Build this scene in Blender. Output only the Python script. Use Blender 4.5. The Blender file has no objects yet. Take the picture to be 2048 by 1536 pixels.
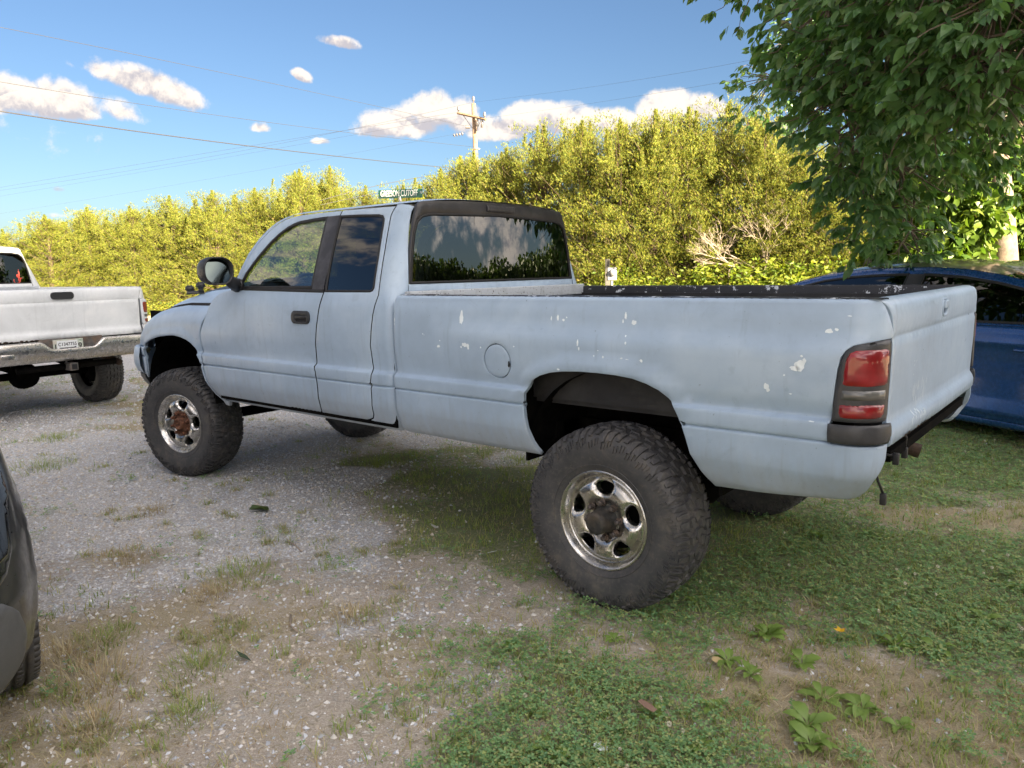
import bpy, bmesh, math, random
import numpy as np
from mathutils import Vector, Matrix, noise as mnoise
from mathutils.geometry import delaunay_2d_cdt

random.seed(7); rng = np.random.default_rng(11)
sc = bpy.context.scene
COL = sc.collection

# ------------------------------------------------------------------ camera
CAM = Vector((-1.8383, 3.8172, 1.5669))
yaw, pitch, roll, FPX = -0.8783, -0.1482, -0.0192, 1517.5
fw = Vector((math.cos(pitch)*math.cos(yaw), math.cos(pitch)*math.sin(yaw), math.sin(pitch)))
rt = fw.cross(Vector((0, 0, 1))).normalized(); up = rt.cross(fw)
r2 = rt*math.cos(roll)+up*math.sin(roll); u2 = up*math.cos(roll)-rt*math.sin(roll)
cd = bpy.data.cameras.new('camera'); co = bpy.data.objects.new('camera', cd); COL.objects.link(co)
co.matrix_world = Matrix((( r2.x, u2.x, -fw.x, CAM.x), (r2.y, u2.y, -fw.y, CAM.y), (r2.z, u2.z, -fw.z, CAM.z), (0, 0, 0, 1)))
cd.sensor_width = 36; cd.lens = FPX/2048*36; cd.clip_end = 5000; cd.clip_start = 0.05
sc.camera = co

# ------------------------------------------------------------------ light
SUN_AZ, SUN_EL = math.radians(166), math.radians(17)
sun_dir = Vector((math.cos(SUN_AZ)*math.cos(SUN_EL), math.sin(SUN_AZ)*math.cos(SUN_EL), math.sin(SUN_EL)))
sl = bpy.data.lights.new('sun', 'SUN'); sl.energy = 4.4; sl.angle = math.radians(0.6); sl.color = (1.0, 0.83, 0.58)
so = bpy.data.objects.new('sun', sl); COL.objects.link(so)
so.rotation_euler = (-sun_dir).to_track_quat('-Z', 'Y').to_euler()
sc.view_settings.view_transform = 'Standard'; sc.view_settings.look = 'None'
sc.view_settings.exposure = 3.45; sc.view_settings.gamma = 1.0
sc.view_settings.use_curve_mapping = False

world = bpy.data.worlds.new('World'); sc.world = world; world.use_nodes = True
def build_world():
    nt = world.node_tree; N = nt.nodes; L = nt.links; N.clear()
    out = N.new('ShaderNodeOutputWorld'); bg = N.new('ShaderNodeBackground'); bg.inputs[1].default_value = 0.07
    sky = N.new('ShaderNodeTexSky'); sky.sky_type = 'NISHITA'; sky.sun_disc = False
    sky.sun_elevation = SUN_EL; sky.sun_rotation = math.pi/2-SUN_AZ
    sky.air_density = 1.0; sky.dust_density = 1.2; sky.ozone_density = 1.0; sky.altitude = 200
    tc = N.new('ShaderNodeTexCoord')
    def M(op, a, b=None, c=None):
        n = N.new('ShaderNodeMath'); n.operation = op
        for i, v in enumerate((a, b, c)):
            if v is None: continue
            if hasattr(v, 'links') or hasattr(v, 'is_linked'): L.new(v, n.inputs[i])
            else: n.inputs[i].default_value = v
        return n.outputs[0]
    def dot(v, vec):
        n = N.new('ShaderNodeVectorMath'); n.operation = 'DOT_PRODUCT'; L.new(v, n.inputs[0]); n.inputs[1].default_value = vec
        return n.outputs['Value']
    D = tc.outputs['Generated']
    def nz(scale, detail, rough, vec=None, dist=0.0):
        n = N.new('ShaderNodeTexNoise'); n.inputs['Scale'].default_value = scale; n.inputs['Detail'].default_value = detail
        n.inputs['Roughness'].default_value = rough; n.inputs['Distortion'].default_value = dist
        L.new(vec if vec else D, n.inputs['Vector']); return n.outputs['Fac']
    n1 = nz(24, 9, 0.62, dist=0.15); n2 = nz(9, 4, 0.55)
    # small shifted copy of the noise towards the sun: lit side of the billows
    ad = N.new('ShaderNodeVectorMath'); ad.operation = 'ADD'; L.new(D, ad.inputs[0]); ad.inputs[1].default_value = (-0.004, 0.001, 0.012)
    n1s = nz(24, 5, 0.62, vec=ad.outputs[0], dist=0.15)
    # clouds: (azimuth deg, elevation deg, half width deg, half height deg, tilt deg, softness)
    clouds = CLOUDS
    cov = None; vshade = None
    for (az, el, a, b, ti, st) in clouds:
        A, E = math.radians(az), math.radians(el)
        c = Vector((math.cos(A)*math.cos(E), math.sin(A)*math.cos(E), math.sin(E)))
        r = c.cross(Vector((0, 0, 1))).normalized(); u = r.cross(c)
        T = math.radians(ti); r_ = r*math.cos(T)+u*math.sin(T); u_ = u*math.cos(T)-r*math.sin(T)
        z = M('MAXIMUM', dot(D, c), 0.05)
        U = M('DIVIDE', M('DIVIDE', dot(D, r_), z), math.tan(math.radians(a)))
        V = M('DIVIDE', M('DIVIDE', dot(D, u_), z), math.tan(math.radians(b)))
        # flat base: below centre the falloff is steeper
        Vn = M('MULTIPLY', M('MINIMUM', V, 0.0), 1.7); Vp = M('MAXIMUM', V, 0.0)
        q = M('ADD', M('MULTIPLY', U, U), M('ADD', M('MULTIPLY', Vn, Vn), M('MULTIPLY', Vp, Vp)))
        m = M('MULTIPLY', M('SUBTRACT', 1.0, q), st)
        # hide antipode
        m = M('MAXIMUM', m, -3.0)
        cov = m if cov is None else M('MAXIMUM', cov, m)
        vs = M('MULTIPLY', V, M('GREATER_THAN', m, -0.6))
        vshade = vs if vshade is None else M('ADD', vshade, vs)
    # outside the view: denser cumulus, added to brighten the shaded foreground
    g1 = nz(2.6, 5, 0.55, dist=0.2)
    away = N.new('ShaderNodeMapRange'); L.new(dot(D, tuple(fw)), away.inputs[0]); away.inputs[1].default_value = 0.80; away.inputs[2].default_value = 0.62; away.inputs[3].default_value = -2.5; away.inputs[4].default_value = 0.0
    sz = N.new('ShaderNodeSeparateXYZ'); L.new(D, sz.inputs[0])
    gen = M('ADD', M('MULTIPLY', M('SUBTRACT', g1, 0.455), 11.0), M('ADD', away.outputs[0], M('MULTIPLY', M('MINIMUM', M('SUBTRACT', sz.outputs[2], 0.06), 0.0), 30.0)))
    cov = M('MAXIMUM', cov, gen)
    dens = M('ADD', M('MULTIPLY', cov, 0.42), M('ADD', M('MULTIPLY', M('SUBTRACT', n1, 0.5), 1.5), M('MULTIPLY', M('SUBTRACT', n2, 0.5), 1.1)))
    mr = N.new('ShaderNodeMapRange'); mr.interpolation_type = 'SMOOTHSTEP'; L.new(dens, mr.inputs[0])
    mr.inputs[1].default_value = -0.06; mr.inputs[2].default_value = 0.38
    alpha = M('MULTIPLY', mr.outputs[0], 0.96)
    light = M('ADD', M('MULTIPLY', M('SUBTRACT', n1, n1s), 3.6), M('ADD', M('MULTIPLY', vshade, 0.45), 0.62))
    lr = N.new('ShaderNodeMapRange'); lr.interpolation_type = 'SMOOTHSTEP'; L.new(light, lr.inputs[0]); lr.inputs[1].default_value = 0.1; lr.inputs[2].default_value = 1.0
    mixc = N.new('ShaderNodeMix'); mixc.data_type = 'RGBA'; L.new(lr.outputs[0], mixc.inputs[0])
    mixc.inputs[6].default_value = CLOUD_DARK; mixc.inputs[7].default_value = CLOUD_LIT
    # sunward cloud boosted, in the manner of forward scattering, added to fill the shade
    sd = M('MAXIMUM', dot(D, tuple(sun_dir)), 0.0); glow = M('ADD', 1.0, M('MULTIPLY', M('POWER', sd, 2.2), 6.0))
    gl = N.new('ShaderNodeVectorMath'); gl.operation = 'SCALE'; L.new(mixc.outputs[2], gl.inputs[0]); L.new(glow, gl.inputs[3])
    tint = N.new('ShaderNodeMix'); tint.data_type = 'RGBA'; tint.blend_type = 'MULTIPLY'; tint.inputs[0].default_value = 1.0
    L.new(sky.outputs[0], tint.inputs[6]); tint.inputs[7].default_value = SKY_TINT
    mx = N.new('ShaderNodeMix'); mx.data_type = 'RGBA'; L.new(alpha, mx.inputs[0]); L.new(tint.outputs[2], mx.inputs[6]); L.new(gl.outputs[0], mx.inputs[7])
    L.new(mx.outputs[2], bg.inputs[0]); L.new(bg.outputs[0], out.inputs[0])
SKY_TINT = (.140, .170, .212, 1)
CLOUD_LIT = (1.66, 1.47, 1.28, 1); CLOUD_DARK = (.88, .82, .86, 1)
CLOUDS = [(-19.0, 10.8, 4.57, 1.69, 0, 1.5), (-20.6, 10.4, 2.6, 0.97, 0, 1.3), (-25.9, 12.2, 3.87, 1.22, -16, 1.6), (-24.2, 10.7, 1.61, 1.0, -15, 0.9), (-38.5, 15.6, 1.43, 0.53, -10, 1.2), (-35.9, 13.4, 0.68, 0.46, -25, 1.0), (-32.9, 10.0, 0.69, 0.46, 0, 0.9), (-36.9, 9.2, 0.71, 0.27, 0, 0.7), (-20.4, 5.6, 0.57, 0.25, 0, 0.8), (-42.6, 10.3, 3.37, 1.51, 0, 1.6), (-44.8, 11.2, 2.38, 1.66, 0, 1.6), (-41.2, 10.0, 1.98, 0.95, 0, 1.2), (-47.1, 10.9, 1.35, 1.67, 0, 1.2), (-49.8, 10.0, 2.41, 1.2, 0, 1.3), (-52.0, 10.6, 2.8, 1.36, 0, 1.5), (-54.9, 10.4, 3.39, 1.44, 0, 1.5), (-57.4, 10.2, 2.38, 1.27, 0, 1.4), (-61.8, 10.8, 2.15, 1.64, 0, 1.7), (-64.4, 10.7, 2.13, 1.32, 0, 1.6), (-59.2, 9.7, 2.78, 1.11, 0, 1.3), (-69.4, 9.1, 1.52, 0.76, 0, 1.0), (-19.8, 4.0, 1.06, 0.28, 0, 0.8)]
build_world()

# ------------------------------------------------------------------ helpers
def tag(o, label=None, cat=None, group=None, kind=None):
    if label: o['label'] = label
    if cat: o['category'] = cat
    if group: o['group'] = group
    if kind: o['kind'] = kind
    return o
def empty(name, loc=(0, 0, 0), rz=0.0, parent=None):
    o = bpy.data.objects.new(name, None); COL.objects.link(o); o.location = loc; o.rotation_euler = (0, 0, rz)
    o.empty_display_size = 0.1
    if parent: o.parent = parent
    return o
def link(name, me, parent=None, mats=None):
    o = bpy.data.objects.new(name, me); COL.objects.link(o)
    if parent: o.parent = parent
    return o
def mesh(name, V, F, mat=None, parent=None, smooth=True, mids=None):
    me = bpy.data.meshes.new(name); me.from_pydata([tuple(map(float, v)) for v in V], [], [tuple(int(i) for i in f) for f in F])
    for m in (mat if isinstance(mat, (list, tuple)) else [mat]):
        if m: me.materials.append(m)
    if mids is not None: me.polygons.foreach_set('material_index', np.asarray(mids, dtype=np.int32))
    me.polygons.foreach_set('use_smooth', [bool(smooth)]*len(me.polygons)); me.update()
    return link(name, me, parent)
def fastmesh(name, V, T, mat, parent=None, smooth=False, uv=None):
    """numpy vertices (n,3) and triangles/quads (m,k)"""
    me = bpy.data.meshes.new(name); k = T.shape[1]
    me.vertices.add(len(V)); me.vertices.foreach_set('co', V.astype(np.float32).ravel())
    me.loops.add(T.size); me.loops.foreach_set('vertex_index', T.astype(np.int32).ravel())
    me.polygons.add(len(T)); me.polygons.foreach_set('loop_start', np.arange(0, T.size, k, dtype=np.int32))
    me.polygons.foreach_set('loop_total', np.full(len(T), k, dtype=np.int32))
    me.polygons.foreach_set('use_smooth', np.full(len(T), smooth))
    if uv is not None:
        l = me.uv_layers.new(name='UVMap'); l.data.foreach_set('uv', uv.astype(np.float32).ravel())
    me.update(calc_edges=True); me.materials.append(mat)
    return link(name, me, parent)
def scatter(name, tv, tf, pos, rotm, scale, mat, parent=None, smooth=False):
    """tv (n,3), tf (m,k), pos (N,3), rotm (N,3,3), scale (N,) or (N,3)"""
    N = len(pos); scale = np.asarray(scale); scale = scale[:, None] if scale.ndim == 1 else scale
    V = np.einsum('nij,nkj->nki', rotm, tv[None]*scale[:, None, :])+pos[:, None, :]
    T = tf[None]+(np.arange(N)*len(tv))[:, None, None]
    return fastmesh(name, V.reshape(-1, 3), T.reshape(-1, tf.shape[1]), mat, parent, smooth)
def rot_z(a):
    c, s = np.cos(a), np.sin(a); z = np.zeros_like(a); o = np.ones_like(a)
    return np.stack([np.stack([c, -s, z], -1), np.stack([s, c, z], -1), np.stack([z, z, o], -1)], -2)
def rot_x(a):
    c, s = np.cos(a), np.sin(a); z = np.zeros_like(a); o = np.ones_like(a)
    return np.stack([np.stack([o, z, z], -1), np.stack([z, c, -s], -1), np.stack([z, s, c], -1)], -2)
def basis(d, roll):
    """rotation matrices taking +Y onto direction d (N,3), rolled about it"""
    d = d/np.linalg.norm(d, axis=1, keepdims=True)
    a = np.where(np.abs(d[:, 2:3]) > .95, np.array([[1., 0, 0]]), np.array([[0, 0, 1.]]))
    x = np.cross(d, a); x /= np.linalg.norm(x, axis=1, keepdims=True); z = np.cross(x, d)
    c, s = np.cos(roll)[:, None], np.sin(roll)[:, None]
    return np.stack([x*c+z*s, d, z*c-x*s], -1)
def box(name, c, s, mat, parent=None, bev=0.0, rz=0.0, seg=2):
    bm = bmesh.new(); bmesh.ops.create_cube(bm, size=1.0)
    bmesh.ops.scale(bm, vec=s, verts=bm.verts)
    if bev: bmesh.ops.bevel(bm, geom=bm.edges[:], offset=min(bev, min(s)*.45), segments=seg, affect='EDGES', profile=.6)
    if rz: bmesh.ops.rotate(bm, cent=(0, 0, 0), matrix=Matrix.Rotation(rz, 3, 'Z'), verts=bm.verts)
    bmesh.ops.translate(bm, vec=c, verts=bm.verts)
    me = bpy.data.meshes.new(name); bm.to_mesh(me); bm.free(); me.materials.append(mat)
    if bev: me.polygons.foreach_set('use_smooth', [True]*len(me.polygons))
    return link(name, me, parent)
def tube_data(pts, rad, n=8, cap=True):
    pts = [Vector(p) for p in pts]; R = rad if isinstance(rad, (list, tuple)) else [rad]*len(pts)
    V = []; F = []; prev = None
    for i, p in enumerate(pts):
        d = (pts[min(i+1, len(pts)-1)]-pts[max(i-1, 0)]).normalized()
        if prev is None:
            x = d.cross(Vector((0, 0, 1)) if abs(d.z) < .9 else Vector((1, 0, 0))).normalized()
        else:
            x = (prev-d*prev.dot(d)).normalized()
        prev = x; y = d.cross(x)
        for k in range(n):
            a = 2*math.pi*k/n; V.append(p+(x*math.cos(a)+y*math.sin(a))*R[i])
        if i:
            b = (i-1)*n
            for k in range(n): F.append((b+k, b+(k+1) % n, b+n+(k+1) % n, b+n+k))
    if cap:
        F.append(tuple(range(n-1, -1, -1))); F.append(tuple(range(len(V)-n, len(V))))
    return V, F
def tube(name, pts, rad, mat, parent=None, n=8):
    V, F = tube_data(pts, rad, n); return mesh(name, V, F, mat, parent)
def join_data(lst):
    V = []; F = []
    for v, f in lst:
        b = len(V); V += list(v); F += [tuple(i+b for i in q) for q in f]
    return V, F
def lathe_data(prof, n=48, a0=0.0):
    """prof [(r,y)] revolved about the Y axis (x-z plane)"""
    V = []; F = []; m = len(prof)
    for k in range(n):
        a = a0+2*math.pi*k/n; c, s = math.cos(a), math.sin(a)
        for r, y in prof: V.append((r*c, y, r*s))
    for k in range(n):
        k2 = (k+1) % n
        for j in range(m-1): F.append((k*m+j, k*m+j+1, k2*m+j+1, k2*m+j))
    return V, F
def box_data(c, s):
    x, y, z = [v/2 for v in s]
    V = [(c[0]+a*x, c[1]+b*y, c[2]+d*z) for a in (-1, 1) for b in (-1, 1) for d in (-1, 1)]
    F = [(0, 1, 3, 2), (4, 6, 7, 5), (0, 4, 5, 1), (2, 3, 7, 6), (0, 2, 6, 4), (1, 5, 7, 3)]
    return V, F
def copy_tree(o, parent=None, fn=None):
    c = o.copy(); COL.objects.link(c); c.parent = parent
    if fn: fn(c)
    for ch in list(o.children): copy_tree(ch, c, fn)
    return c

def to_mesh(o, parent):
    """turn a text object into a plain mesh object"""
    bpy.context.view_layer.update(); me = bpy.data.meshes.new_from_object(o.evaluated_get(bpy.context.evaluated_depsgraph_get()))
    n = link('lettering', me, parent); n.matrix_local = o.matrix_local.copy(); cu = o.data; bpy.data.objects.remove(o); bpy.data.curves.remove(cu); n.name = 'lettering'; return n
# ------------------------------------------------------------------ materials
def newmat(name):
    m = bpy.data.materials.new(name); m.use_nodes = True
    return m, m.node_tree, m.node_tree.nodes['Principled BSDF']
def ramp(nt, fac, stops, interp='LINEAR'):
    r = nt.nodes.new('ShaderNodeValToRGB'); r.color_ramp.interpolation = interp
    while len(r.color_ramp.elements) < len(stops): r.color_ramp.elements.new(0.5)
    for e, (p, c) in zip(r.color_ramp.elements, stops):
        e.position = p; e.color = tuple(c)+(1,) if len(c) == 3 else c
    nt.links.new(fac, r.inputs[0]); return r.outputs[0]
def tnoise(nt, scale, detail=4, rough=.55, vec=None, dist=0.0):
    n = nt.nodes.new('ShaderNodeTexNoise'); n.inputs['Scale'].default_value = scale; n.inputs['Detail'].default_value = detail
    n.inputs['Roughness'].default_value = rough; n.inputs['Distortion'].default_value = dist
    if vec is None:
        tc = nt.nodes.new('ShaderNodeTexCoord'); vec = tc.outputs['Object']
    nt.links.new(vec, n.inputs['Vector']); return n.outputs['Fac']
def mixc(nt, fac, a, b, mode='MIX'):
    n = nt.nodes.new('ShaderNodeMix'); n.data_type = 'RGBA'; n.blend_type = mode
    for i, v in ((0, fac), (6, a), (7, b)):
        if isinstance(v, (tuple, list)): n.inputs[i].default_value = tuple(v)+(1,) if len(v) == 3 else v
        elif isinstance(v, (int, float)): n.inputs[i].default_value = v
        else: nt.links.new(v, n.inputs[i])
    return n.outputs[2]
def mth(nt, op, a, b=None, c=None, clamp=False):
    n = nt.nodes.new('ShaderNodeMath'); n.operation = op; n.use_clamp = clamp
    for i, v in enumerate((a, b, c)):
        if v is None: continue
        if isinstance(v, (int, float)): n.inputs[i].default_value = v
        else: nt.links.new(v, n.inputs[i])
    return n.outputs[0]
def bump(nt, p, h, strength, dist=0.01):
    b = nt.nodes.new('ShaderNodeBump'); b.inputs['Strength'].default_value = strength; b.inputs['Distance'].default_value = dist
    nt.links.new(h, b.inputs['Height']); nt.links.new(b.outputs[0], p.inputs['Normal'])
def simple(name, col, rough=.5, metal=0.0, spec=.5, var=.12, scale=20, bmp=0.0, coat=0.0, dirt=None):
    m, nt, p = newmat(name)
    f = tnoise(nt, scale, 5, .6)
    dk = tuple(c*(1-var*1.6) for c in col); lt = tuple(min(1, c*(1+var)) for c in col)
    c = ramp(nt, f, [(.3, dk), (.7, lt)])
    if dirt:
        f2 = tnoise(nt, scale*.35, 6, .65)
        c = mixc(nt, ramp(nt, f2, [(.45, (0, 0, 0)), (.75, (1, 1, 1))]), c, dirt)
    nt.links.new(c, p.inputs['Base Color'])
    rr = ramp(nt, f, [(.3, (max(rough-.08, .02),)*3), (.7, (min(1, rough+.08),)*3)]); nt.links.new(rr, p.inputs['Roughness'])
    p.inputs['Metallic'].default_value = metal; p.inputs['Specular IOR Level'].default_value = spec
    p.inputs['Coat Weight'].default_value = coat
    if bmp: bump(nt, p, tnoise(nt, scale*4, 4, .6), bmp, .004)
    return m
def glass(name, tint=(.6, .65, .6), refl=1.0, rough=0.0):
    m, nt, p = newmat(name); nt.nodes.remove(p); out = nt.nodes['Material Output']
    tr = nt.nodes.new('ShaderNodeBsdfTransparent'); tr.inputs[0].default_value = tuple(tint)+(1,)
    gl = nt.nodes.new('ShaderNodeBsdfGlossy'); gl.inputs['Roughness'].default_value = rough
    fr = nt.nodes.new('ShaderNodeFresnel'); fr.inputs[0].default_value = 1.52
    mx = nt.nodes.new('ShaderNodeMixShader'); f = mth(nt, 'MULTIPLY', fr.outputs[0], refl*1.8, clamp=True)
    nt.links.new(f, mx.inputs[0]); nt.links.new(tr.outputs[0], mx.inputs[1]); nt.links.new(gl.outputs[0], mx.inputs[2])
    # wavy tempered glass
    b = nt.nodes.new('ShaderNodeBump'); b.inputs['Strength'].default_value = .02; b.inputs['Distance'].default_value = .02
    nt.links.new(tnoise(nt, 3.0, 1, .4), b.inputs['Height']); nt.links.new(b.outputs[0], gl.inputs['Normal'])
    nt.links.new(mx.outputs[0], out.inputs[0]); return m
def leafmat(name, cols, trans=.3, rough=.5, spec=.3, back=None):
    """random colour per leaf island, some light through the blade"""
    m, nt, p = newmat(name); out = nt.nodes['Material Output']
    g = nt.nodes.new('ShaderNodeNewGeometry')
    st = [(i/(len(cols)-1) if len(cols) > 1 else 0, c) for i, c in enumerate(cols)]
    c = ramp(nt, g.outputs['Random Per Island'], st)
    nt.links.new(c, p.inputs['Base Color']); p.inputs['Roughness'].default_value = rough; p.inputs['Specular IOR Level'].default_value = spec
    tl = nt.nodes.new('ShaderNodeBsdfTranslucent'); tcx = mixc(nt, 1.0, c, (1.25, 1.35, .55), 'MULTIPLY'); nt.links.new(tcx, tl.inputs[0])
    mx = nt.nodes.new('ShaderNodeMixShader'); mx.inputs[0].default_value = trans
    nt.links.new(p.outputs[0], mx.inputs[1]); nt.links.new(tl.outputs[0], mx.inputs[2]); nt.links.new(mx.outputs[0], out.inputs[0])
    return m
# ------------------------------------------------------------------ ground
CTL = [(1.83,1.0,'g'),(2.82,0.49,'g'),(2.86,0.17,'g'),(1.79,1.39,'g'),(2.02,1.66,'g'),(2.17,2.38,'g'),(1.3,1.31,'g'),(0.55,1.68,'g'),(5.88,1.26,'g'),(4.53,1.36,'g'),(3.41,1.66,'g'),(3.6,1.21,'g'),(3.06,1.12,'g'),(3.63,0.34,'g'),(2.62,0.81,'g'),(2.17,1.47,'g'),(3.04,2.12,'g'),(2.76,1.8,'g'),(2.68,1.51,'g'),(2.11,1.09,'g'),(4.61,-0.13,'g'),(4.68,-0.64,'g'),(4.06,-0.78,'g'),(3.28,-1.05,'g'),(4.1,1.88,'g'),(0.78,1.89,'g'),(0.09,1.76,'g'),(8.5,0.56,'g'),(7.65,0.37,'g'),(6.03,0.85,'g'),(2.04,1.86,'g'),(2.38,-1.08,'g'),(1.47,1.61,'d'),(1.51,1.88,'d'),(1.11,1.72,'d'),(0.82,1.5,'d'),(0.6,1.19,'d'),(0.17,1.33,'d'),(0.55,1.43,'d'),(1.3,2.48,'d'),(0.93,2.35,'d'),(0.99,2.81,'d'),(0.68,2.68,'d'),(0.61,2.43,'d'),(0.39,2.26,'d'),(2.23,2.18,'d'),(2.56,2.43,'d'),(0.01,2.34,'d'),(0.21,2.49,'d'),(0.05,2.08,'d'),(-0.32,1.29,'d'),(-0.71,1.05,'d'),(-0.99,0.97,'d'),(1.04,1.36,'d'),(0.08,1.2,'d'),(0.47,2.7,'d'),(0.79,1.25,'d'),(0.84,2.99,'b'),(1.58,2.28,'b'),(1.62,2.03,'b'),(1.03,2.22,'b'),(0.61,2.81,'b'),(0.38,2.45,'b'),(0.21,2.28,'b'),(0.31,1.88,'b'),(0.62,2.11,'b'),(1.92,2.67,'b'),(1.57,2.85,'b'),(0.23,2.13,'b'),(2.46,1.99,'b'),(1.69,2.37,'b'),(1.19,2.75,'b'),(0.87,2.94,'b'),(1.26,2.16,'b'),(1.21,1.79,'b'),(0.91,2.36,'b'),(1.51,2.64,'b'),(6.28,0.45,'b'),(7.68,-0.4,'b'),(1.1,1.98,'b'),(1.65,2.2,'b'),(0.48,1.69,'b'),(0.52,1.83,'b'),(0.88,1.75,'b'),(0.31,1.67,'b'),(1.77,1.66,'b'),(3.03,-0.4,'k'),(2.27,-0.08,'k'),(2.62,-1.02,'k'),(1.9,-0.52,'k'),(1.76,0.18,'k'),(1.33,0.15,'k'),(1.37,0.66,'k'),(1.08,0.66,'k'),(1.2,0.96,'k'),(0.77,0.73,'k'),(1.29,0.49,'k'),(-0.09,-0.2,'k'),(-0.06,-0.63,'k'),(0.16,-0.84,'k'),(1.5,0.76,'k'),(1.36,-0.11,'k'),(1.08,0.44,'k'),(2.12,-0.19,'k'),(0.03,1.51,'c'),(0.14,1.54,'c'),(-0.19,1.64,'c'),(-0.36,1.55,'c'),(-0.56,1.52,'c'),(-0.71,1.61,'c'),(-0.01,1.01,'c'),(-0.25,0.96,'c'),(-0.33,0.63,'c'),(-0.3,0.28,'c'),(-0.43,-0.07,'c'),(-0.66,0.23,'c'),(-0.76,-0.24,'c'),(-0.92,-0.62,'c'),(-1.2,-0.4,'c'),(-0.88,0.54,'c'),(-1.13,0.34,'c'),(-1.35,0.45,'c'),(-1.44,-0.21,'c'),(-0.84,-2.48,'c'),(-1.13,-2.68,'c'),(-0.83,-1.7,'c'),(-0.28,2.04,'c'),(-0.45,1.98,'c'),(-0.64,1.83,'c'),(-0.84,1.68,'c'),(-0.22,2.2,'c'),(-0.28,-0.55,'c'),(-0.61,-0.8,'c'),(-0.44,-2.74,'c'),(-0.86,-3.46,'c'),(-0.95,0.02,'c'),(-1.49,0.24,'c'),(-0.58,0.64,'c'),(-0.26,1.84,'c'),(-1.37,-0.78,'c'),(-1.02,-1.45,'t'),(-1.29,-1.41,'t'),(-0.79,0.88,'t'),(-0.81,1.2,'t'),(-0.99,1.19,'t'),(-1.14,1.08,'t'),(-1.34,0.88,'t'),(-1.51,0.98,'t'),(-1.56,0.75,'t'),(-1.27,1.28,'t'),(-0.29,1.24,'t'),(-0.45,1.84,'t'),(-0.78,0.45,'t'),(-0.8,-1.16,'t'),(-0.5,1.21,'t'),(-1.01,1.48,'t'),(-1.41,1.23,'t'),(-0.81,1.42,'t')]
CX = np.array([[c[0], c[1]] for c in CTL]); CK = np.array(['gdbkct'.index(c[2]) for c in CTL])
def vnoise(x, y, s, seed=0):
    """cheap tileless value noise"""
    x = np.asarray(x)*s+seed*17.3; y = np.asarray(y)*s+seed*9.1
    xi = np.floor(x).astype(np.int64); yi = np.floor(y).astype(np.int64); xf = x-xi; yf = y-yi
    xf = xf*xf*(3-2*xf); yf = yf*yf*(3-2*yf)
    def h(i, j):
        n = (i*374761393+j*668265263+seed*1442695) & 0xffffffff
        n = ((n ^ (n >> 13))*1274126177) & 0xffffffff
        return ((n ^ (n >> 16)) & 0xffff)/65535.0
    return (h(xi, yi)*(1-xf)+h(xi+1, yi)*xf)*(1-yf)+(h(xi, yi+1)*(1-xf)+h(xi+1, yi+1)*xf)*yf
def fbm(x, y, s, seed=0, o=4):
    v = 0; a = .5
    for i in range(o): v = v+a*vnoise(x, y, s*2**i, seed+i); a *= .5
    return v/(1-.5**o)
def zones(x, y):
    """weights of gravel, dirt, brown tufts, dark grass, clover, thatch at ground points"""
    x = np.atleast_1d(x).astype(float); y = np.atleast_1d(y).astype(float)
    # warp more where the photo is read more coarsely (further away)
    dist = np.hypot(x-CAM.x, y-CAM.y); wa = .07*dist
    wx = x+wa*(fbm(x, y, 2.6, 3, 6)-.5)*2; wy = y+wa*(fbm(x, y, 2.6, 5, 6)-.5)*2
    out = np.zeros((len(x), 6)); w = 1.0/(((wx[:, None]-CX[:, 0])**2+(wy[:, None]-CX[:, 1])**2)+.02)**1.5
    for k in range(6): out[:, k] = w[:, CK == k].sum(1)
    far = np.clip((np.hypot(x-1, y-.5)-7)/3, 0, 1); out /= out.sum(1, keepdims=True)
    # far ground: gravel yard on the left, then the verge, with grass to the right
    gr = np.clip((x-8)*.1, 0, 1)*np.clip((y+9)/4, 0, 1); base = np.zeros_like(out)
    f = fbm(x, y, .5, 8)
    base[:, 0] = np.where((y > -4) & (x > 3), .7*(f > .42)+.1, .03); base[:, 2] = .12; base[:, 4] = .25; base[:, 5] = 1-base[:, 0]-.37
    base = np.clip(base, 0, 1); base /= base.sum(1, keepdims=True)
    return out*(1-far[:, None])+base*far[:, None]
def gh(x, y):
    """gentle unevenness, flat at the wheels"""
    h = (fbm(x, y, .8, 21)-.5)*.05+(fbm(x, y, 5, 31, 3)-.5)*.014
    for cx, cy in ((0, .85), (0, -.85), (3.95, .85), (3.95, -.85), (8.5, -.3), (1.4, 2.85)):
        d = np.hypot(x-cx, y-cy); h = h*np.clip((d-.15)/.6, 0, 1)
    return h
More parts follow.
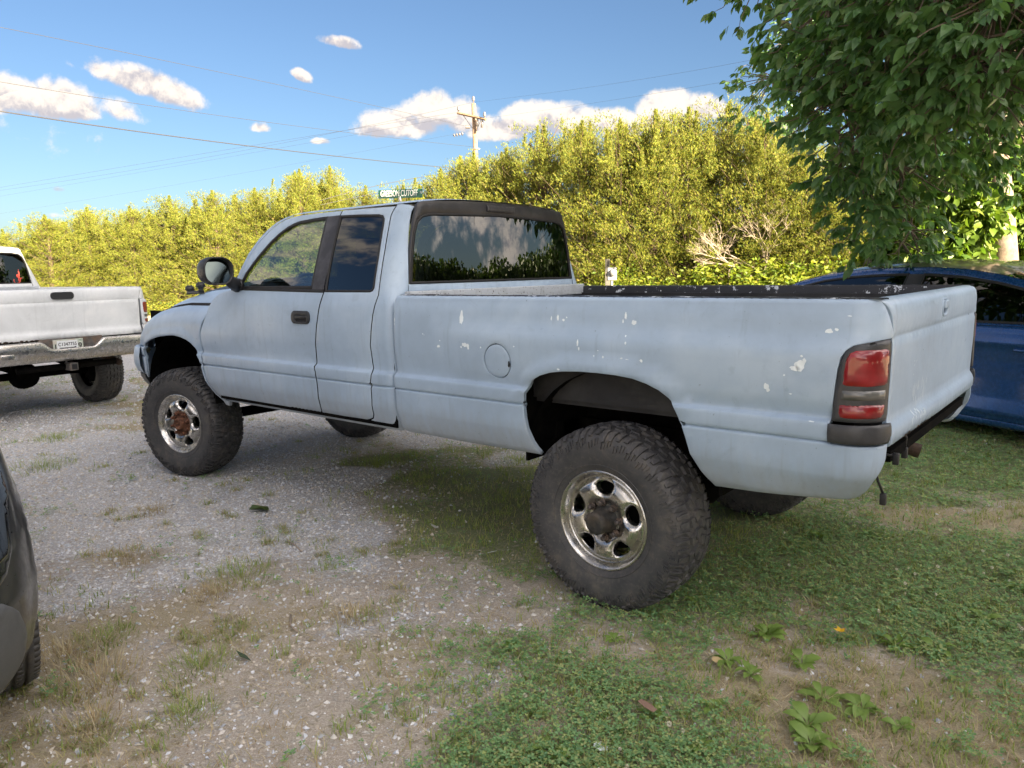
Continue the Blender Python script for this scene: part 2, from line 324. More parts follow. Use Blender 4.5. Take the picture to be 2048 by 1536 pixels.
def mat_ground():
    m, nt, p = newmat('ground_soil')
    at = nt.nodes.new('ShaderNodeAttribute'); at.attribute_name = 'zone'    # r gravel, g green, b thatch
    sep = nt.nodes.new('ShaderNodeSeparateColor'); nt.links.new(at.outputs['Color'], sep.inputs[0])
    tc = nt.nodes.new('ShaderNodeTexCoord'); V = tc.outputs['Object']
    n_s = tnoise(nt, 160, 5, .7, V); n_m = tnoise(nt, 28, 5, .65, V); n_l = tnoise(nt, 3.2, 5, .6, V); n_f = tnoise(nt, 520, 2, .6, V)
    dirt = ramp(nt, n_m, [(.25, (.40, .34, .27)), (.5, (.53, .47, .385)), (.78, (.66, .60, .51))])
    dirt = mixc(nt, ramp(nt, n_l, [(.4, (0, 0, 0)), (.65, (.7, .7, .7))]), dirt, (.44, .365, .29))
    vo = nt.nodes.new('ShaderNodeTexVoronoi'); vo.inputs['Scale'].default_value = 75; nt.links.new(V, vo.inputs['Vector'])
    sp = nt.nodes.new('ShaderNodeSeparateColor'); nt.links.new(vo.outputs['Color'], sp.inputs[0])
    grav = ramp(nt, sp.outputs[0], [(0, (.42, .44, .475)), (.35, (.62, .64, .68)), (.7, (.76, .78, .81)), (1, (.9, .9, .89))])
    grav = mixc(nt, ramp(nt, vo.outputs['Distance'], [(.25, (0, 0, 0)), (.6, (.75, .75, .75))]), grav, (.46, .43, .40))
    vo2 = nt.nodes.new('ShaderNodeTexVoronoi'); vo2.inputs['Scale'].default_value = 230; nt.links.new(V, vo2.inputs['Vector'])
    sp2 = nt.nodes.new('ShaderNodeSeparateColor'); nt.links.new(vo2.outputs['Color'], sp2.inputs[0])
    fine = ramp(nt, sp2.outputs[0], [(0, (.32, .28, .23)), (.6, (.50, .45, .39)), (.93, (.64, .61, .56)), (1, (.85, .83, .8))])
    dirt = mixc(nt, .45, dirt, fine)
    gm = mth(nt, 'ADD', sep.outputs[0], mth(nt, 'MULTIPLY', mth(nt, 'SUBTRACT', n_m, .5), 1.3))
    gmask = ramp(nt, gm, [(.38, (0, 0, 0)), (.58, (.92, .92, .92))])
    c = mixc(nt, gmask, dirt, grav)
    thatch = ramp(nt, n_s, [(.3, (.24, .20, .12)), (.5, (.40, .34, .22)), (.72, (.56, .49, .34))])
    tm_ = mth(nt, 'ADD', sep.outputs[2], mth(nt, 'MULTIPLY', mth(nt, 'SUBTRACT', n_m, .5), 1.2))
    c = mixc(nt, ramp(nt, tm_, [(.35, (0, 0, 0)), (.6, (.85, .85, .85))]), c, thatch)
    green = ramp(nt, n_s, [(.3, (.09, .12, .045)), (.5, (.17, .22, .08)), (.75, (.30, .33, .15))])
    gg = mth(nt, 'ADD', sep.outputs[1], mth(nt, 'MULTIPLY', mth(nt, 'SUBTRACT', n_m, .5), 1.2))
    c = mixc(nt, ramp(nt, gg, [(.38, (0, 0, 0)), (.62, (.8, .8, .8))]), c, green)
    nt.links.new(c, p.inputs['Base Color']); p.inputs['Roughness'].default_value = .93; p.inputs['Specular IOR Level'].default_value = .2
    hh = mth(nt, 'ADD', mth(nt, 'MULTIPLY', n_s, .6), mth(nt, 'ADD', mth(nt, 'MULTIPLY', n_m, 1.2), mth(nt, 'MULTIPLY', sp.outputs[0], gmask)))
    bump(nt, p, hh, .9, .012)
    return m
M_GROUND = mat_ground()
def build_ground():
    # one sheet: fine near the camera, coarse to the horizon
    def axis(c, lo, hi, fine, n_far, far):
        a = np.arange(lo, hi+1e-6, fine); k = np.linspace(0, 1, n_far+1)[1:]
        return np.concatenate([lo-far*k[::-1]**3.0-(k[::-1]*8), a, hi+far*k**3.0+(k*8)])
    xs = axis(0, -3.0, 12.0, .06, 30, 900); ys = axis(0, -6.0, 4.2, .06, 30, 900)
    X, Y = np.meshgrid(xs, ys, indexing='ij'); x = X.ravel(); y = Y.ravel()
    near = (np.abs(x-3) < 20) & (np.abs(y) < 20)
    z = np.where(near, gh(x, y), 0)
    fl = np.clip((np.hypot(x-2, y)-9)/8, 0, 1); z = z*(1-fl)-.02*fl
    V = np.stack([x, y, z], -1); nx, ny = len(xs), len(ys)
    i = (np.arange(nx-1)[:, None]*ny+np.arange(ny-1)[None]).ravel()
    T = np.stack([i, i+ny, i+ny+1, i+1], -1)
    o = fastmesh('ground', V, T, M_GROUND, smooth=True)
    w = zones(x, y); ca = o.data.color_attributes.new('zone', 'FLOAT_COLOR', 'POINT')
    colr = np.ones((len(x), 4)); colr[:, 0] = w[:, 0]+.40*w[:, 1]+.2*w[:, 2]+.1*w[:, 5]; colr[:, 1] = w[:, 4]*.75+w[:, 3]*.75; colr[:, 2] = w[:, 2]*.7+w[:, 5]*.95+w[:, 3]*.35
    ca.data.foreach_set('color', colr.ravel().astype(np.float32))
    tag(o, kind='structure')
build_ground()

# road along the foot of the hedge, sunlit, with a verge
ROAD_A = np.array([72.0, -10.6]); ROAD_B = np.array([-14.0, -41.0])
M_ASPH = simple('asphalt', (.075, .072, .07), .9, var=.25, scale=60, bmp=.4)
def build_road():
    d = (ROAD_A-ROAD_B)/np.linalg.norm(ROAD_A-ROAD_B); n = np.array([-d[1], d[0]]); V = []; F = []
    a = ROAD_A+d*300; b = ROAD_B-d*300
    for q in (a, b):
        for k in (-3.0, 3.0): V.append((*(q+n*k), .004))
    mesh('road', V, [(0, 1, 3, 2)], M_ASPH, smooth=False)['kind'] = 'structure'
build_road()
# ------------------------------------------------------------------ ground cover
def sample_zone(N, wfun, x0=-2.2, x1=12.0, y0=-9.0, y1=4.0):
    """random points seen by the camera, denser near it, kept with probability wfun(zones)"""
    R = 1.2+(rng.random(N)**1.25)*13.5
    a = yaw+(rng.random(N)-.5)*math.radians(78)
    x = CAM.x+R*np.cos(a); y = CAM.y+R*np.sin(a)
    w = zones(x, y); p = wfun(w, x, y)
    # thin out with distance (areal density ~ 1/R)
    k = rng.random(N) < p
    x, y, R = x[k], y[k], R[k]
    # nothing grows under a standing tyre
    ok = np.ones(len(x), bool)
    for cx, cy in ((0, .85), (0, -.85), (3.95, .83), (3.95, -.83)): ok &= ~((np.abs(x-cx) < .17) & (np.abs(y-cy) < .15))
    return x[ok], y[ok], R[ok]
M_CLOVER = leafmat('clover_leaf', [(.14, .27, .11), (.19, .34, .135), (.25, .40, .17), (.15, .30, .15), (.34, .42, .15), (.40, .42, .20)], .25, .55)
M_GRASS = leafmat('grass_blade', [(.20, .29, .09), (.28, .37, .12), (.36, .40, .15), (.46, .43, .20)], .35, .5)
M_DRY = leafmat('dry_grass', [(.44, .35, .21), (.55, .46, .30), (.34, .24, .14), (.62, .55, .40), (.30, .26, .13)], .2, .7)
M_STONE = leafmat('gravel_stone', [(.38, .40, .44), (.54, .57, .62), (.68, .70, .75), (.78, .79, .81), (.56, .50, .42), (.62, .56, .48), (.50, .46, .40), (.80, .79, .76)], 0.0, .85)
def blades(N, x, y, h, w, lean, mat, name):
    # a bent blade: 2 quads tapering -> 4 triangles as (base pair, mid pair, tip)
    tv = np.array([[-.5, 0, 0], [.5, 0, 0], [.38, .22, .55], [-.38, .22, .55], [0, .75, 1.0]]); tf = np.array([[0, 1, 2], [0, 2, 3], [3, 2, 4]])
    n = len(x); a = rng.random(n)*6.283; hh = h*(.5+rng.random(n)); L = lean*(.3+rng.random(n)*1.2)
    sc_ = np.stack([w*(.7+.6*rng.random(n)), hh*L, hh], -1)
    o = scatter(name, tv, tf, np.stack([x, y, gh(x, y)-.004], -1), rot_z(a), sc_, mat)
    return o
def clump(x, y, per, spread):
    n = len(x); k = np.repeat(np.arange(n), per); r = spread*np.abs(rng.normal(size=len(k))); a = rng.random(len(k))*6.283
    return x[k]+r*np.cos(a), y[k]+r*np.sin(a)
def build_cover():
    # clover: three leaflets on a short stalk
    leaf = lambda a: [(0, 0, 0), (.42*math.cos(a-.62), .42*math.sin(a-.62), .05), (.86*math.cos(a-.40), .86*math.sin(a-.40), .10), (.82*math.cos(a), .82*math.sin(a), .02), (.86*math.cos(a+.40), .86*math.sin(a+.40), .10), (.42*math.cos(a+.62), .42*math.sin(a+.62), .05)]
    tv = []; tf = []
    for k in range(3):
        b = len(tv); tv += leaf(k*2.094); tf += [(b, b+1, b+2), (b, b+2, b+3), (b, b+3, b+4), (b, b+4, b+5)]
    tv = np.array(tv); tf = np.array(tf)
    patch = lambda x, y: .55*fbm(x, y, 2.6, 41)+.45*fbm(x, y, 9.0, 43, 3)
    x, y, R = sample_zone(210000, lambda w, x, y: np.clip((w[:, 4]*1.25+w[:, 3]*.22+w[:, 5]*.20-.24)*1.15+(patch(x, y)-.5)*2.6, 0, 1))
    n = len(x); z = gh(x, y)+.012+.035*rng.random(n)
    rm = rot_z(rng.random(n)*6.283) @ rot_x((rng.random(n)-.5)*1.1) @ rot_z(rng.random(n)*6.283)
    tag(scatter('clover', tv, tf, np.stack([x, y, z], -1), rm, .009+.008*rng.random(n)+.0007*R, M_CLOVER), kind='stuff')
    # green grass in tufts
    cx, cy, R = sample_zone(24000, lambda w, x, y: np.clip(w[:, 4]*.62+w[:, 3]*.75+w[:, 5]*.5+w[:, 2]*.14-.06+(fbm(x, y, 4, 51)-.5)*.7, 0, 1))
    x, y = clump(cx, cy, 9, .035)
    tag(blades(0, x, y, .040, .0042, 1.2, M_GRASS, 'grass'), kind='stuff')
    # mown, matted dry blades lying nearly flat
    cx, cy, R = sample_zone(26000, lambda w, x, y: np.clip(w[:, 5]*.75+w[:, 2]*.40+w[:, 4]*.34+w[:, 3]*.3+w[:, 1]*.03+w[:, 0]*.01+(fbm(x, y, 3, 61)-.5)*.3, 0, 1))
    x, y = clump(cx, cy, 7, .06)
    tag(blades(0, x, y, .022, .0035, 2.6, M_DRY, 'dry_grass'), kind='stuff')
    # low, worn tufts dotted over the bare ground
    cx, cy, R = sample_zone(2600, lambda w, x, y: np.clip((w[:, 2]*.9+w[:, 1]*.40+w[:, 0]*.13+w[:, 5]*.5)*(fbm(x, y, 1.6, 81) > .50)*1.2, 0, 1))
    x, y = clump(cx, cy, 55, .038); k = rng.random(len(x)) < .55
    tag(blades(0, x[k], y[k], .030, .0036, 1.8, M_GRASS, 'tuft_grass'), kind='stuff'); tag(blades(0, x[~k], y[~k], .030, .0036, 2.2, M_DRY, 'tuft_dry'), kind='stuff')
    # gravel stones
    ph = (1+5**.5)/2
    ov = np.array([(1, 0, 0), (-1, 0, 0), (0, 1, 0), (0, -1, 0), (0, 0, 1), (0, 0, -1)], float)*.5
    ov[:, 2] *= .6; ofa = np.array([(0, 2, 4), (2, 1, 4), (1, 3, 4), (3, 0, 4), (2, 0, 5), (1, 2, 5), (3, 1, 5), (0, 3, 5)])
    x, y, R = sample_zone(190000, lambda w, x, y: np.clip(w[:, 0]*.95+w[:, 1]*.34+w[:, 2]*.22+w[:, 5]*.05-.02, 0, 1))
    n = len(x); s = (.0028+.0066*rng.random(n)**2.6)*(1+.09*R)
    rm = rot_z(rng.random(n)*6.283) @ rot_x(rng.random(n)*1.2)
    scl = s[:, None]*(.7+.8*rng.random((n, 3)))
    tag(scatter('gravel', ov, ofa, np.stack([x, y, gh(x, y)+s*.15], -1), rm, scl*2, M_STONE, smooth=False), kind='stuff')
build_cover()
# ------------------------------------------------------------------ pickup body surfaces
# truck frame: x forward from the rear axle, y to the driver's side, z up
def sm(a, b, x):
    t = np.clip((x-a)/(b-a), 0, 1); return t*t*(3-2*t)
PZ = [.655,.70,.77,.80,.911,.916,.9215,.926,.932,.986,.996,1.002,1.010,1.03,1.15,1.25,1.33,1.38,1.42]
PO = [-.060,-.034,-.011,-.002,.004,.004,-.010,.001,.007,.010,.007,-.004,-.016,-.018,-.005,-.003,-.008,-.013,-.024]
def prof(z): return np.interp(z, PZ, PO)
ROWS = np.array([.60,.64,.655,.67,.70,.735,.77,.785,.80,.84,.88,.905,.912,.9165,.919,.9215,.924,.926,.930,.94,.96,.98,.990,.995,.999,1.0015,1.004,1.007,1.010,1.018,1.03,1.06,1.09,1.12,1.15,1.18,1.21,1.24,1.27,1.30,1.33,1.355,1.38,1.40,1.42])
def seg_dist(px, pz, poly):
    """signed-less distance of points to an open polyline"""
    d = np.full(np.shape(px), 9.0)
    for (ax, az), (bx, bz) in zip(poly[:-1], poly[1:]):
        vx, vz = bx-ax, bz-az; t = np.clip(((px-ax)*vx+(pz-az)*vz)/(vx*vx+vz*vz), 0, 1)
        d = np.minimum(d, np.hypot(px-ax-t*vx, pz-az-t*vz))
    return d
def cab_w(z, x=1.6):
    z = np.asarray(z, float); zz = np.maximum(z-1.42, 0)
    w = .97+prof(np.minimum(z, 1.42))-.30*zz-.19*zz*zz
    # front door swells with the wing and narrows at the cowl
    w = w+.014*sm(2.7, 3.4, x)*sm(1.27, 1.16, z)*sm(1.0, 1.08, z)-.022*sm(2.9, 3.5, x)*sm(1.22, 1.38, z)
    return w
def cab_xr(z): return 1.406+.045*np.maximum(z-1.50, 0)
def cab_r(z): return np.interp(z, [.6, 1.4, 1.5, 1.9], [.05, .06, .11, .13])
def corner(s, w, xr, r, ry=None):
    x0 = xr+r; L = r*np.pi/2
    a = np.clip((x0-s)/r, 0, np.pi/2)
    x = np.where(s >= x0, s, x0-r*np.sin(a)); y = np.where(s >= x0, w, w-r+r*np.cos(a))
    k = np.maximum((x0-s)-L, 0)
    return x, y-k
def s_of(y, z):
    """curve coordinate of the point at half width y on the back of the cab"""
    z = np.asarray(z, float); return float(cab_xr(z)+cab_r(z)-cab_r(z)*np.pi/2-(cab_w(z)-cab_r(z)-y))
def cab_map(s, z):
    s = np.asarray(s, float); z = np.asarray(z, float)
    x, y = corner(s, cab_w(z, s), cab_xr(z), cab_r(z)); return np.stack([x, y, z+0*x], -1)
ARCHR = [(.335,.64),(.372,.669),(.405,.73),(.424,.798),(.435,.86),(.437,.92),(.428,.97),(.405,1.012),(.372,1.046),(.323,1.073),(.26,1.092),(.192,1.102),(.10,1.108),(0,1.109),(-.10,1.105),(-.179,1.097),(-.245,1.080),(-.30,1.057),(-.340,1.025),(-.371,.989),(-.399,.918),(-.419,.86),(-.437,.80),(-.477,.727),(-.53,.662),(-.56,.64)]
FLR = [(.487,.99),(.46,1.036),(.43,1.07),(.397,1.096),(.34,1.125),(.277,1.147),(.19,1.16),(.107,1.167),(0,1.168),(-.103,1.163),(-.18,1.155),(-.251,1.141),(-.31,1.12),(-.358,1.092),(-.40,1.055),(-.432,1.02),(-.455,.985)]
ARCHF = [(4.545,.70),(4.50,.745),(4.478,.80),(4.470,.86),(4.468,.92),(4.455,.98),(4.425,1.03),(4.375,1.066),(4.30,1.090),(4.20,1.107),(4.10,1.115),(3.98,1.120),(3.86,1.121),(3.77,1.112),(3.69,1.096),(3.63,1.074),(3.585,1.038),(3.555,.990),(3.535,.92),(3.515,.84),(3.48,.77),(3.42,.70),(3.345,.645),(3.30,.60)]
FLF = [(4.475,1.05),(4.44,1.09),(4.38,1.125),(4.30,1.15),(4.20,1.166),(4.08,1.176),(3.97,1.179),(3.86,1.177),(3.77,1.166),(3.69,1.145),(3.62,1.11),(3.575,1.07),(3.545,1.03)]
def inside(px, pz, poly):
    c = np.zeros(np.shape(px), bool); n = len(poly)
    for i in range(n):
        ax, az = poly[i]; bx, bz = poly[(i+1) % n]
        k = ((az > pz) != (bz > pz)) & (px < (bx-ax)*(pz-az)/((bz-az) if bz != az else 1e-12)+ax)
        c ^= k
    return c
def flare(s, z, outer, arch, h=.017):
    poly = list(outer)+[(outer[-1][0]-.0, arch[-1][1]-.2), (outer[0][0], arch[0][1]-.2)]
    ins = inside(s, z, poly); d = seg_dist(s, z, outer)
    e = sm(.94, 1.03, z)
    return np.where(ins, h*sm(-.003, .008, d), h*.35*np.exp(-(d/.012)**2)*0)*e
BXR, BR = -1.165, .125
def bed_map(s, z, off=0.0):
    z = np.asarray(z, float); s = np.asarray(s, float)
    zc = np.minimum(z, 1.42); t = np.maximum(z-1.42, 0)/.024
    b = sm(1.325, 1.245, zc)*sm(1.15, .55, s)*.020-sm(1.24, 1.32, zc)*.006*sm(1.15, .55, s)
    w = .985+prof(zc)+b*sm(1.0, 1.07, zc)+flare(s, zc, FLR, ARCHR)+off
    w = w-.022*(np.clip((s-1.345)/.04, 0, 1))**2
    # lower rear corner tucks in
    w = w-.05*sm(.80, .66, zc)*sm(-.7, -1.1, s)
    w = w-.024*(1-np.cos(np.clip(t, 0, np.pi/2)))-np.maximum(t-np.pi/2, 0)*.024
    x, y = corner(s, w, BXR+.05*sm(.86, .68, zc), BR)
    return np.stack([x, y, zc+.024*np.sin(np.clip(t, 0, np.pi/2))], -1)
WR = [1.426, 1.433, 1.440, 1.448, 1.457]
# front wing: t is height on the flank, then arc length over the top
def fz_top(x): return np.interp(x, [3.3, 3.9, 4.1, 4.25, 4.40, 4.55, 4.70, 4.80], [1.350, 1.348, 1.330, 1.305, 1.262, 1.20, 1.12, 1.05])
def fend_map(s, t):
    s = np.asarray(s, float); t = np.asarray(t, float); ft = fz_top(s); zs = ft-.145
    z = np.where(t < 1.0, t, 1.0+(t-1.0)/.2*(zs-1.0)); k = np.clip((t-1.2)/.23, 0, 1)*np.pi/2; z = np.where(t > 1.2, zs+.145*np.sin(k), z)
    u = np.clip((s-4.24)/.55, 0, .9999); w0 = .72+.25*np.sqrt(1-u*u)
    w = w0+prof(np.minimum(t, 1.2))+.014*sm(3.3, 3.6, s)*sm(1.0, 1.08, t)-.15*(1-np.cos(k))
    w = w+flare(s, np.minimum(t, 1.2), FLF, ARCHF)
    return np.stack([s, w, z], -1)

def smooth_poly(P, closed=True, step=.02, hard=()):
    """resample keeping the given vertices"""
    out = []; n = len(P)
    for i in range(n if closed else n-1):
        a = np.array(P[i]); b = np.array(P[(i+1) % n]); L = np.linalg.norm(b-a); k = max(1, int(math.ceil(L/step)))
        for j in range(k): out.append(a+(b-a)*j/k)
    if not closed: out.append(np.array(P[-1]))
    return np.array(out)
def area(P): x, y = P[:, 0], P[:, 1]; return .5*np.sum(x*np.roll(y, -1)-np.roll(x, -1)*y)
def inset(P, d):
    """move a closed loop inwards by d (ccw)"""
    a = np.roll(P, 1, 0); b = np.roll(P, -1, 0); t1 = P-a; t2 = b-P
    t1 /= np.linalg.norm(t1, axis=1, keepdims=True)+1e-12; t2 /= np.linalg.norm(t2, axis=1, keepdims=True)+1e-12
    n1 = np.stack([-t1[:, 1], t1[:, 0]], -1); n2 = np.stack([-t2[:, 1], t2[:, 0]], -1)
    n = n1+n2; n /= np.maximum((n*n).sum(1, keepdims=True)/2, .7)
    return P+n*d
def panel(name, outline, mapf, mat, parent=None, rows=ROWS, dx=.035, cols=None, holes=(), thick=.02, gap=.003, edge=.004, drop=.0025, mirror=False, smooth=True, step=.02, rim=None):
    O = smooth_poly(outline, step=step)
    if area(O) < 0: O = O[::-1]
    O = inset(O, gap)
    loops = [O]
    for h in holes:
        Hh = smooth_poly(h, step=step)
        if area(Hh) > 0: Hh = Hh[::-1]
        loops.append(inset(Hh, gap))
    pts = []; edges = []; depth = []
    for Lp in loops:
        b = len(pts); n = len(Lp); pts += [tuple(q) for q in Lp]; edges += [(b+i, b+(i+1) % n) for i in range(n)]; depth += [drop]*n
    nb = len(pts)
    allb = np.array(pts)
    def ok(q, md):
        k = inside(q[:, 0], q[:, 1], loops[0])
        for Lp in loops[1:]: k &= ~inside(q[:, 0], q[:, 1], Lp)
        q = q[k]
        if not len(q): return q
        d = np.full(len(q), 9.0)
        for Lp in loops:
            Lc = np.vstack([Lp, Lp[:1]]); d = np.minimum(d, seg_dist(q[:, 0], q[:, 1], [tuple(v) for v in Lc]))
        return q[d > md]
    for Lp in loops:
        r = ok(inset(Lp, edge), edge*.8); pts += [tuple(v) for v in r]; depth += [0]*len(r)
    lo, hi = O.min(0), O.max(0)
    rr = [z for z in rows if lo[1] < z < hi[1]]
    cc = np.arange(lo[0], hi[0], dx) if cols is None else np.array([c for c in cols if lo[0] < c < hi[0]])
    if len(rr) and len(cc):
        g = np.array([(c+(.25*dx if i % 2 else -.25*dx)*(cols is None), z) for i, z in enumerate(rr) for c in cc])
        g = ok(g, edge*1.6); pts += [tuple(v) for v in g]; depth += [0]*len(g)
    v2, e2, f2, ov, oe, of = delaunay_2d_cdt([Vector(q) for q in pts], edges, [], 0, 1e-6)
    v2 = np.array([(v.x, v.y) for v in v2]); dep = np.zeros(len(v2))
    for i, o in enumerate(ov):
        if o and min(o) < nb: dep[i] = drop
    F = np.array([f for f in f2 if len(f) == 3]); c = v2[F].mean(1)
    k = inside(c[:, 0], c[:, 1], [tuple(q) for q in O])
    for Lp in loops[1:]: k &= ~inside(c[:, 0], c[:, 1], [tuple(q) for q in Lp])
    F = F[k]; used = np.unique(F); remap = -np.ones(len(v2), int); remap[used] = np.arange(len(used)); v2 = v2[used]; dep = dep[used]; F = remap[F]
    P = mapf(v2[:, 0], v2[:, 1]); e = 1e-4
    Ps = (mapf(v2[:, 0]+e, v2[:, 1])-mapf(v2[:, 0]-e, v2[:, 1])); Pt = (mapf(v2[:, 0], v2[:, 1]+e)-mapf(v2[:, 0], v2[:, 1]-e))
    N = np.cross(Pt, Ps); N /= np.linalg.norm(N, axis=1, keepdims=True)+1e-12
    P = P-N*dep[:, None]
    # orient faces with N
    fn = np.cross(P[F[:, 1]]-P[F[:, 0]], P[F[:, 2]]-P[F[:, 0]]); flip = (fn*N[F[:, 0]]).sum(1) < 0; F[flip] = F[flip][:, ::-1]
    # rim: boundary edges folded inwards
    from collections import Counter
    cnt = Counter(); 
    for a, b, c3 in F:
        for q in ((a, b), (b, c3), (c3, a)): cnt[tuple(sorted(q))] += 1
    be = [(a, b) for f in F for a, b in ((f[0], f[1]), (f[1], f[2]), (f[2], f[0])) if cnt[tuple(sorted((a, b)))] == 1]
    bi = {v: i for i, v in enumerate(sorted({a for q in be for a in q}))}; base = len(P)
    idx = np.array(sorted(bi)); e = .025
    v3 = v2[idx]; Ns = np.cross(mapf(v3[:, 0], v3[:, 1]+e)-mapf(v3[:, 0], v3[:, 1]-e), mapf(v3[:, 0]+.004, v3[:, 1])-mapf(v3[:, 0]-.004, v3[:, 1])); Ns /= np.linalg.norm(Ns, axis=1, keepdims=True)+1e-12
    P2_ = P[idx]-Ns*thick; V = np.vstack([P, P2_]); FF = [tuple(f) for f in F]
    FF += [(b, a, base+bi[a], base+bi[b]) for a, b in be]
    if mirror: V = V*np.array([1, -1, 1]); FF = [f[::-1] for f in FF]
    o = mesh(name, V, FF, [mat, rim] if rim else mat, parent, smooth, mids=([0]*len(F)+[1]*len(be)) if rim else None)
    # crisp fold
    me = o.data
    sharp = np.zeros(len(me.edges), bool); bs = {tuple(sorted(q)) for q in be}
    for i, ed in enumerate(me.edges):
        if tuple(sorted(ed.vertices)) in bs: sharp[i] = True
    at = me.attributes.get('sharp_edge') or me.attributes.new('sharp_edge', 'BOOLEAN', 'EDGE'); at.data.foreach_set('value', sharp)
    return o
# ------------------------------------------------------------------ truck materials
def mat_paint(name, a, b, rough=.34, grime=(.30, .28, .25), coat=0.0):
    m, nt, p = newmat(name)
    tc = nt.nodes.new('ShaderNodeTexCoord'); V = tc.outputs['Object']
    n1 = tnoise(nt, 2.1, 6, .62, V, .4); n2 = tnoise(nt, 14, 6, .65, V); n3 = tnoise(nt, 180, 3, .6, V)
    c = ramp(nt, n1, [(.36, tuple(v*.90 for v in a)), (.50, a), (.64, b)])
    c = mixc(nt, ramp(nt, tnoise(nt, 5.5, 7, .7, V, 1.2), [(.58, (0, 0, 0)), (.66, (.35, .35, .35))]), c, tuple(v*.78 for v in a))
    c = mixc(nt, ramp(nt, n2, [(.56, (0, 0, 0)), (.75, (.30, .30, .30))]), c, tuple(v*.80 for v in a))
    # grime below the doors, thinning upwards; streaks
    sx = nt.nodes.new('ShaderNodeSeparateXYZ'); nt.links.new(V, sx.inputs[0])
    mp = nt.nodes.new('ShaderNodeMapping'); mp.inputs['Scale'].default_value = (26, 26, 1.2); nt.links.new(V, mp.inputs[0])
    st = tnoise(nt, 1.0, 4, .6, mp.outputs[0])
    low = mth(nt, 'SUBTRACT', .86, sx.outputs[2]); g = mth(nt, 'MULTIPLY', mth(nt, 'ADD', low, mth(nt, 'MULTIPLY', mth(nt, 'SUBTRACT', st, .5), .22)), 3.2, clamp=True)
    c = mixc(nt, mth(nt, 'MULTIPLY', g, .75), c, grime)
    s2 = ramp(nt, st, [(.58, (0, 0, 0)), (.74, (.28, .28, .28))]); c = mixc(nt, s2, c, tuple(v*.6 for v in a))
    sp = ramp(nt, tnoise(nt, 70, 2, .5, V), [(.735, (0, 0, 0)), (.76, (.55, .55, .55))]); c = mixc(nt, sp, c, tuple(v*.45 for v in a))
    nt.links.new(c, p.inputs['Base Color'])
    nt.links.new(ramp(nt, n2, [(.3, (rough-.07,)*3), (.7, (rough+.1,)*3)]), p.inputs['Roughness'])
    p.inputs['Coat Weight'].default_value = coat; p.inputs['Coat Roughness'].default_value = .12; p.inputs['Specular IOR Level'].default_value = .5
    bump(nt, p, n3, .05, .002)
    return m
M_PAINT = mat_paint('primer_grey_paint', (.385, .495, .625), (.44, .55, .67))
M_CHIP = simple('chipped_white', (.84, .92, .97), .5, var=.05)
M_GROOVE = simple('seam_black', (.012, .012, .014), .8)
M_BLACK = simple('black_plastic', (.022, .023, .026), .45, bmp=.25, scale=30)
M_TRIM = simple('grey_black_trim', (.045, .047, .052), .38, bmp=.15, scale=40)
M_RUBBER = simple('rubber_seal', (.012, .012, .013), .6)
M_DARK = simple('underbody', (.005, .005, .005), .95, spec=.05, var=.4, dirt=(.013, .011, .009), bmp=.2)
M_RUSTY = simple('rusty_steel', (.05, .032, .024), .8, var=.4, scale=30, dirt=(.10, .055, .03), bmp=.6)
M_LINER = simple('bed_black', (.018, .018, .02), .55, var=.3, scale=8, dirt=(.05, .05, .05))
M_FLAKED = None
def mat_flaked():
    m, nt, p = newmat('black_paint_flaking'); f = tnoise(nt, 22, 6, .7); g = tnoise(nt, 3.5, 3, .5)
    k = mth(nt, 'ADD', f, mth(nt, 'MULTIPLY', mth(nt, 'SUBTRACT', g, .5), .55))
    c = ramp(nt, k, [(.60, (.02, .021, .026)), (.615, (.62, .66, .7))]); nt.links.new(c, p.inputs['Base Color']); p.inputs['Roughness'].default_value = .5
    return m
M_FLAKED = mat_flaked()
M_PILLAR = simple('flaking_black_pillar', (.03, .03, .036), .5, var=.3, scale=14, dirt=(.09, .09, .1))
M_ROOFBLK = simple('satin_black_roof', (.028, .027, .030), .36, var=.25, scale=9, dirt=(.06, .058, .058))
M_CHROME, _nt, _p = newmat('worn_chrome'); _p.inputs['Metallic'].default_value = 1
_f = tnoise(_nt, 25, 6, .65); _nt.links.new(ramp(_nt, _f, [(.35, (.66, .655, .64)), (.75, (.42, .39, .34))]), _p.inputs['Base Color'])
_nt.links.new(ramp(_nt, _f, [(.35, (.20,)*3), (.75, (.42,)*3)]), _p.inputs['Roughness'])
bump(_nt, _p, tnoise(_nt, 9, 2, .5), .06, .01)
M_HUBRUST = simple('rust_orange', (.16, .065, .035), .75, var=.5, scale=60, dirt=(.28, .13, .07), bmp=.7)
M_HUBDARK = simple('hub_dark', (.035, .035, .033), .6, var=.5, scale=40, dirt=(.11, .085, .06), bmp=.5)
def mat_tyre():
    m, nt, p = newmat('tyre_rubber'); f = tnoise(nt, 9, 6, .65); f2 = tnoise(nt, 60, 4, .65)
    c = ramp(nt, f, [(.3, (.048, .050, .055)), (.55, (.075, .074, .076)), (.8, (.17, .15, .125))])
    c = mixc(nt, ramp(nt, f2, [(.52, (0, 0, 0)), (.8, (.45, .45, .45))]), c, (.21, .185, .15))
    nt.links.new(c, p.inputs['Base Color']); p.inputs['Roughness'].default_value = .55; p.inputs['Specular IOR Level'].default_value = .4; bump(nt, p, f2, .35, .003); return m
M_TYRE = mat_tyre()
M_GLASS_CLEAR = glass('door_glass', (.62, .72, .68), 1.5)
M_GLASS_TINT = glass('tinted_glass', (.035, .035, .045), 1.0)
M_GLASS_REAR = glass('rear_glass_tint', (.10, .10, .085), 1.6)
M_MIRROR, _nt, _p = newmat('mirror_glass'); _p.inputs['Metallic'].default_value = 1; _p.inputs['Roughness'].default_value = .05; _p.inputs['Base Color'].default_value = (.08, .10, .10, 1)
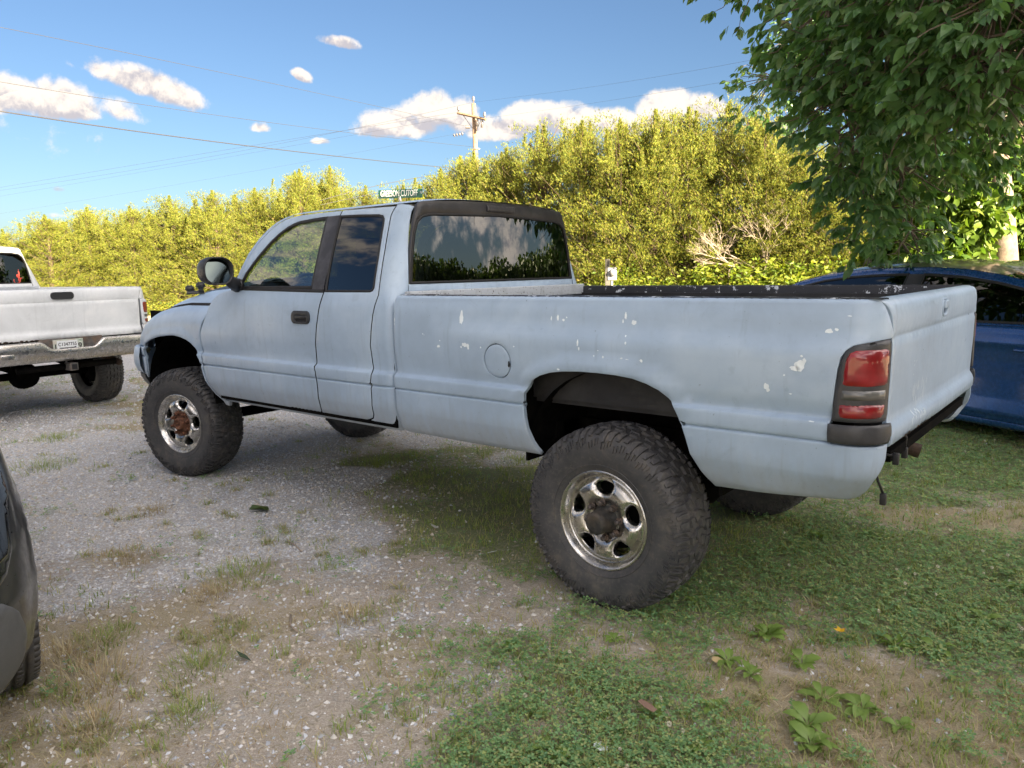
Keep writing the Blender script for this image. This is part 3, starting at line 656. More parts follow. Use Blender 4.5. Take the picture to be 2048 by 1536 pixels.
def mat_lens(name, col, rough=.12):
    m, nt, p = newmat(name); w = nt.nodes.new('ShaderNodeTexWave'); w.inputs['Scale'].default_value = 9; w.bands_direction = 'Z'
    tc = nt.nodes.new('ShaderNodeTexCoord'); nt.links.new(tc.outputs['Object'], w.inputs[0])
    c = mixc(nt, ramp(nt, tnoise(nt, 9, 3, .6, tc.outputs['Object']), [(.35, (0, 0, 0)), (.75, (1, 1, 1))]), tuple(v*.5 for v in col), col)
    nt.links.new(c, p.inputs['Base Color']); p.inputs['Roughness'].default_value = .35
    p.inputs['Coat Weight'].default_value = 1; p.inputs['Coat Roughness'].default_value = rough; bump(nt, p, w.outputs['Fac'], .10, .003); return m
M_RED = mat_lens('red_lens', (.36, .004, .010), .04); M_SMOKE = mat_lens('reverse_lens', (.14, .14, .13)); M_AMBER = mat_lens('amber_lens', (.55, .22, .03))
M_HEADLENS = simple('yellowed_headlamp', (.42, .42, .26), .2, coat=.6)
M_SEAT = simple('seat_cloth', (.06, .06, .065), .9, bmp=.4)
M_CREAM = simple('sun_bleached_grey', (.33, .34, .33), .7)

# ------------------------------------------------------------------ wheel
RT = .432
def tyre_mesh():
    half = [(.222, .118), (.232, .132), (.262, .146), (.300, .156), (.335, .160), (.368, .157), (.392, .150), (.408, .138), (.416, .118), (.420, .085), (.421, .04), (.421, 0)]
    prof_ = half+[(r, -y) for r, y in half[-2::-1]]
    V, F = lathe_data(prof_, 72); parts = [(V, F)]
    ys = np.array([y for r, y in prof_][::-1]); rs = np.array([r for r, y in prof_][::-1])
    def blk(poly, h, taper=.82, rfun=None, sub=1):
        """poly [(a, v)] angle and across coordinate; v maps to a position on the carcass"""
        c = np.mean(poly, 0); top = [c+(np.array(q)-c)*taper for q in poly]; n = len(poly); V = []
        for P, hh in ((poly, -.004), (top, h)):
            for a, v in P:
                r, y, nr, ny = carc(v); r += nr*hh; y += ny*hh; V.append((r*math.cos(a), y, r*math.sin(a)))
        F = [tuple(range(n, 2*n))]+[(i, (i+1) % n, n+(i+1) % n, n+i) for i in range(n)]
        return V, F
    # arc length across the carcass from the centre line, outboard positive
    hp = half[::-1]; L = [0]
    for (r0, y0), (r1, y1) in zip(hp[:-1], hp[1:]): L.append(L[-1]+math.hypot(r1-r0, y1-y0))
    def carc(v):
        s = 1 if v >= 0 else -1; q = abs(v); r = float(np.interp(q, L, [h[0] for h in hp])); y = float(np.interp(q, L, [h[1] for h in hp]))
        r2 = float(np.interp(q+.004, L, [h[0] for h in hp])); y2 = float(np.interp(q+.004, L, [h[1] for h in hp])); t = math.hypot(r2-r, y2-y) or 1
        return r, y*s, (y2-y)/t, -(r2-r)/t*s
    n = 34; st = 2*math.pi/n
    for k in range(n):
        a = k*st
        j = random.uniform(-.004, .004)
        for s in (-1, 1):
            o = 0 if s > 0 else st*.5
            # staggered centre blocks
            parts.append(blk([(a+o-st*.38+j, s*.006), (a+o+st*.22, s*.004), (a+o+st*.40, s*.036), (a+o+st*.10, s*.047), (a+o-st*.30, s*.040)], .013))
            parts.append(blk([(a+o-st*.12, s*.055), (a+o+st*.30, s*.046), (a+o+st*.62, s*.060), (a+o+st*.52, s*.084), (a+o-.0, s*.090)], .013))
            # shoulder lug, long and short alternately, running down the side wall
            e = .180 if k % 2 else .158
            parts.append(blk([(a+o-st*.40, s*.094), (a+o-st*.04, s*.092), (a+o-st*.05, s*.130), (a+o-st*.10, s*e), (a+o-st*.34, s*e), (a+o-st*.42, s*.130)], .0115, .88))
            parts.append(blk([(a+o+st*.08, s*.098), (a+o+st*.46, s*.096), (a+o+st*.46, s*.130), (a+o+st*.42, s*(e-.012)), (a+o+st*.14, s*(e-.012)), (a+o+st*.06, s*.130)], .0115, .88))
            # ribs on the side wall: paired short bars and a pip
            for dq, v0, v1, w in ((-.34, .178, .214, .05), (-.10, .170, .208, .045), (.14, .160, .200, .045), (.36, .156, .190, .04)):
                parts.append(blk([(a+o+st*(dq-w), s*v0), (a+o+st*(dq+w), s*v0), (a+o+st*(dq+w*.8), s*v1), (a+o+st*(dq-w*.8), s*v1)], .0075, .75))
    V, F = join_data(parts)
    for s in (-1, 1):
        for a0, a1 in ((-2.3, -.9), (.95, 2.2)):
            a = a0
            while a < a1:
                w_ = random.uniform(.018, .040); v0 = .232+random.uniform(-.002, .004)
                if random.random() > .22: parts.append(blk([(a, s*v0), (a+w_*.35, s*v0), (a+w_*.35, s*(v0+.022)), (a, s*(v0+.022))], .0022, .8)); parts.append(blk([(a+w_*.35, s*(v0+.016)), (a+w_, s*(v0+.016)), (a+w_, s*(v0+.022)), (a+w_*.35, s*(v0+.022))], .0022, .8))
                a += w_+.016
    # thin raised rings and a worn belt of moulded marks on the side wall
    ring = lathe_data([(.262, .144), (.2635, .1495), (.266, .1505), (.268, .148)], 72); V2, F2 = join_data([(V, F), ring, lathe_data([(.262, -.144), (.2635, -.1495), (.266, -.1505), (.268, -.148)], 72)])
    V = np.array(V2, float); F = F2
    # squash at the contact patch
    lim = -.420; k = V[:, 2] < lim+.03; d = np.clip((lim+.03-V[:, 2])/.045, 0, 1)
    V[:, 1] *= .95; V[:, 1] *= 1+.05*d*(V[:, 2] < lim+.05); V[:, 2] = np.where(V[:, 2] < lim, lim-(lim-V[:, 2])*.05, V[:, 2])
    me = bpy.data.meshes.new('tyre'); me.from_pydata([tuple(v) for v in V], [], F); me.materials.append(M_TYRE)
    nf = 72*(len(prof_)-1); smf = np.zeros(len(me.polygons), bool); smf[:nf] = True; me.polygons.foreach_set('use_smooth', smf); me.update(); return me
def rim_mesh(mat):
    """pressed steel wheel face with five windows; outboard is +y"""
    def face(r, a):
        # dished profile, spokes crown outward between the windows
        y = np.interp(r, [.055, .085, .095, .112, .150, .178, .196, .204, .212, .222, .230, .236], [-.030, -.030, -.022, -.010, -.004, -.014, -.034, -.036, -.020, -.004, .004, -.001])
        ph = (a/(2*np.pi)*5) % 1.0; c = np.cos(2*np.pi*(ph-.5)) # 1 at window centre
        return y-.004*np.clip(c, -1, 1)*sm(.095, .12, r)*sm(.198, .17, r)
    pts = []; edges = []
    def loop(P):
        b = len(pts); n = len(P); pts.extend(P); edges.extend([(b+i, b+(i+1) % n) for i in range(n)])
    def circ(r, n): return [(r*math.cos(2*math.pi*i/n), r*math.sin(2*math.pi*i/n)) for i in range(n)]
    outer = circ(.236, 120); inner = circ(.058, 48); loop(outer); loop(inner); wins = []
    for k in range(5):
        a0 = 2*math.pi*(k+.5)/5; w = []
        # rounded trapezoid window
        for r, da in ((.120, -.10), (.117, 0), (.120, .10), (.127, .19), (.140, .255), (.156, .285), (.169, .285), (.177, .255), (.181, .20), (.183, .10), (.184, 0), (.183, -.10), (.181, -.20), (.177, -.255), (.169, -.285), (.156, -.285), (.140, -.255), (.127, -.19)):
            w.append((r*math.cos(a0+da), r*math.sin(a0+da)))
        w = [tuple(q) for q in smooth_poly(w, step=.008)]; wins.append(w); loop(w)
        c = np.mean(w, 0)
        for sc_ in (1.05, 1.11, 1.18): pts.extend([tuple(c+(np.array(q)-c)*sc_) for q in w])
    for r in (.065, .075, .085, .090, .095, .102, .110, .12, .13, .14, .15, .16, .17, .178, .186, .192, .196, .200, .204, .208, .212, .217, .222, .226, .230, .233):
        for q in circ(r, 110):
            if all(seg_dist(np.array([q[0]]), np.array([q[1]]), w+[w[0]])[0] > .012 for w in wins) and not any(inside(np.array([q[0]]), np.array([q[1]]), w)[0] for w in wins): pts.append(q)
    v2, e2, f2, ov, oe, of = delaunay_2d_cdt([Vector(q) for q in pts], edges, [], 0, 1e-7)
    v2 = np.array([(v.x, v.y) for v in v2]); F = np.array(f2); c = v2[F].mean(1)
    k = np.hypot(c[:, 0], c[:, 1]) > .058
    for w in wins: k &= ~inside(c[:, 0], c[:, 1], w)
    F = F[k]; r = np.hypot(v2[:, 0], v2[:, 1]); a = np.arctan2(v2[:, 1], v2[:, 0]); y = face(r, a)
    # rolled lips round the windows
    dw = np.full(len(v2), 9.0)
    for w in wins: dw = np.minimum(dw, seg_dist(v2[:, 0], v2[:, 1], w+[w[0]]))
    y = y-.016*np.clip(1-dw/.016, 0, 1)**1.6
    V = np.stack([v2[:, 0], y, v2[:, 1]], -1)
    fn = np.cross(V[F[:, 1]]-V[F[:, 0]], V[F[:, 2]]-V[F[:, 0]]); fl = fn[:, 1] < 0; F[fl] = F[fl][:, ::-1]
    V = [tuple(q) for q in V]; FF = [tuple(f) for f in F]
    for w in wins: # window walls going in
        b = len(V); n = len(w); cc = np.mean(w, 0)
        for q in w:
            r_ = math.hypot(*q); a_ = math.atan2(q[1], q[0]); y_ = float(face(np.array(r_), np.array(a_)))-.016
            V.append((q[0], y_, q[1])); q2 = cc+(np.array(q)-cc)*.93; V.append((q2[0], y_-.028, q2[1]))
        for i in range(n):
            j = (i+1) % n; FF.append((b+2*i, b+2*j, b+2*j+1, b+2*i+1))
    bar = lathe_data([(.236, -.001), (.233, -.012), (.214, -.02), (.205, -.06), (.200, -.20)], 96); V, FF = join_data([(V, FF), bar])
    me = bpy.data.meshes.new('rim'); me.from_pydata(V, [], FF); me.materials.append(mat); me.polygons.foreach_set('use_smooth', [True]*len(me.polygons)); me.update(); return me
TYRE_ME = tyre_mesh(); RIM_ME = rim_mesh(M_CHROME)
def me_of(V, F, mat, smooth=True):
    me = bpy.data.meshes.new('part'); me.from_pydata([tuple(v) for v in V], [], F); me.materials.append(mat); me.polygons.foreach_set('use_smooth', [smooth]*len(me.polygons)); me.update(); return me
HUBR = me_of(*lathe_data([(0, .060), (.020, .060), (.034, .062), (.046, .060), (.052, .052), (.054, .030), (.056, .0), (.060, -.025), (.068, -.028), (.070, -.034)], 40), M_HUBDARK)
HUBF = me_of(*lathe_data([(0, .012), (.010, .014), (.014, .006), (.026, .006), (.030, .016), (.040, .018), (.046, .010), (.048, -.010), (.054, -.024), (.086, -.027), (.088, -.034)], 40), M_HUBRUST)
def nut_me(mat):
    parts = [lathe_data([(0, .022), (.006, .022), (.0115, .019), (.0125, -.012)], 6), lathe_data([(0, -.002), (.016, -.002), (.018, -.010)], 12)]
    return me_of(*join_data(parts), mat, False)
NUT_RUST, NUT_DARK = nut_me(M_HUBRUST), nut_me(simple('nut_steel', (.13, .11, .10), .5, metal=.4, var=.3, dirt=(.2, .12, .07)))
DRUM_ME = me_of(*lathe_data([(0, -.06), (.15, -.06), (.165, -.075), (.168, -.15), (.0, -.155)], 40), M_DARK)
def wheel(parent, x, y, z, side, spin, steer=0.0, front=False, hub=True):
    """side +1 outboard to +y"""
    w = empty('wheel', (x, y, z), 0, parent)
    w.rotation_mode = 'XYZ'; w.rotation_euler = (0, 0, steer+(0 if side > 0 else math.pi))
    def sub(nm, me, loc=(0, 0, 0), ry=0.0):
        o = link(nm, me, w); o.location = loc; o.rotation_euler = (0, ry, 0); return o
    sub('tyre', TYRE_ME); sub('rim', RIM_ME, (0, .130, 0), spin)
    sub('hub', HUBF if front else HUBR, (0, .130, 0)); sub('brake_drum', DRUM_ME, (0, .08, 0))
    if hub:
        for k in range(8):
            a = spin+2*math.pi*(k+.5)/8; sub('lug_nut', NUT_RUST if front else NUT_DARK, (.0826*math.cos(a), .130-.012, .0826*math.sin(a)), -a)
    return w

# ------------------------------------------------------------------ pickup
def rrect(cx, cz, w, h, r, n=5):
    P = []
    for sx, sz, a0 in ((1, 1, 0), (-1, 1, 90), (-1, -1, 180), (1, -1, 270)):
        for i in range(n+1):
            a = math.radians(a0+90*i/n); P.append((cx+sx*(w/2-r)+r*math.cos(a), cz+sz*(h/2-r)+r*math.sin(a)))
    return P
SEAM_FD = [(2.083,1.972),(2.091,1.93),(2.079,1.84),(2.052,1.653),(2.043,1.462),(2.070,1.35),(2.100,1.22),(2.118,1.132),(2.128,1.04),(2.131,1.0),(2.116,.965),(2.112,.90),(2.112,.85),(2.116,.78),(2.130,.688)]
SEAM_RD = [(1.578,1.960),(1.592,1.93),(1.598,1.903),(1.562,1.699),(1.530,1.444),(1.560,1.33),(1.590,1.156),(1.588,1.04),(1.577,.985),(1.590,.938),(1.593,.834),(1.606,.741),(1.622,.716),(1.682,.695)]
SEAM_FF = [(3.41,1.352),(3.45,1.25),(3.49,1.16),(3.508,1.07),(3.512,1.0),(3.492,.965),(3.498,.92),(3.488,.86),(3.468,.80),(3.43,.74),(3.385,.695),(3.345,.672)]
WIN_FD = [(3.015,1.483),(2.965,1.585),(2.87,1.695),(2.771,1.790),(2.700,1.842),(2.62,1.884),(2.56,1.903),(2.499,1.915),(2.35,1.924),(2.212,1.928),(2.197,1.844),(2.180,1.687),(2.166,1.483)]
WIN_RD = [(2.080,1.926),(1.90,1.921),(1.710,1.911),(1.672,1.903),(1.650,1.882),(1.640,1.85),(1.605,1.67),(1.582,1.485),(1.590,1.470),(1.61,1.464),(2.030,1.464)]
GREEN_ROWS = list(ROWS)+[1.44,1.46,1.48,1.52,1.58,1.64,1.70,1.76,1.82,1.87,1.91,1.94,1.955]
COLS_CAB = np.concatenate([np.arange(1.30, 1.62, .016), np.arange(1.62, 3.6, .04)])
COLS_BED = np.concatenate([np.arange(-1.40, -1.02, .014), np.arange(-1.02, 1.34, .035), np.arange(1.34, 1.40, .01)])
def surf(name, mapf, us, vs, mat, parent, smooth=True, flip=False):
    U, Vv = np.meshgrid(us, vs, indexing='ij'); P = mapf(U.ravel(), Vv.ravel()); n = len(vs)
    F = [(i*n+j, (i+1)*n+j, (i+1)*n+j+1, i*n+j+1) for i in range(len(us)-1) for j in range(n-1)]
    if flip: F = [f[::-1] for f in F]
    return mesh(name, P, F, mat, parent, smooth)
def ring_strip(name, loop, mapf, mat, parent, w0, w1, lift, mirror=False, step=.02):
    """flat band along a closed outline between insets w0 and w1 on a mapped surface, raised by lift"""
    O = smooth_poly(loop, step=step)
    if area(O) < 0: O = O[::-1]
    A = inset(O, w0); B = inset(O, w1); e = 1e-4
    def pt(Q, l):
        P = mapf(Q[:, 0], Q[:, 1]); N = np.cross(mapf(Q[:, 0], Q[:, 1]+e)-mapf(Q[:, 0], Q[:, 1]-e), mapf(Q[:, 0]+e, Q[:, 1])-mapf(Q[:, 0]-e, Q[:, 1])); N /= np.linalg.norm(N, axis=1, keepdims=True)
        return P+N*l
    n = len(A); Mi = (A+B)/2; V = np.vstack([pt(A, lift-.012), pt(A, lift*.6), pt(Mi, lift), pt(B, lift*.6), pt(B, lift-.012)])
    F = [(k*n+i, k*n+(i+1) % n, (k+1)*n+(i+1) % n, (k+1)*n+i) for k in range(4) for i in range(n)]
    if mirror: V = V*np.array([1, -1, 1])
    else: F = [f[::-1] for f in F]
    return mesh(name, V, F, mat, parent)
def blob_chip(mapf, s, z, rx, rz, seed, lift=.0012):
    r = random.Random(seed); n = 16; V = [mapf(np.array(s), np.array(z))]; e = 1e-3; rr = []
    k = 1.0
    for i in range(n): k = .65*k+.35*r.uniform(.45, 1.45); rr.append(k*r.uniform(.8, 1.15))
    Q = [(s+rx*rr[i]*math.cos(6.283*i/n), z+rz*rr[i]*math.sin(6.283*i/n)) for i in range(n)]
    P = np.array([(s, z)]+Q); X = mapf(P[:, 0], P[:, 1]); N = np.cross(mapf(P[:, 0], P[:, 1]+e)-mapf(P[:, 0], P[:, 1]-e), mapf(P[:, 0]+e, P[:, 1])-mapf(P[:, 0]-e, P[:, 1])); N /= np.linalg.norm(N, axis=1, keepdims=True)
    return (X+N*lift).tolist(), [(0, 1+(i+1) % n, 1+i) for i in range(n)]

def build_pickup(name, paint, roof_mat, glassr, chips=True, detail=True):
    T = empty(name, (0, 0, 0))
    for side in (1, -1):
        mir = side < 0
        # --- bed side
        out = [(1.392,.69),(1.392,1.33),(1.386,1.39),(1.37,1.43),(1.345,1.457),(-1.135,1.457),(-1.150,1.435),(-1.172,1.405),(-1.196,1.37),(-1.218,1.335),(-1.233,1.302)]
        out += [(-1.15,1.297),(-1.099,1.289),(-1.065,1.281),(-1.042,1.264),(-1.028,1.238),(-1.018,1.193),(-1.008,1.10),(-1.000,1.02),(-.996,.997),(-1.0,.920),(-1.236,.918),(-1.224,.86),(-1.19,.80),(-1.13,.728),(-1.09,.70),(-1.05,.688),(-.90,.678),(-.70,.668)]
        out += ARCHR[::-1][1:-1]+[(.90,.665),(1.15,.668),(1.32,.668)]
        fuel = [(.595+.086*math.cos(6.283*i/28), 1.126+.086*math.sin(6.283*i/28)) for i in range(28)]
        holes = [fuel] if side > 0 else []
        b = panel('bed_side', out, bed_map, paint, T, rows=list(ROWS)+WR, cols=COLS_BED, holes=holes, mirror=mir, gap=.002)
        if side > 0:
            fd = panel('fuel_door', fuel, lambda s, z: bed_map(s, z)-np.array([0, .0012, 0]), paint, b, rows=np.arange(1.03, 1.23, .02), cols=np.arange(.5, .7, .02), gap=.003, drop=.0015)
            mesh('fuel_recess', *(lambda: ([(.50, .955, 1.03), (.69, .955, 1.03), (.69, .955, 1.22), (.50, .955, 1.22)], [(0, 1, 2, 3)]))(), M_GROOVE, b)
            # dented rear lip of the flap
            V, F = blob_chip(bed_map, .517, 1.118, .007, .018, 3, .002); mesh('flap_dent', V, F, M_GROOVE, fd)
            if chips:
                CH = [(.849,1.336,.009,.030),(1.358,1.308,.005,.014),(1.36,1.285,.004,.008),(1.012,1.18,.009,.007),(1.00,1.21,.004,.003),(.813,1.196,.015,.010),(.79,1.19,.008,.014),(.84,1.185,.006,.006),(.277,1.343,.004,.011),(.24,1.348,.006,.014),(.208,1.338,.006,.005),(.19,1.35,.003,.004),(.108,1.239,.005,.016),(.102,1.215,.004,.007),(-.122,1.364,.005,.016),(-.11,1.34,.003,.007),(-.164,1.337,.010,.012),(-.135,1.279,.003,.004),(-.14,1.25,.004,.006),(-.027,1.183,.004,.006),(-.218,1.177,.006,.006),(-.149,1.177,.009,.004),(-.12,1.183,.005,.003),(.208,1.114,.007,.004),(-.974,1.327,.010,.012),(-1.0,1.335,.006,.005),(-.88,1.201,.016,.017),(-.865,1.19,.015,.008),(-.90,1.22,.008,.010),(-.759,1.112,.009,.012),(-.765,1.10,.006,.008),(-.827,1.161,.004,.004),(-.889,1.236,.005,.004),(-.851,1.091,.005,.002),(-.932,.994,.009,.002),(-1.041,1.384,.006,.002),(.022,1.185,.003,.003),(.482,1.205,.004,.003),(1.13,1.24,.004,.003),(1.12,1.235,.003,.002),(.70,1.19,.004,.004),(.0,1.21,.003,.002)]
                mesh('paint_chips', *join_data([blob_chip(bed_map, c[0], c[1], c[2]*1.2, c[3]*1.15, i) for i, c in enumerate(CH)]), M_CHIP, b, False)['kind'] = 'stuff'
        # --- lamp: black surround wrapping the corner, lenses, end cap
        lo = [(-1.000,1.003),(-1.008,1.10),(-1.018,1.193),(-1.028,1.238),(-1.042,1.264),(-1.065,1.281),(-1.099,1.289),(-1.15,1.297),(-1.236,1.302),(-1.236,1.15),(-1.230,1.03),(-1.218,1.003)]
        cl = np.arange(-1.25, -1.0, .014); rw = np.arange(.92, 1.31, .02)
        lamp = panel('tail_lamp', lo, lambda s, z: bed_map(s, z*0+1.15, .001)*np.array([1, 1, 0])+np.stack([0*z, 0*z, z], -1), M_TRIM, T, rows=rw, cols=cl, gap=.0015, edge=.008, drop=.006, mirror=mir, thick=.03)
        def lens(nm, poly, mat, puff):
            P = np.array(poly); c0 = P.mean(0); ex = P.max(0)-P.min(0)
            def f(s, z):
                q = 1-np.clip(np.maximum(np.abs(s-c0[0])/(ex[0]/2), np.abs(z-c0[1])/(ex[1]/2)), 0, 1)**4
                b_ = bed_map(s, z*0+1.15, .001); b_[..., 2] = z
                e_ = 1e-4; t = bed_map(s+e_, z*0+1.15)-bed_map(s-e_, z*0+1.15); n = np.stack([-t[..., 1], t[..., 0], 0*t[..., 0]], -1); n /= np.linalg.norm(n, axis=-1, keepdims=True); n *= np.sign(n[..., 1:2]+1e-9)
                return b_+n*(.001+(puff if not mir else .0015)*q)[..., None]
            return panel(nm, poly, f, mat, lamp, rows=rw, cols=np.arange(-1.25, -1.0, .012), gap=.001, edge=.006, drop=.004, mirror=mir, thick=.01)
        lens('red_lens', [(-1.033,1.140),(-1.036,1.185),(-1.044,1.232),(-1.056,1.255),(-1.075,1.266),(-1.12,1.270),(-1.190,1.272),(-1.212,1.262),(-1.216,1.24),(-1.212,1.175),(-1.203,1.145),(-1.190,1.136),(-1.12,1.132),(-1.05,1.134)], M_RED, .008)
        lens('reverse_lens', [(-1.032,1.124),(-1.12,1.124),(-1.205,1.126),(-1.202,1.084),(-1.12,1.082),(-1.028,1.082)], M_SMOKE, .003)
        lens('red_lens', [(-1.026,1.070),(-1.024,1.036),(-1.032,1.022),(-1.06,1.018),(-1.14,1.018),(-1.180,1.022),(-1.196,1.034),(-1.202,1.072),(-1.12,1.074)], M_RED, .006)
        lens('lens_trim', [(-1.026,1.132),(-1.12,1.128),(-1.210,1.132),(-1.210,1.128),(-1.12,1.1235),(-1.026,1.127)], M_CHROME, .002)
        capz = lambda s, z: bed_map(s, .96+0*z, 0)*np.array([1, 1, 0])+np.stack([0*z, 0*z, z], -1)
        def capm(s, z):
            b_ = capz(s, z); e_ = 1e-4; t = capz(s+e_, z)-capz(s-e_, z); n = np.stack([-t[..., 1], t[..., 0], 0*t[..., 0]], -1); n /= np.linalg.norm(n, axis=-1, keepdims=True); n *= np.sign(n[..., 1:2]+1e-9)
            return b_+n*(.014*np.sqrt(np.clip(1-((z-.960)/.046)**2, 0, 1)))[..., None]
        panel('bumper_end_cap', [(-.992,.924),(-.990,.996),(-1.236,.999),(-1.232,.95),(-1.222,.921)], capm, M_TRIM, T, rows=np.arange(.915, 1.0, .008), cols=cl, gap=.001, edge=.003, drop=.002, mirror=mir)
        # --- cab
        door = [(3.41,1.352),(3.36,1.41),(3.29,1.445),(3.23,1.462),(3.13,1.475),(3.062,1.485),(3.03,1.60),(2.975,1.72),(2.90,1.815),(2.827,1.876),(2.76,1.915),(2.687,1.942),(2.60,1.957),(2.50,1.9635),(2.32,1.966)]+[(a, min(z, 1.966)) for a, z in SEAM_FD]+[(2.60,.680),(3.0,.675),(3.31,.672)]+SEAM_FF[::-1][1:]
        d1 = panel('front_door', door, cab_map, paint, T, rows=GREEN_ROWS, cols=COLS_CAB, holes=[WIN_FD], mirror=mir, gap=.005, rim=M_GROOVE)
        rd = SEAM_FD[::-1]+[(2.083,1.966),(1.90,1.965),(1.70,1.963)]+SEAM_RD+[(1.9,.691)]
        rd = [(a, min(z, 1.966)) for a, z in SEAM_FD[::-1]]+[(1.90,1.965),(1.70,1.962)]+SEAM_RD+[(1.9,.691)]
        d2 = panel('rear_door', rd, cab_map, paint, T, rows=GREEN_ROWS, cols=COLS_CAB, holes=[WIN_RD], mirror=mir, gap=.005, rim=M_GROOVE)
        cc = SEAM_RD[::-1]+[(1.585,1.968),(1.54,1.968),(1.49,1.962),(s_of(.700,1.948),1.948),(s_of(.722,1.920),1.920),(s_of(.733,1.895),1.895),(s_of(.742,1.87),1.87),(s_of(.763,1.80),1.80),(s_of(.787,1.69),1.69),(s_of(.806,1.55),1.55),(s_of(.813,1.49),1.49),(s_of(.813,1.36),1.36),(1.396,1.34),(1.396,.655),(3.27,.655),(3.31,.672),(3.0,.675),(2.6,.680),(2.13,.688),(1.9,.691)]
        cc = [(a, b) for a, b in cc]
        panel('cab_corner', cc, cab_map, paint, T, rows=GREEN_ROWS, cols=COLS_CAB, mirror=mir, rim=M_GROOVE)
        inm = lambda d: (lambda s, z: cab_map(s, z)-np.array([0, d, 0]))
        g1 = panel('window', WIN_FD, inm(.012), M_GLASS_CLEAR, d1, rows=np.arange(1.45, 1.95, .06), cols=np.arange(2.1, 3.1, .06), gap=-.004, thick=.004, drop=0, mirror=mir)
        ring_strip('window_seal', WIN_FD, cab_map, M_RUBBER, d1, -.004, .014, .002, mir)
        pil = [(2.216,1.932),(2.088,1.934),(2.075,1.84),(2.046,1.653),(2.048,1.472),(2.168,1.472),(2.182,1.687),(2.200,1.844)]
        panel('black_pillar', pil, lambda s, z: cab_map(s, z)+np.array([0, .0015, 0]), M_PILLAR, d1, rows=np.arange(1.48, 1.95, .04), cols=np.arange(2.04, 2.2, .03), gap=.001, thick=.003, drop=.0005, mirror=mir)
        panel('window', WIN_RD, inm(.006), M_GLASS_TINT, d2, rows=np.arange(1.45, 1.95, .06), cols=np.arange(1.58, 2.1, .05), gap=-.002, thick=.004, drop=0, mirror=mir)
        ring_strip('window_seal', WIN_RD, cab_map, M_RUBBER, d2, -.004, .008, .0015, mir)
        # belt moulding
        Vb = lambda s, z: cab_map(s, z)+np.array([0, .003, 0])
        panel('belt_moulding', [(3.05,1.470),(2.05,1.455),(2.045,1.478),(3.04,1.490)], Vb, M_RUBBER, d1, rows=[1.475], cols=np.arange(2.1, 3.1, .1), gap=0, thick=.006, mirror=mir)
        # handle: oval cup with a paddle
        hp = rrect(2.250, 1.302, .190, .082, .034)
        hc = rrect(2.240, 1.292, .120, .036, .012)
        hd = panel('door_handle', hp, lambda s, z: cab_map(s, z)+np.array([0, .014, 0]), M_BLACK, d1, rows=np.arange(1.26, 1.35, .012), cols=np.arange(2.15, 2.36, .016), holes=[hc], gap=0, edge=.006, drop=.005, thick=.02, mirror=mir)
        mesh('handle_cup', *box_data((2.24, side*(.968), 1.292), (.126, .008, .044)), M_GROOVE, hd, False)
        box('handle_paddle', (2.24, side*.974, 1.302), (.118, .010, .020), M_BLACK, hd, .005)
        # --- front wing
        fo = [(3.515,1.36+.07),(3.415,1.40)]+[(3.415,1.395)]
        wing = [(3.418,1.43),(3.40,1.352+.03),(3.45,1.262),(3.49,1.17),(3.51,1.075),(3.516,1.0),(3.498,.965),(3.503,.92),(3.493,.86),(3.473,.80),(3.435,.74),(3.389,.695),(3.35,.672),(3.27,.655),(3.28,.62),(3.33,.625)]
        wing += ARCHF[::-1][2:-1]+[(4.53,.74),(4.60,.80),(4.62,.90),(4.64,.965),(4.66,1.06),(4.67,1.15),(4.655,1.25),(4.64,1.43)]
        panel('front_wing', wing, fend_map, paint, T, rows=list(ROWS[ROWS < 1.19])+list(np.arange(1.2, 1.43, .018)), dx=.035, mirror=mir, gap=.002)
        # head lamp wrapping the nose
        hl = [(4.665,1.06),(4.79,1.06),(4.789,1.24),(4.665,1.24)]
        panel('headlight', hl, fend_map, M_HEADLENS, T, rows=np.arange(1.05, 1.25, .03), cols=np.arange(4.66, 4.80, .02), mirror=mir)
        panel('nose_corner', [(4.665,1.25),(4.79,1.25),(4.79,1.43),(4.645,1.43)], fend_map, paint, T, rows=np.arange(1.25, 1.43, .03), cols=np.arange(4.64, 4.80, .02), mirror=mir, gap=.002)
        # wheel housings
        def liner(xc, rr, nm, arch):
            n = 18; V = []; F = []
            for i in range(n+1):
                a = math.pi*i/n-.12+.24*i/n-.0; x_ = xc+rr*math.cos(a)*1.02; z_ = .66+(.455)*math.sin(max(min(a, math.pi), 0)); z_ = max(z_, .60)
                V += [(x_, side*.915, z_), (x_, side*.42, z_+.02)]
            F = [(2*i, 2*i+1, 2*i+3, 2*i+2) for i in range(n)]
            b_ = len(V); V += [(xc-rr, side*.42, .55), (xc+rr, side*.42, .55), (xc+rr, side*.42, 1.2), (xc-rr, side*.42, 1.2)]; F.append((b_, b_+1, b_+2, b_+3))
            mesh(nm, V, F, M_DARK, T, False)
        liner(-.03, .49, 'wheel_liner', None); liner(3.99, .50, 'wheel_liner', None)
        for x_ in (-.545, .485, 3.47, 4.50): mesh('wheelhouse_wall', *box_data((x_, side*.66, .93), (.012, .50 if x_ < 4.4 else .36, .62)), M_DARK, T, False)
    # --- inner dark shells so no gap shows daylight
    def shell():
        parts = []
        for s in (-1, 1):
            parts += [box_data((.93, s*.925, 1.05), (.86, .012, .66)), box_data((-.80, s*.88, 1.05), (.50, .012, .50)), box_data((2.38, s*.93, 1.03), (1.92, .012, .70)), box_data((3.42, s*.86, 1.05), (.2, .012, .55)), box_data((0, s*.925, 1.26), (1.1, .01, .24)), box_data((4.0, s*.83, 1.22), (1.1, .01, .15))]
        return join_data(parts)
    mesh('inner_panel', *shell(), M_DARK, T, False)['kind'] = 'stuff'
    # --- bed tub
    parts = [box_data((.11, 0, .93), (2.5, 1.66, .03))]
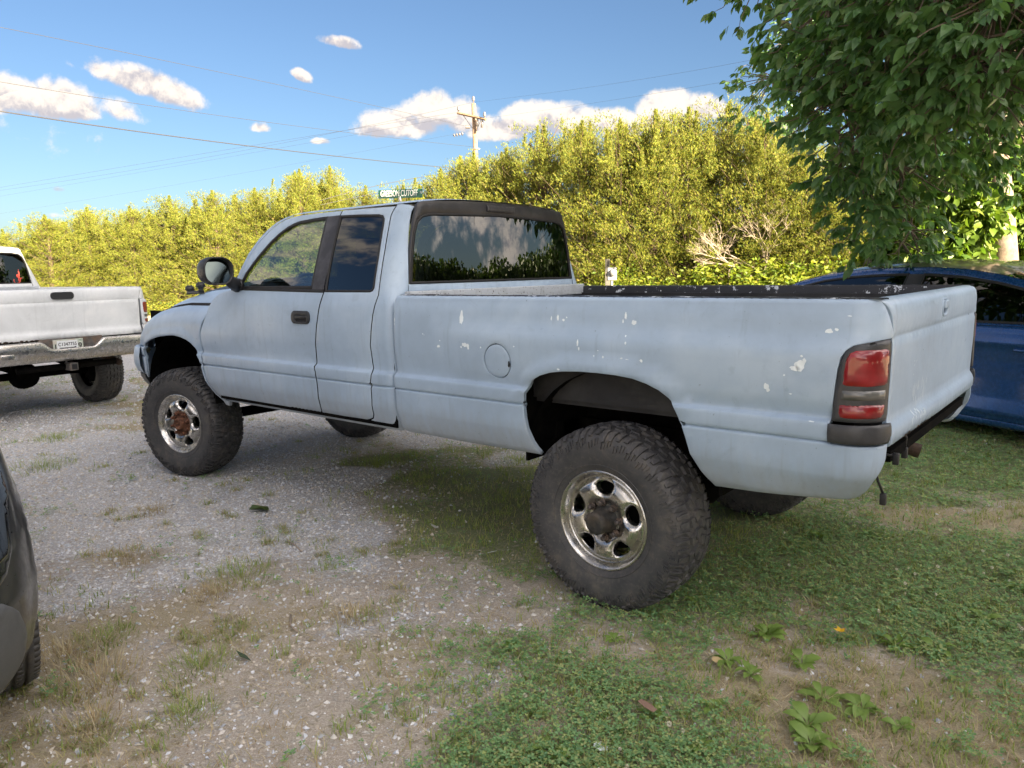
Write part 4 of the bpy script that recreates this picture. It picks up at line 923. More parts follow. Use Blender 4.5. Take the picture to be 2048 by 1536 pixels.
    for s in (-1, 1): parts += [box_data((.11, s*.845, 1.17), (2.50, .022, .46))]
    parts += [box_data((1.355, 0, 1.16), (.02, 1.70, .48)), box_data((0, .70, 1.05), (.9, .28, .24)), box_data((0, -.70, 1.05), (.9, .28, .24))]
    for k in range(12): parts.append(box_data((.11, -.62+k*.113, .949), (2.4, .05, .012)))
    mesh('bed_tub', *join_data(parts), M_LINER, T, False)
    for s in (-1, 1):
        # rail top: flange turned inwards, black with flaking
        V = []; F = []; xs = np.linspace(-1.14, 1.36, 60); r_ = random.Random(4+s)
        for x_ in xs:
            w_ = float(bed_map(np.array(x_ if x_ > -1.04 else -1.04), np.array(1.457))[1])
            jz = r_.uniform(-.0012, .0012)
            V += [(x_, s*(w_-.001), 1.4435), (x_, s*(w_-.012), 1.4468+jz), (x_, s*.858, 1.446+jz), (x_, s*.852, 1.438), (x_, s*.852, 1.36)]
        for i in range(len(xs)-1):
            for j in range(4): F.append((i*5+j, (i+1)*5+j, (i+1)*5+j+1, i*5+j+1))
        if s > 0: F = [f[::-1] for f in F]
        mesh('bed_rail', V, F, M_FLAKED, T)
        for hx in (-.95, .05, 1.15): box('stake_pocket', (hx, s*.885, 1.4467), (.075, .038, .003), M_GROOVE, T)
    # bulkhead top
    M_BH = mat_speckled
    box('bed_front_rail', (1.362, 0, 1.425), (.050, 1.74, .075), M_BH, T, .008)
    # --- tailgate
    TZ = [.895,.902,.912,.955,.968,.978,.986,.995,1.15,1.285,1.296,1.300,1.304,1.308,1.314,1.38,1.405]; TO = [-.006,.006,.014,.016,.014,.004,-.003,-.004,.001,.003,.002,-.003,-.006,-.002,.003,.004,.0]
    def tg_map(y, t):
        y = np.asarray(y, float); t = np.asarray(t, float)
        zc = np.minimum(t, 1.405); k = np.clip((t-1.405)/.04, 0, np.pi/2); e = np.maximum(t-1.405-.0628, 0)
        x = -1.160-np.interp(zc, TZ, TO)-.006*(1-(np.minimum(np.abs(y), .86)/.86)**2)+.04*(1-np.cos(k))+e+.125*(1-np.sqrt(1-np.clip((np.abs(y)-.86)/.125, 0, .97)**2))
        return np.stack([x, y, zc+.040*np.sin(k)], -1)
    # panel() expects (s,z)->outward normal = Pz x Ps ; here s=y reversed sign keeps -x outward
    tgm = tg_map
    hole = rrect(.0, 1.372, .100, .075, .030)
    tg = panel('tailgate', [(-.858,.897),(.858,.897),(.858,1.298),(.866,1.335),(.878,1.37),(.895,1.405),(.915,1.435),(.930,1.465),(.930,1.498),(-.930,1.498),(-.930,1.465),(-.915,1.435),(-.895,1.405),(-.878,1.37),(-.866,1.335),(-.858,1.298)], tgm, paint, T,
               rows=TZ+list(np.arange(1.02, 1.29, .04))+[1.34, 1.36]+[1.405+.008*i for i in range(1, 12)], dx=.06, holes=[hole], gap=.003)
    cup = rrect(0, 1.372, .096, .071, .028)
    panel('handle_cup', cup, lambda s, t: tgm(s, t)+np.array([.020, 0, 0]), paint, tg, rows=np.arange(1.34, 1.41, .01), cols=np.arange(-.05, .05, .01), gap=0)
    ring_strip('handle_bezel', rrect(0, 1.372, .108, .083, .034), tgm, paint, tg, 0, .010, .004)
    box('handle_paddle', (-1.171, 0, 1.385), (.016, .078, .036), paint, tg, .006)
    box('tailgate_inner', (-1.12, 0, 1.17), (.03, 1.66, .50), M_LINER, tg)
    if chips:
        L = []; r_ = random.Random(5)
        for i in range(16):  # claw-like scrapes down the left side
            y0 = .50-.016*i*r_.uniform(.7, 1.1); z0 = 1.035+r_.uniform(-.03, .05); L.append(blob_chip(tgm, y0, z0, .0028, r_.uniform(.010, .028), i+40, .001))
        for i in range(12): L.append(blob_chip(tgm, (.56-.02*i), .962+r_.uniform(-.012, .02), .004, r_.uniform(.005, .018), i+70, .001))
        for i in range(9): L.append(blob_chip(tgm, (.52-.01*i*r_.random()), 1.10+r_.uniform(0, .09), .002, .003, i+90, .001))
        mesh('scrape_marks', *join_data(L), M_CHIP, tg, False)['kind'] = 'stuff'
        L = [blob_chip(tgm, (.20+.05*i), .905+r_.uniform(0, .006), r_.uniform(.01, .03), r_.uniform(.004, .014), i+120, .0014) for i in range(11)]
        mesh('rust_patch', *join_data(L), M_RUSTY, tg, False)['kind'] = 'stuff'
    # --- cab back
    def back(y, z):
        y = np.asarray(y, float); z = np.asarray(z, float); k = np.clip(np.abs(y)/.80, 0, 1)
        return np.stack([cab_xr(z)-.028*(1-k**2.2), y, z], -1)
    bk = back
    gl = [(-.800,1.505),(.800,1.505),(.775,1.68),(.748,1.80),(.722,1.86),(.68,1.893),(.60,1.907),(0,1.922),(-.60,1.907),(-.68,1.893),(-.722,1.86),(-.748,1.80),(-.775,1.68)]
    bp_ = [(-.845,1.36),(.845,1.36),(.838,1.50),(.812,1.70),(.772,1.84),(.758,1.90),(.735,1.93),(.70,1.952),(.60,1.963),(0,1.972),(-.60,1.963),(-.70,1.952),(-.735,1.93),(-.758,1.90),(-.772,1.84),(-.812,1.70),(-.838,1.50)]
    low = [(-.813,1.36),(.813,1.36),(.812,1.503),(-.812,1.503)]
    panel('cab_back', low, bk, paint, T, rows=[1.40, 1.45, 1.48], dx=.08, gap=.0005)
    up_ = [(.812,1.505),(.787,1.69),(.763,1.80),(.742,1.87),(.733,1.895),(.722,1.92),(.712,1.955),(.685,1.974),(.60,1.984),(.3,1.996),(0,2.000)]
    up_ = up_+[(-a, b) for a, b in up_[-2::-1]]
    gl2 = [(-.800,1.505)]+gl[2:-0]
    fr_ = panel('window_surround', up_+[], bk, roof_mat, T, rows=[1.6, 1.7, 1.8, 1.9, 1.94, 1.955], dx=.06, holes=[[(-.797,1.512),(.797,1.512)]+gl[2:]], gap=.0006)
    rw_ = panel('rear_window', gl, lambda s, z: bk(s, z)+np.array([.006, 0, 0]), glassr, T, rows=np.arange(1.52, 1.92, .05), dx=.07, gap=-.002, thick=.004, drop=0)
    ring_strip('window_seal', gl, bk, M_RUBBER, rw_, -.004, .011, .003)
    tb = panel('brake_light', rrect(0, 1.958, .27, .040, .008), lambda s, z: bk(s, z)-np.array([.012, 0, 0]), roof_mat, T, rows=[1.95, 1.96, 1.97], dx=.04, gap=0, edge=.004, drop=.004)
    # --- roof
    def plan(n=14):
        P = []
        zz = 1.966; w = float(cab_w(np.array(zz))); x0 = 2.62
        for i in range(25): P.append((x0-(x0-(cab_xr(zz)+.13))*i/24, w))
        for i in range(1, 9):
            a = math.pi/2*i/8; P.append((float(cab_xr(zz))+.13-.13*math.sin(a), w-.13+.13*math.cos(a)))
        for i in range(1, 14): P.append((float(cab_xr(zz))-.028*(1-((w-.13)*(1-i/13)/.80)**2.2)*1.0, (w-.13)*(1-i/13)))
        return P
    hp_ = plan(); full = hp_+[(x_, -y_) for x_, y_ in hp_[-2::-1]]
    ks = [1.0, .985, .965, .94, .90, .84, .75, .62, .45, .25, .0]; V = []; n = len(full)
    for k in ks:
        for x_, y_ in full:
            cx = max(min(x_, 2.35), 1.80); z_ = 1.966+.0*k; xx = cx+(x_-cx)*k; yy = y_*k
            if x_ >= 2.61: xx = 2.62+.0*(1-k); cx = 2.62
            z_ = 1.966+.038*(1-min(1, abs(yy)/.731)**3.2)+.020*(1-k**3); V.append((xx+.035*(1-(yy/.75)**2)*np.clip((xx-2.3)/.3, 0, 1), yy, z_))
    F = [(j*n+i, j*n+i+1, (j+1)*n+i+1, (j+1)*n+i) for j in range(len(ks)-1) for i in range(n-1)]
    rf = mesh('roof', V, F, paint, T)
    # drip seam between roof and rear pillar
    # roof rear strip painted black
    def roofband():
        V = []; n0 = 40
        for i in range(n0+1):
            y_ = -.66+1.32*i/n0
            for k in (0, 1, 2):
                zz = [1.9665, 1.978, 1.990][k]; xb = float(cab_xr(1.966))-.028*(1-(abs(y_)/.80)**2.2)
                V.append((xb-.004+[0, .003, .016][k], y_, zz))
        F = [(i*3+j, i*3+j+1, (i+1)*3+j+1, (i+1)*3+j) for i in range(n0) for j in range(2)]
        return V, F
    # --- windscreen and A pillars
    pil = [(3.14,1.475),(3.085,1.60),(3.03,1.72),(2.955,1.815),(2.88,1.878),(2.80,1.925),(2.70,1.955),(2.62,1.966)]
    inn = [(3.062,1.485),(3.03,1.60),(2.975,1.72),(2.90,1.815),(2.827,1.876),(2.76,1.915),(2.687,1.942),(2.60,1.957)]
    for s in (1, -1):
        V = []; F = []
        for (a, b), (c, d) in zip(inn, pil):
            y1 = float(cab_w(np.array(b), np.array(a))); y2 = float(cab_w(np.array(d), np.array(c)))-.045
            V += [(a, s*(y1-.004), b), ((a+c)/2+.012, s*((y1+y2)/2+.012), (b+d)/2+.004), (c+.01, s*y2, d)]
        for i in range(len(pil)-1):
            for j in (0, 1): F.append((i*3+j, i*3+j+1, i*3+j+4, i*3+j+3))
        if s < 0: F = [f[::-1] for f in F]
        mesh('windscreen_pillar', V, F, paint, T)
    V = []; nu = 16
    for (c, d) in pil:
        y2 = float(cab_w(np.array(d), np.array(c)))-.05
        for j in range(nu+1):
            u = -1+2*j/nu; V.append((c+.005+.14*(1-u*u)*(1-(d-1.475)/.9), u*y2, d-.004))
    F = [(i*(nu+1)+j, (i+1)*(nu+1)+j, (i+1)*(nu+1)+j+1, i*(nu+1)+j+1) for i in range(len(pil)-1) for j in range(nu)]
    mesh('windscreen', V, F, M_GLASS_CLEAR, T)
    # --- hood and nose
    def hood(x, y):
        x = np.asarray(x, float); y = np.asarray(y, float); hw = hoodw(x); k = np.clip(np.abs(y)/hw, 0, 1)
        zt = fz_top(x); zc = np.interp(x, [3.2, 3.5, 3.9, 4.2, 4.5, 4.8], [1.525, 1.525, 1.490, 1.440, 1.36, 1.17])
        zt = zt+np.interp(x, [3.15, 3.40], [.10, .0])
        return np.stack([x, y, zt+.016+(zc-zt-.016)*(1-k**4.5)], -1)
    hoodw = lambda x: np.interp(x, [3.2, 3.42, 4.24, 4.4, 4.6, 4.8], [.888, .812, .812, .79, .71, .59])
    xs = np.concatenate([np.linspace(3.20, 4.4, 26), np.linspace(4.43, 4.79, 12)]); V = []; nu = 30
    for x_ in xs:
        for j in range(nu+1):
            u = -1+2*j/nu; u = math.copysign(abs(u)**.8, u); V.append(hood(np.array(x_), np.array(u*float(hoodw(x_))*.995)))
    V = np.array(V); F = [(i*(nu+1)+j, (i+1)*(nu+1)+j, (i+1)*(nu+1)+j+1, i*(nu+1)+j+1) for i in range(len(xs)-1) for j in range(nu)]
    hd = mesh('hood', V, F, paint, T)
    # gap gutter along the hood edge
    for s in (1, -1):
        V = []; F = []
        for x_ in np.linspace(3.24, 4.78, 40):
            h_ = hood(np.array(x_), np.array(float(hoodw(x_))*.995)); V += [(x_, s*(h_[1]-.001), h_[2]+.001), (x_, s*(h_[1]+.001), h_[2]-.03), (x_, s*(h_[1]+.06), h_[2]-.04)]
        n_ = 40; F = [(i*3+j, (i+1)*3+j, (i+1)*3+j+1, i*3+j+1) for i in range(n_-1) for j in (0, 1)]
        mesh('hood_gap', V, F, M_GROOVE, hd)
    if detail:
        # black raised panel in the middle of the hood with two dome lamps on it
        V = []; F = []; xs2 = np.linspace(3.24, 4.30, 22); nu = 16
        for x_ in xs2:
            for j in range(nu+1):
                u = -1+2*j/nu; h_ = hood(np.array(x_), np.array(u*.64)); e_ = (1-abs(u)**6)*np.clip((4.33-x_)/.12, 0, 1); V.append((x_, u*.64, h_[2]-.004+.026*e_))
        F = [(i*(nu+1)+j, (i+1)*(nu+1)+j, (i+1)*(nu+1)+j+1, i*(nu+1)+j+1) for i in range(len(xs2)-1) for j in range(nu)]
        mesh('hood_panel', V, F, M_BLACK, hd)
        for (x_, y_) in POD_XY:
            z_ = float(hood(np.array(x_), np.array(y_))[2])
            Vd, Fd = lathe_data([(0, .050), (.016, .049), (.028, .042), (.034, .028), (.036, .012), (.024, .004), (.018, -.012), (.026, -.024), (.0, -.026)], 20)
            o = mesh('hood_lamp', [(a, c, b) for a, b, c in Vd], [f[::-1] for f in Fd], M_BLACK, T); o.location = (x_, y_, z_+.052)
        box('lamp_bracket', (POD_XY[0][0]*.5+POD_XY[1][0]*.5, POD_XY[0][1]*.5+POD_XY[1][1]*.5, z_+.018), (.20, .05, .026), M_BLACK, T, .008, math.atan2(POD_XY[1][1]-POD_XY[0][1], POD_XY[1][0]-POD_XY[0][0]))
    box('cowl', (3.19, 0, 1.452), (.14, 1.60, .02), M_BLACK, T, .006)
    for s in (1, -1): tube('wiper', [(3.20, s*.15, 1.475), (3.12, s*.35, 1.51), (3.09, s*.70, 1.52)], .007, M_BLACK, T, 6)
    # grille: painted cross surround with dark inserts
    gr = box('grille', (4.75, 0, 1.06), (.05, 1.10, .20), M_BLACK, T, .01)
    for a, b, c_, d in ((0, 1.06, .05, .20), (0, 1.155, 1.12, .035), (0, .975, 1.12, .04), (.0, 1.06, 1.12, .035)): box('grille_bar', (4.775, a, b), (.035, c_, d), paint, gr, .012)
    # bumper: wraps to the wheel arch
    V = []; F = []; prof_ = [(.985, -.045), (1.01, -.01), (1.00, .0), (.93, .012), (.86, .010), (.80, -.012), (.775, -.05), (.77, -.09)]
    path = [(4.56,.945),(4.62,.945),(4.70,.925),(4.78,.88),(4.84,.80),(4.885,.65),(4.905,.40),(4.91,0),(4.905,-.40),(4.885,-.65),(4.84,-.80),(4.78,-.88),(4.70,-.925),(4.62,-.945),(4.56,-.945)]
    for i, (a, b) in enumerate(path):
        p0 = path[max(i-1, 0)]; p1 = path[min(i+1, len(path)-1)]; t = Vector((p1[0]-p0[0], p1[1]-p0[1])).normalized(); nrm = (-t.y, t.x)
        for z_, o_ in prof_: V.append((a+nrm[0]*o_, b+nrm[1]*o_, z_-.01))
    m_ = len(prof_); F = [(i*m_+j, i*m_+j+1, (i+1)*m_+j+1, (i+1)*m_+j) for i in range(len(path)-1) for j in range(m_-1)]
    mesh('front_bumper', V, F, paint, T)
    V = []; F = []
    for i, (a, b) in enumerate(path):
        for z_, k in ((.775, .99), (.74, .985), (.68, .95), (.64, .90)): V.append((4.55+(a-4.55)*(k-.1), b*k*.985, z_))
    F = [(i*4+j, i*4+j+1, (i+1)*4+j+1, (i+1)*4+j) for i in range(len(path)-1) for j in range(3)]
    mesh('valance', V, F, M_TRIM, T)
    # --- underneath
    parts = []
    for s in (-1, 1):
        parts += [box_data((1.9, s*.43, .70), (5.6, .07, .15))]
    parts += [box_data((-1.0, 0, .80), (.08, 1.0, .08)), box_data((.9, 0, .70), (.08, .9, .1)), box_data((2.3, 0, .64), (.5, .8, .10)), box_data((3.9, 0, .80), (.5, .8, .3)), box_data((3.0, 0, .62), (.9, .34, .26)), box_data((.9, .60, .76), (.9, .20, .12)), box_data((-.9, 0, .84), (.5, 1.5, .04))]
    mesh('frame', *join_data(parts), M_DARK, T, False)
    box('fuel_tank', (.95, .50, .73), (1.0, .36, .18), M_DARK, T, .04)
    ax = join_data([tube_data([(0, -.74, .42), (0, .74, .42)], .045, 12), tube_data([(-.16, 0, .42), (-.10, 0, .42), (0, 0, .42), (.12, 0, .43), (.20, 0, .44)], [.07, .145, .165, .12, .06], 16)])
    mesh('rear_axle', *ax, M_DARK, T)
    ax = join_data([tube_data([(3.96, -.74, .43), (3.96, .74, .43)], .042, 12), tube_data([(4.10, -.30, .43), (4.05, -.30, .43), (3.96, -.30, .43), (3.84, -.30, .44)], [.06, .12, .14, .06], 14)])
    mesh('front_axle', *ax, M_DARK, T)
    tube('drive_shaft', [(.2, 0, .45), (2.3, .02, .62)], .04, M_DARK, T, 10)
    tube('exhaust_pipe', [(2.6, -.38, .55), (1.2, -.42, .55), (.3, -.55, .62), (-.2, -.60, .72), (-.75, -.62, .62), (-.98, -.66, .56)], .038, M_RUSTY, T, 10)
    for s in (1, -1):
        L = [tube_data([(-.68, s*.50, .64), (-.35, s*.50, .56-.012*k), (0, s*.50, .515-.012*k), (.35, s*.50, .56-.012*k), (.70-.1*k, s*.50, .64)], .012, 6) for k in range(3)]
        mesh('leaf_spring', *join_data(L), M_DARK, T); tube('shock_absorber', [(-.10, s*.58, .40), (-.32, s*.52, .86)], .028, M_DARK, T, 8)
        tube('shock_absorber', [(3.90, s*.60, .45), (3.84, s*.52, .98)], .030, M_DARK, T, 8)
    tube('steering_link', [(4.15, -.62, .42), (4.15, .60, .42)], .018, M_DARK, T, 8)
    if detail:
        # wiring tails left hanging where the bumper was
        for nm, P in (('wiring_tail', [(-1.08, .80, .88), (-1.12, .80, .84), (-1.11, .79, .80), (-1.12, .785, .75), (-1.14, .78, .70)]), ('wiring_tail', [(-1.13, .50, .91), (-1.15, .50, .87), (-1.145, .495, .825)]), ('wiring_tail', [(-1.06, .78, .87), (-1.15, .76, .85), (-1.17, .75, .855)])):
            t_ = tube(nm, P, .005, M_BLACK, T, 6); q = P[-1]; box('plug', (q[0], q[1], q[2]-.018), (.022, .022, .045), M_BLACK, t_, .004)
        parts = []
        r_ = random.Random(8)
        for i in range(11):
            y_ = -.15-.05*i; parts.append(tube_data([(-1.08, y_, .90), (-1.10+r_.uniform(-.03, .03), y_+r_.uniform(-.05, .05), .86), (-1.06, y_+r_.uniform(-.08, .08), .80)], .006, 5))
        mesh('wiring_loom', *join_data(parts), M_DARK, T)
        box('hitch_receiver', (-1.02, 0, .78), (.12, .08, .08), M_DARK, T, .008)
        for s in (-1, 1): box('bumper_bracket', (-1.05, s*.46, .85), (.10, .05, .10), M_DARK, T, .01)
    # --- cabin
    for y_ in (-.42, .42):
        st = box('seat', (2.42, y_, 1.12), (.52, .52, .16), M_SEAT, T, .06); box('backrest', (2.20, y_, 1.38), (.16, .50, .56), M_SEAT, st, .07); box('head_rest', (2.16, y_, 1.72), (.10, .26, .16), M_SEAT, st, .045)
    box('rear_bench', (1.75, 0, 1.10), (.40, 1.5, .18), M_SEAT, T, .05); box('bench_back', (1.56, 0, 1.30), (.12, 1.4, .36), M_SEAT, T, .05)
    box('dashboard', (3.02, 0, 1.33), (.34, 1.66, .24), M_SEAT, T, .07); box('cab_floor', (2.4, 0, .86), (2.0, 1.78, .03), M_DARK, T); box('headliner', (2.05, 0, 1.955), (1.12, 1.38, .012), M_CREAM, T)
    Vt = []; Ft = []; c0 = Vector((2.80, .42, 1.42)); ax_ = Vector((-.80, 0, .60)).normalized(); e1 = Vector((0, 1, 0)); e2 = ax_.cross(e1)
    ringp = [c0+(e1*math.cos(a)+e2*math.sin(a))*.185 for a in np.linspace(0, 2*math.pi, 33)]
    sw = tube('steering_wheel', ringp, .013, M_BLACK, T, 8)
    for a in (0, math.pi, -math.pi/2): tube('wheel_spoke', [c0, c0+(e1*math.cos(a)+e2*math.sin(a))*.18], .012, M_BLACK, sw, 6)
    tube('steering_column', [c0, c0-ax_*.30], .03, M_BLACK, T, 8)
    # door mirrors
    for s in (1, -1):
        Pm = rrect(0, 0, .215, .185, .078, 8); V = []; F = []; n = len(Pm)
        lay = [(.045, .86), (0.0, .86), (-.012, .97), (.0, 1.0), (.05, 1.0), (.10, .90), (.14, .66), (.155, .35), (.158, .01)]
        for dx_, k in lay:
            for a, b in Pm: V.append((2.88+dx_+.03, s*(1.125+a*k), 1.602+b*k+.0*a))
        F = [(j*n+i, j*n+(i+1) % n, (j+1)*n+(i+1) % n, (j+1)*n+i) for j in range(len(lay)-1) for i in range(n)]
        if s < 0: F = [f[::-1] for f in F]
        mr = mesh('door_mirror', V, F, M_BLACK, T)
        mesh('mirror_glass', [(2.934+b*.20+a*.05, s*(1.125+a*.88), 1.602+b*.88) for a, b in Pm], [tuple(range(n))[::-1] if s > 0 else tuple(range(n))], M_MIRROR, mr, False)
        V, F = join_data([tube_data([(3.02, s*.925, 1.50), (2.99, s*.99, 1.525), (2.955, s*1.06, 1.57)], [.050, .042, .030], 10), box_data((3.03, s*.926, 1.505), (.13, .02, .075))])
        mesh('mirror_arm', V, F, M_BLACK, mr)
    return T
def mat_speck():
    m, nt, p = newmat('speckled_primer'); f = tnoise(nt, 60, 3, .7); c = ramp(nt, f, [(.60, (.46, .50, .54)), (.68, (.10, .09, .09))])
    c = mixc(nt, ramp(nt, tnoise(nt, 9, 4, .6), [(.5, (0, 0, 0)), (.7, (.6, .6, .6))]), c, (.30, .32, .34)); nt.links.new(c, p.inputs['Base Color']); p.inputs['Roughness'].default_value = .6; return m
mat_speckled = mat_speck()
POD_XY = [(4.20, .66), (4.02, .66)]
truck = build_pickup('pickup_truck', M_PAINT, M_ROOFBLK, M_GLASS_REAR)
wheel(truck, 0, .845, .420, 1, .30); wheel(truck, 0, -.845, .420, -1, .9)
WF1 = wheel(truck, 3.965, .85, .424, 1, .12, math.radians(14), True); WF2 = wheel(truck, 3.965, -.85, .424, -1, .5, math.radians(14), True)
tag(truck, 'lifted pickup truck in flat grey primer with chipped bed side, no rear bumper', 'pickup truck')
# ------------------------------------------------------------------ trees
M_BARK = simple('bark', (.15, .115, .085), .95, var=.35, scale=18, bmp=1.0, dirt=(.22, .18, .14))
M_BARKC = simple('cedar_bark', (.09, .06, .04), .95, var=.35, scale=25, bmp=.6)
M_CEDAR = leafmat('cedar_spray', [(.19, .19, .018), (.13, .155, .018), (.05, .085, .018), (.15, .11, .035), (.22, .215, .022), (.10, .145, .018), (.035, .06, .015), (.165, .18, .016), (.09, .075, .03)], .22, .65, .2)
M_BROAD = leafmat('bright_leaf', [(.10, .15, .015), (.16, .19, .016), (.07, .12, .02), (.20, .20, .02)], .4, .5, .3)
M_CREAMTWIG = simple('bare_twig', (.34, .28, .22), .9)
SPRAY_V = np.array([[0, 0, 0], [.10, .28, .03], [0, .42, .0], [-.10, .28, .03], [.02, .20, 0], [.30, .52, .05], [.20, .60, 0], [-.02, .20, 0], [-.30, .52, .05], [-.20, .60, 0], [-.06, .4, 0], [.06, .4, 0], [0, 1.0, .05], [.03, .1, .02], [.02, .34, .22], [-.03, .36, .2], [.0, .42, -.2], [.06, .52, -.16]])
SPRAY_V = SPRAY_V*np.array([.72, 1.05, .8])
SPRAY_F = np.array([[0, 1, 2], [0, 2, 3], [4, 5, 6], [7, 9, 8], [10, 11, 12], [13, 14, 15], [4, 16, 17]])
def cedar(name, seed, H, W, nb=105, ns=20000):
    r = np.random.default_rng(seed)
    t = np.sort(r.random(nb)**1.05)*.94+.02; az = np.arange(nb)*2.399+r.random(nb)*.9
    L = W*(1.06-t)**.62*(.70+.5*r.random(nb)); el = np.radians(8+38*t+14*r.random(nb))
    wood = [tube_data([(0, 0, -.1), (.04, .02, H*.4), (0, .05, H*.75), (.02, 0, H*.97)], [.13, .09, .05, .012], 7)]
    C = []; Dd = []
    per = (L/L.sum()*ns*.92).astype(int)+4
    for i in range(nb):
        d = np.array([math.cos(az[i])*math.cos(el[i]), math.sin(az[i])*math.cos(el[i]), math.sin(el[i])]); b = np.array([0, 0, t[i]*H])
        q = lambda u: b+d*L[i]*u+np.array([0, 0, .30*L[i]*u**2.2])
        wood.append(tube_data([q(0), q(.5), q(.95)], [.018, .009, .003], 4, False))
        u = .22+.80*r.random(per[i])**.75; base = b+d*L[i]*u[:, None]+np.stack([0*u, 0*u, .30*L[i]*u**2.2], -1)
        # side twigs: clustered tufts
        nt_ = max(3, int(per[i]/26)); tu = .25+.75*r.random(nt_); to = r.normal(size=(nt_, 3))*np.array([.24, .24, .17])*(.4+.9*L[i]/W); k = r.integers(0, nt_, per[i])
        ctr = b+d*L[i]*tu[k][:, None]+np.stack([0*tu[k], 0*tu[k], .30*L[i]*tu[k]**2.2], -1)+to[k]
        pos = ctr+r.normal(size=(per[i], 3))*.085; C.append(pos)
        dv = d*.55+np.array([0, 0, 1.0])+to[k]*1.2+r.normal(size=(per[i], 3))*.38; Dd.append(dv)
    # leader
    m = int(ns*.05); hz = H*(.80+.26*r.random(m)); w = .34*(1.07-hz/H)/.27
    C.append(np.stack([r.normal(size=m)*w*.5, r.normal(size=m)*w*.5, hz], -1)); Dd.append(np.stack([r.normal(size=m)*.35, r.normal(size=m)*.35, np.ones(m)], -1))
    # several side leaders, so that the top is ragged
    for k in range(11):
        a = r.random()*6.283; rr = W*.36*(.3+1.2*r.random()); h0 = H*(.62+.24*r.random()); m = int(ns*.016); s = r.random(m)
        C.append(np.stack([rr*math.cos(a)+r.normal(size=m)*.12*(1.03-s), rr*math.sin(a)+r.normal(size=m)*.12*(1.03-s), h0+s*H*.19], -1)); Dd.append(np.stack([r.normal(size=m)*.4, r.normal(size=m)*.4, np.ones(m)], -1))
    C = np.vstack(C); Dd = np.vstack(Dd)
    R = basis(Dd, r.random(len(C))*6.283); s = .070+.075*r.random(len(C))**1.5
    T = empty(name)
    scatter('crown', SPRAY_V, SPRAY_F, C, R, s, M_CEDAR, T)
    V, F = join_data(wood); mesh('trunk', V, F, M_BARKC, T)
    return T
def ray(px, py):
    d = fw+r2*((px-1024)/FPX)-u2*((py-768)/FPX); return d/math.hypot(d.x, d.y)
def P2(px, R, py=545): d = ray(px, py); return (CAM.x+R*d.x, CAM.y+R*d.y)
def zat(px, py, R): return CAM.z+R*ray(px, py).z
CEDARS = [cedar('cedar_tree', 100+i, 6.0, w) for i, w in enumerate((1.9, 2.15, 1.7, 2.3))]
TOPS = [(-150, 500), (0, 470), (60, 452), (110, 432), (170, 420), (240, 425), (300, 398), (360, 405), (440, 392), (520, 378), (600, 345), (655, 342), (700, 362), (750, 388), (820, 378), (880, 345), (940, 312), (1000, 304), (1050, 300), (1085, 270), (1130, 262), (1170, 262), (1240, 250), (1310, 232), (1370, 236), (1420, 238), (1460, 212), (1510, 240), (1570, 262), (1620, 300), (1690, 360), (1770, 380), (1880, 360), (2000, 350), (2120, 330)]
def topy(px): return float(np.interp(px, [a for a, b in TOPS], [b for a, b in TOPS]))
def rowR(px): return float(np.interp(px, [-150, 300, 800, 1300, 1700, 2100], [43, 39, 33, 27.5, 26, 25]))
DESC_A = ['yellow-olive', 'golden-green', 'brownish olive', 'bright yellow-green']
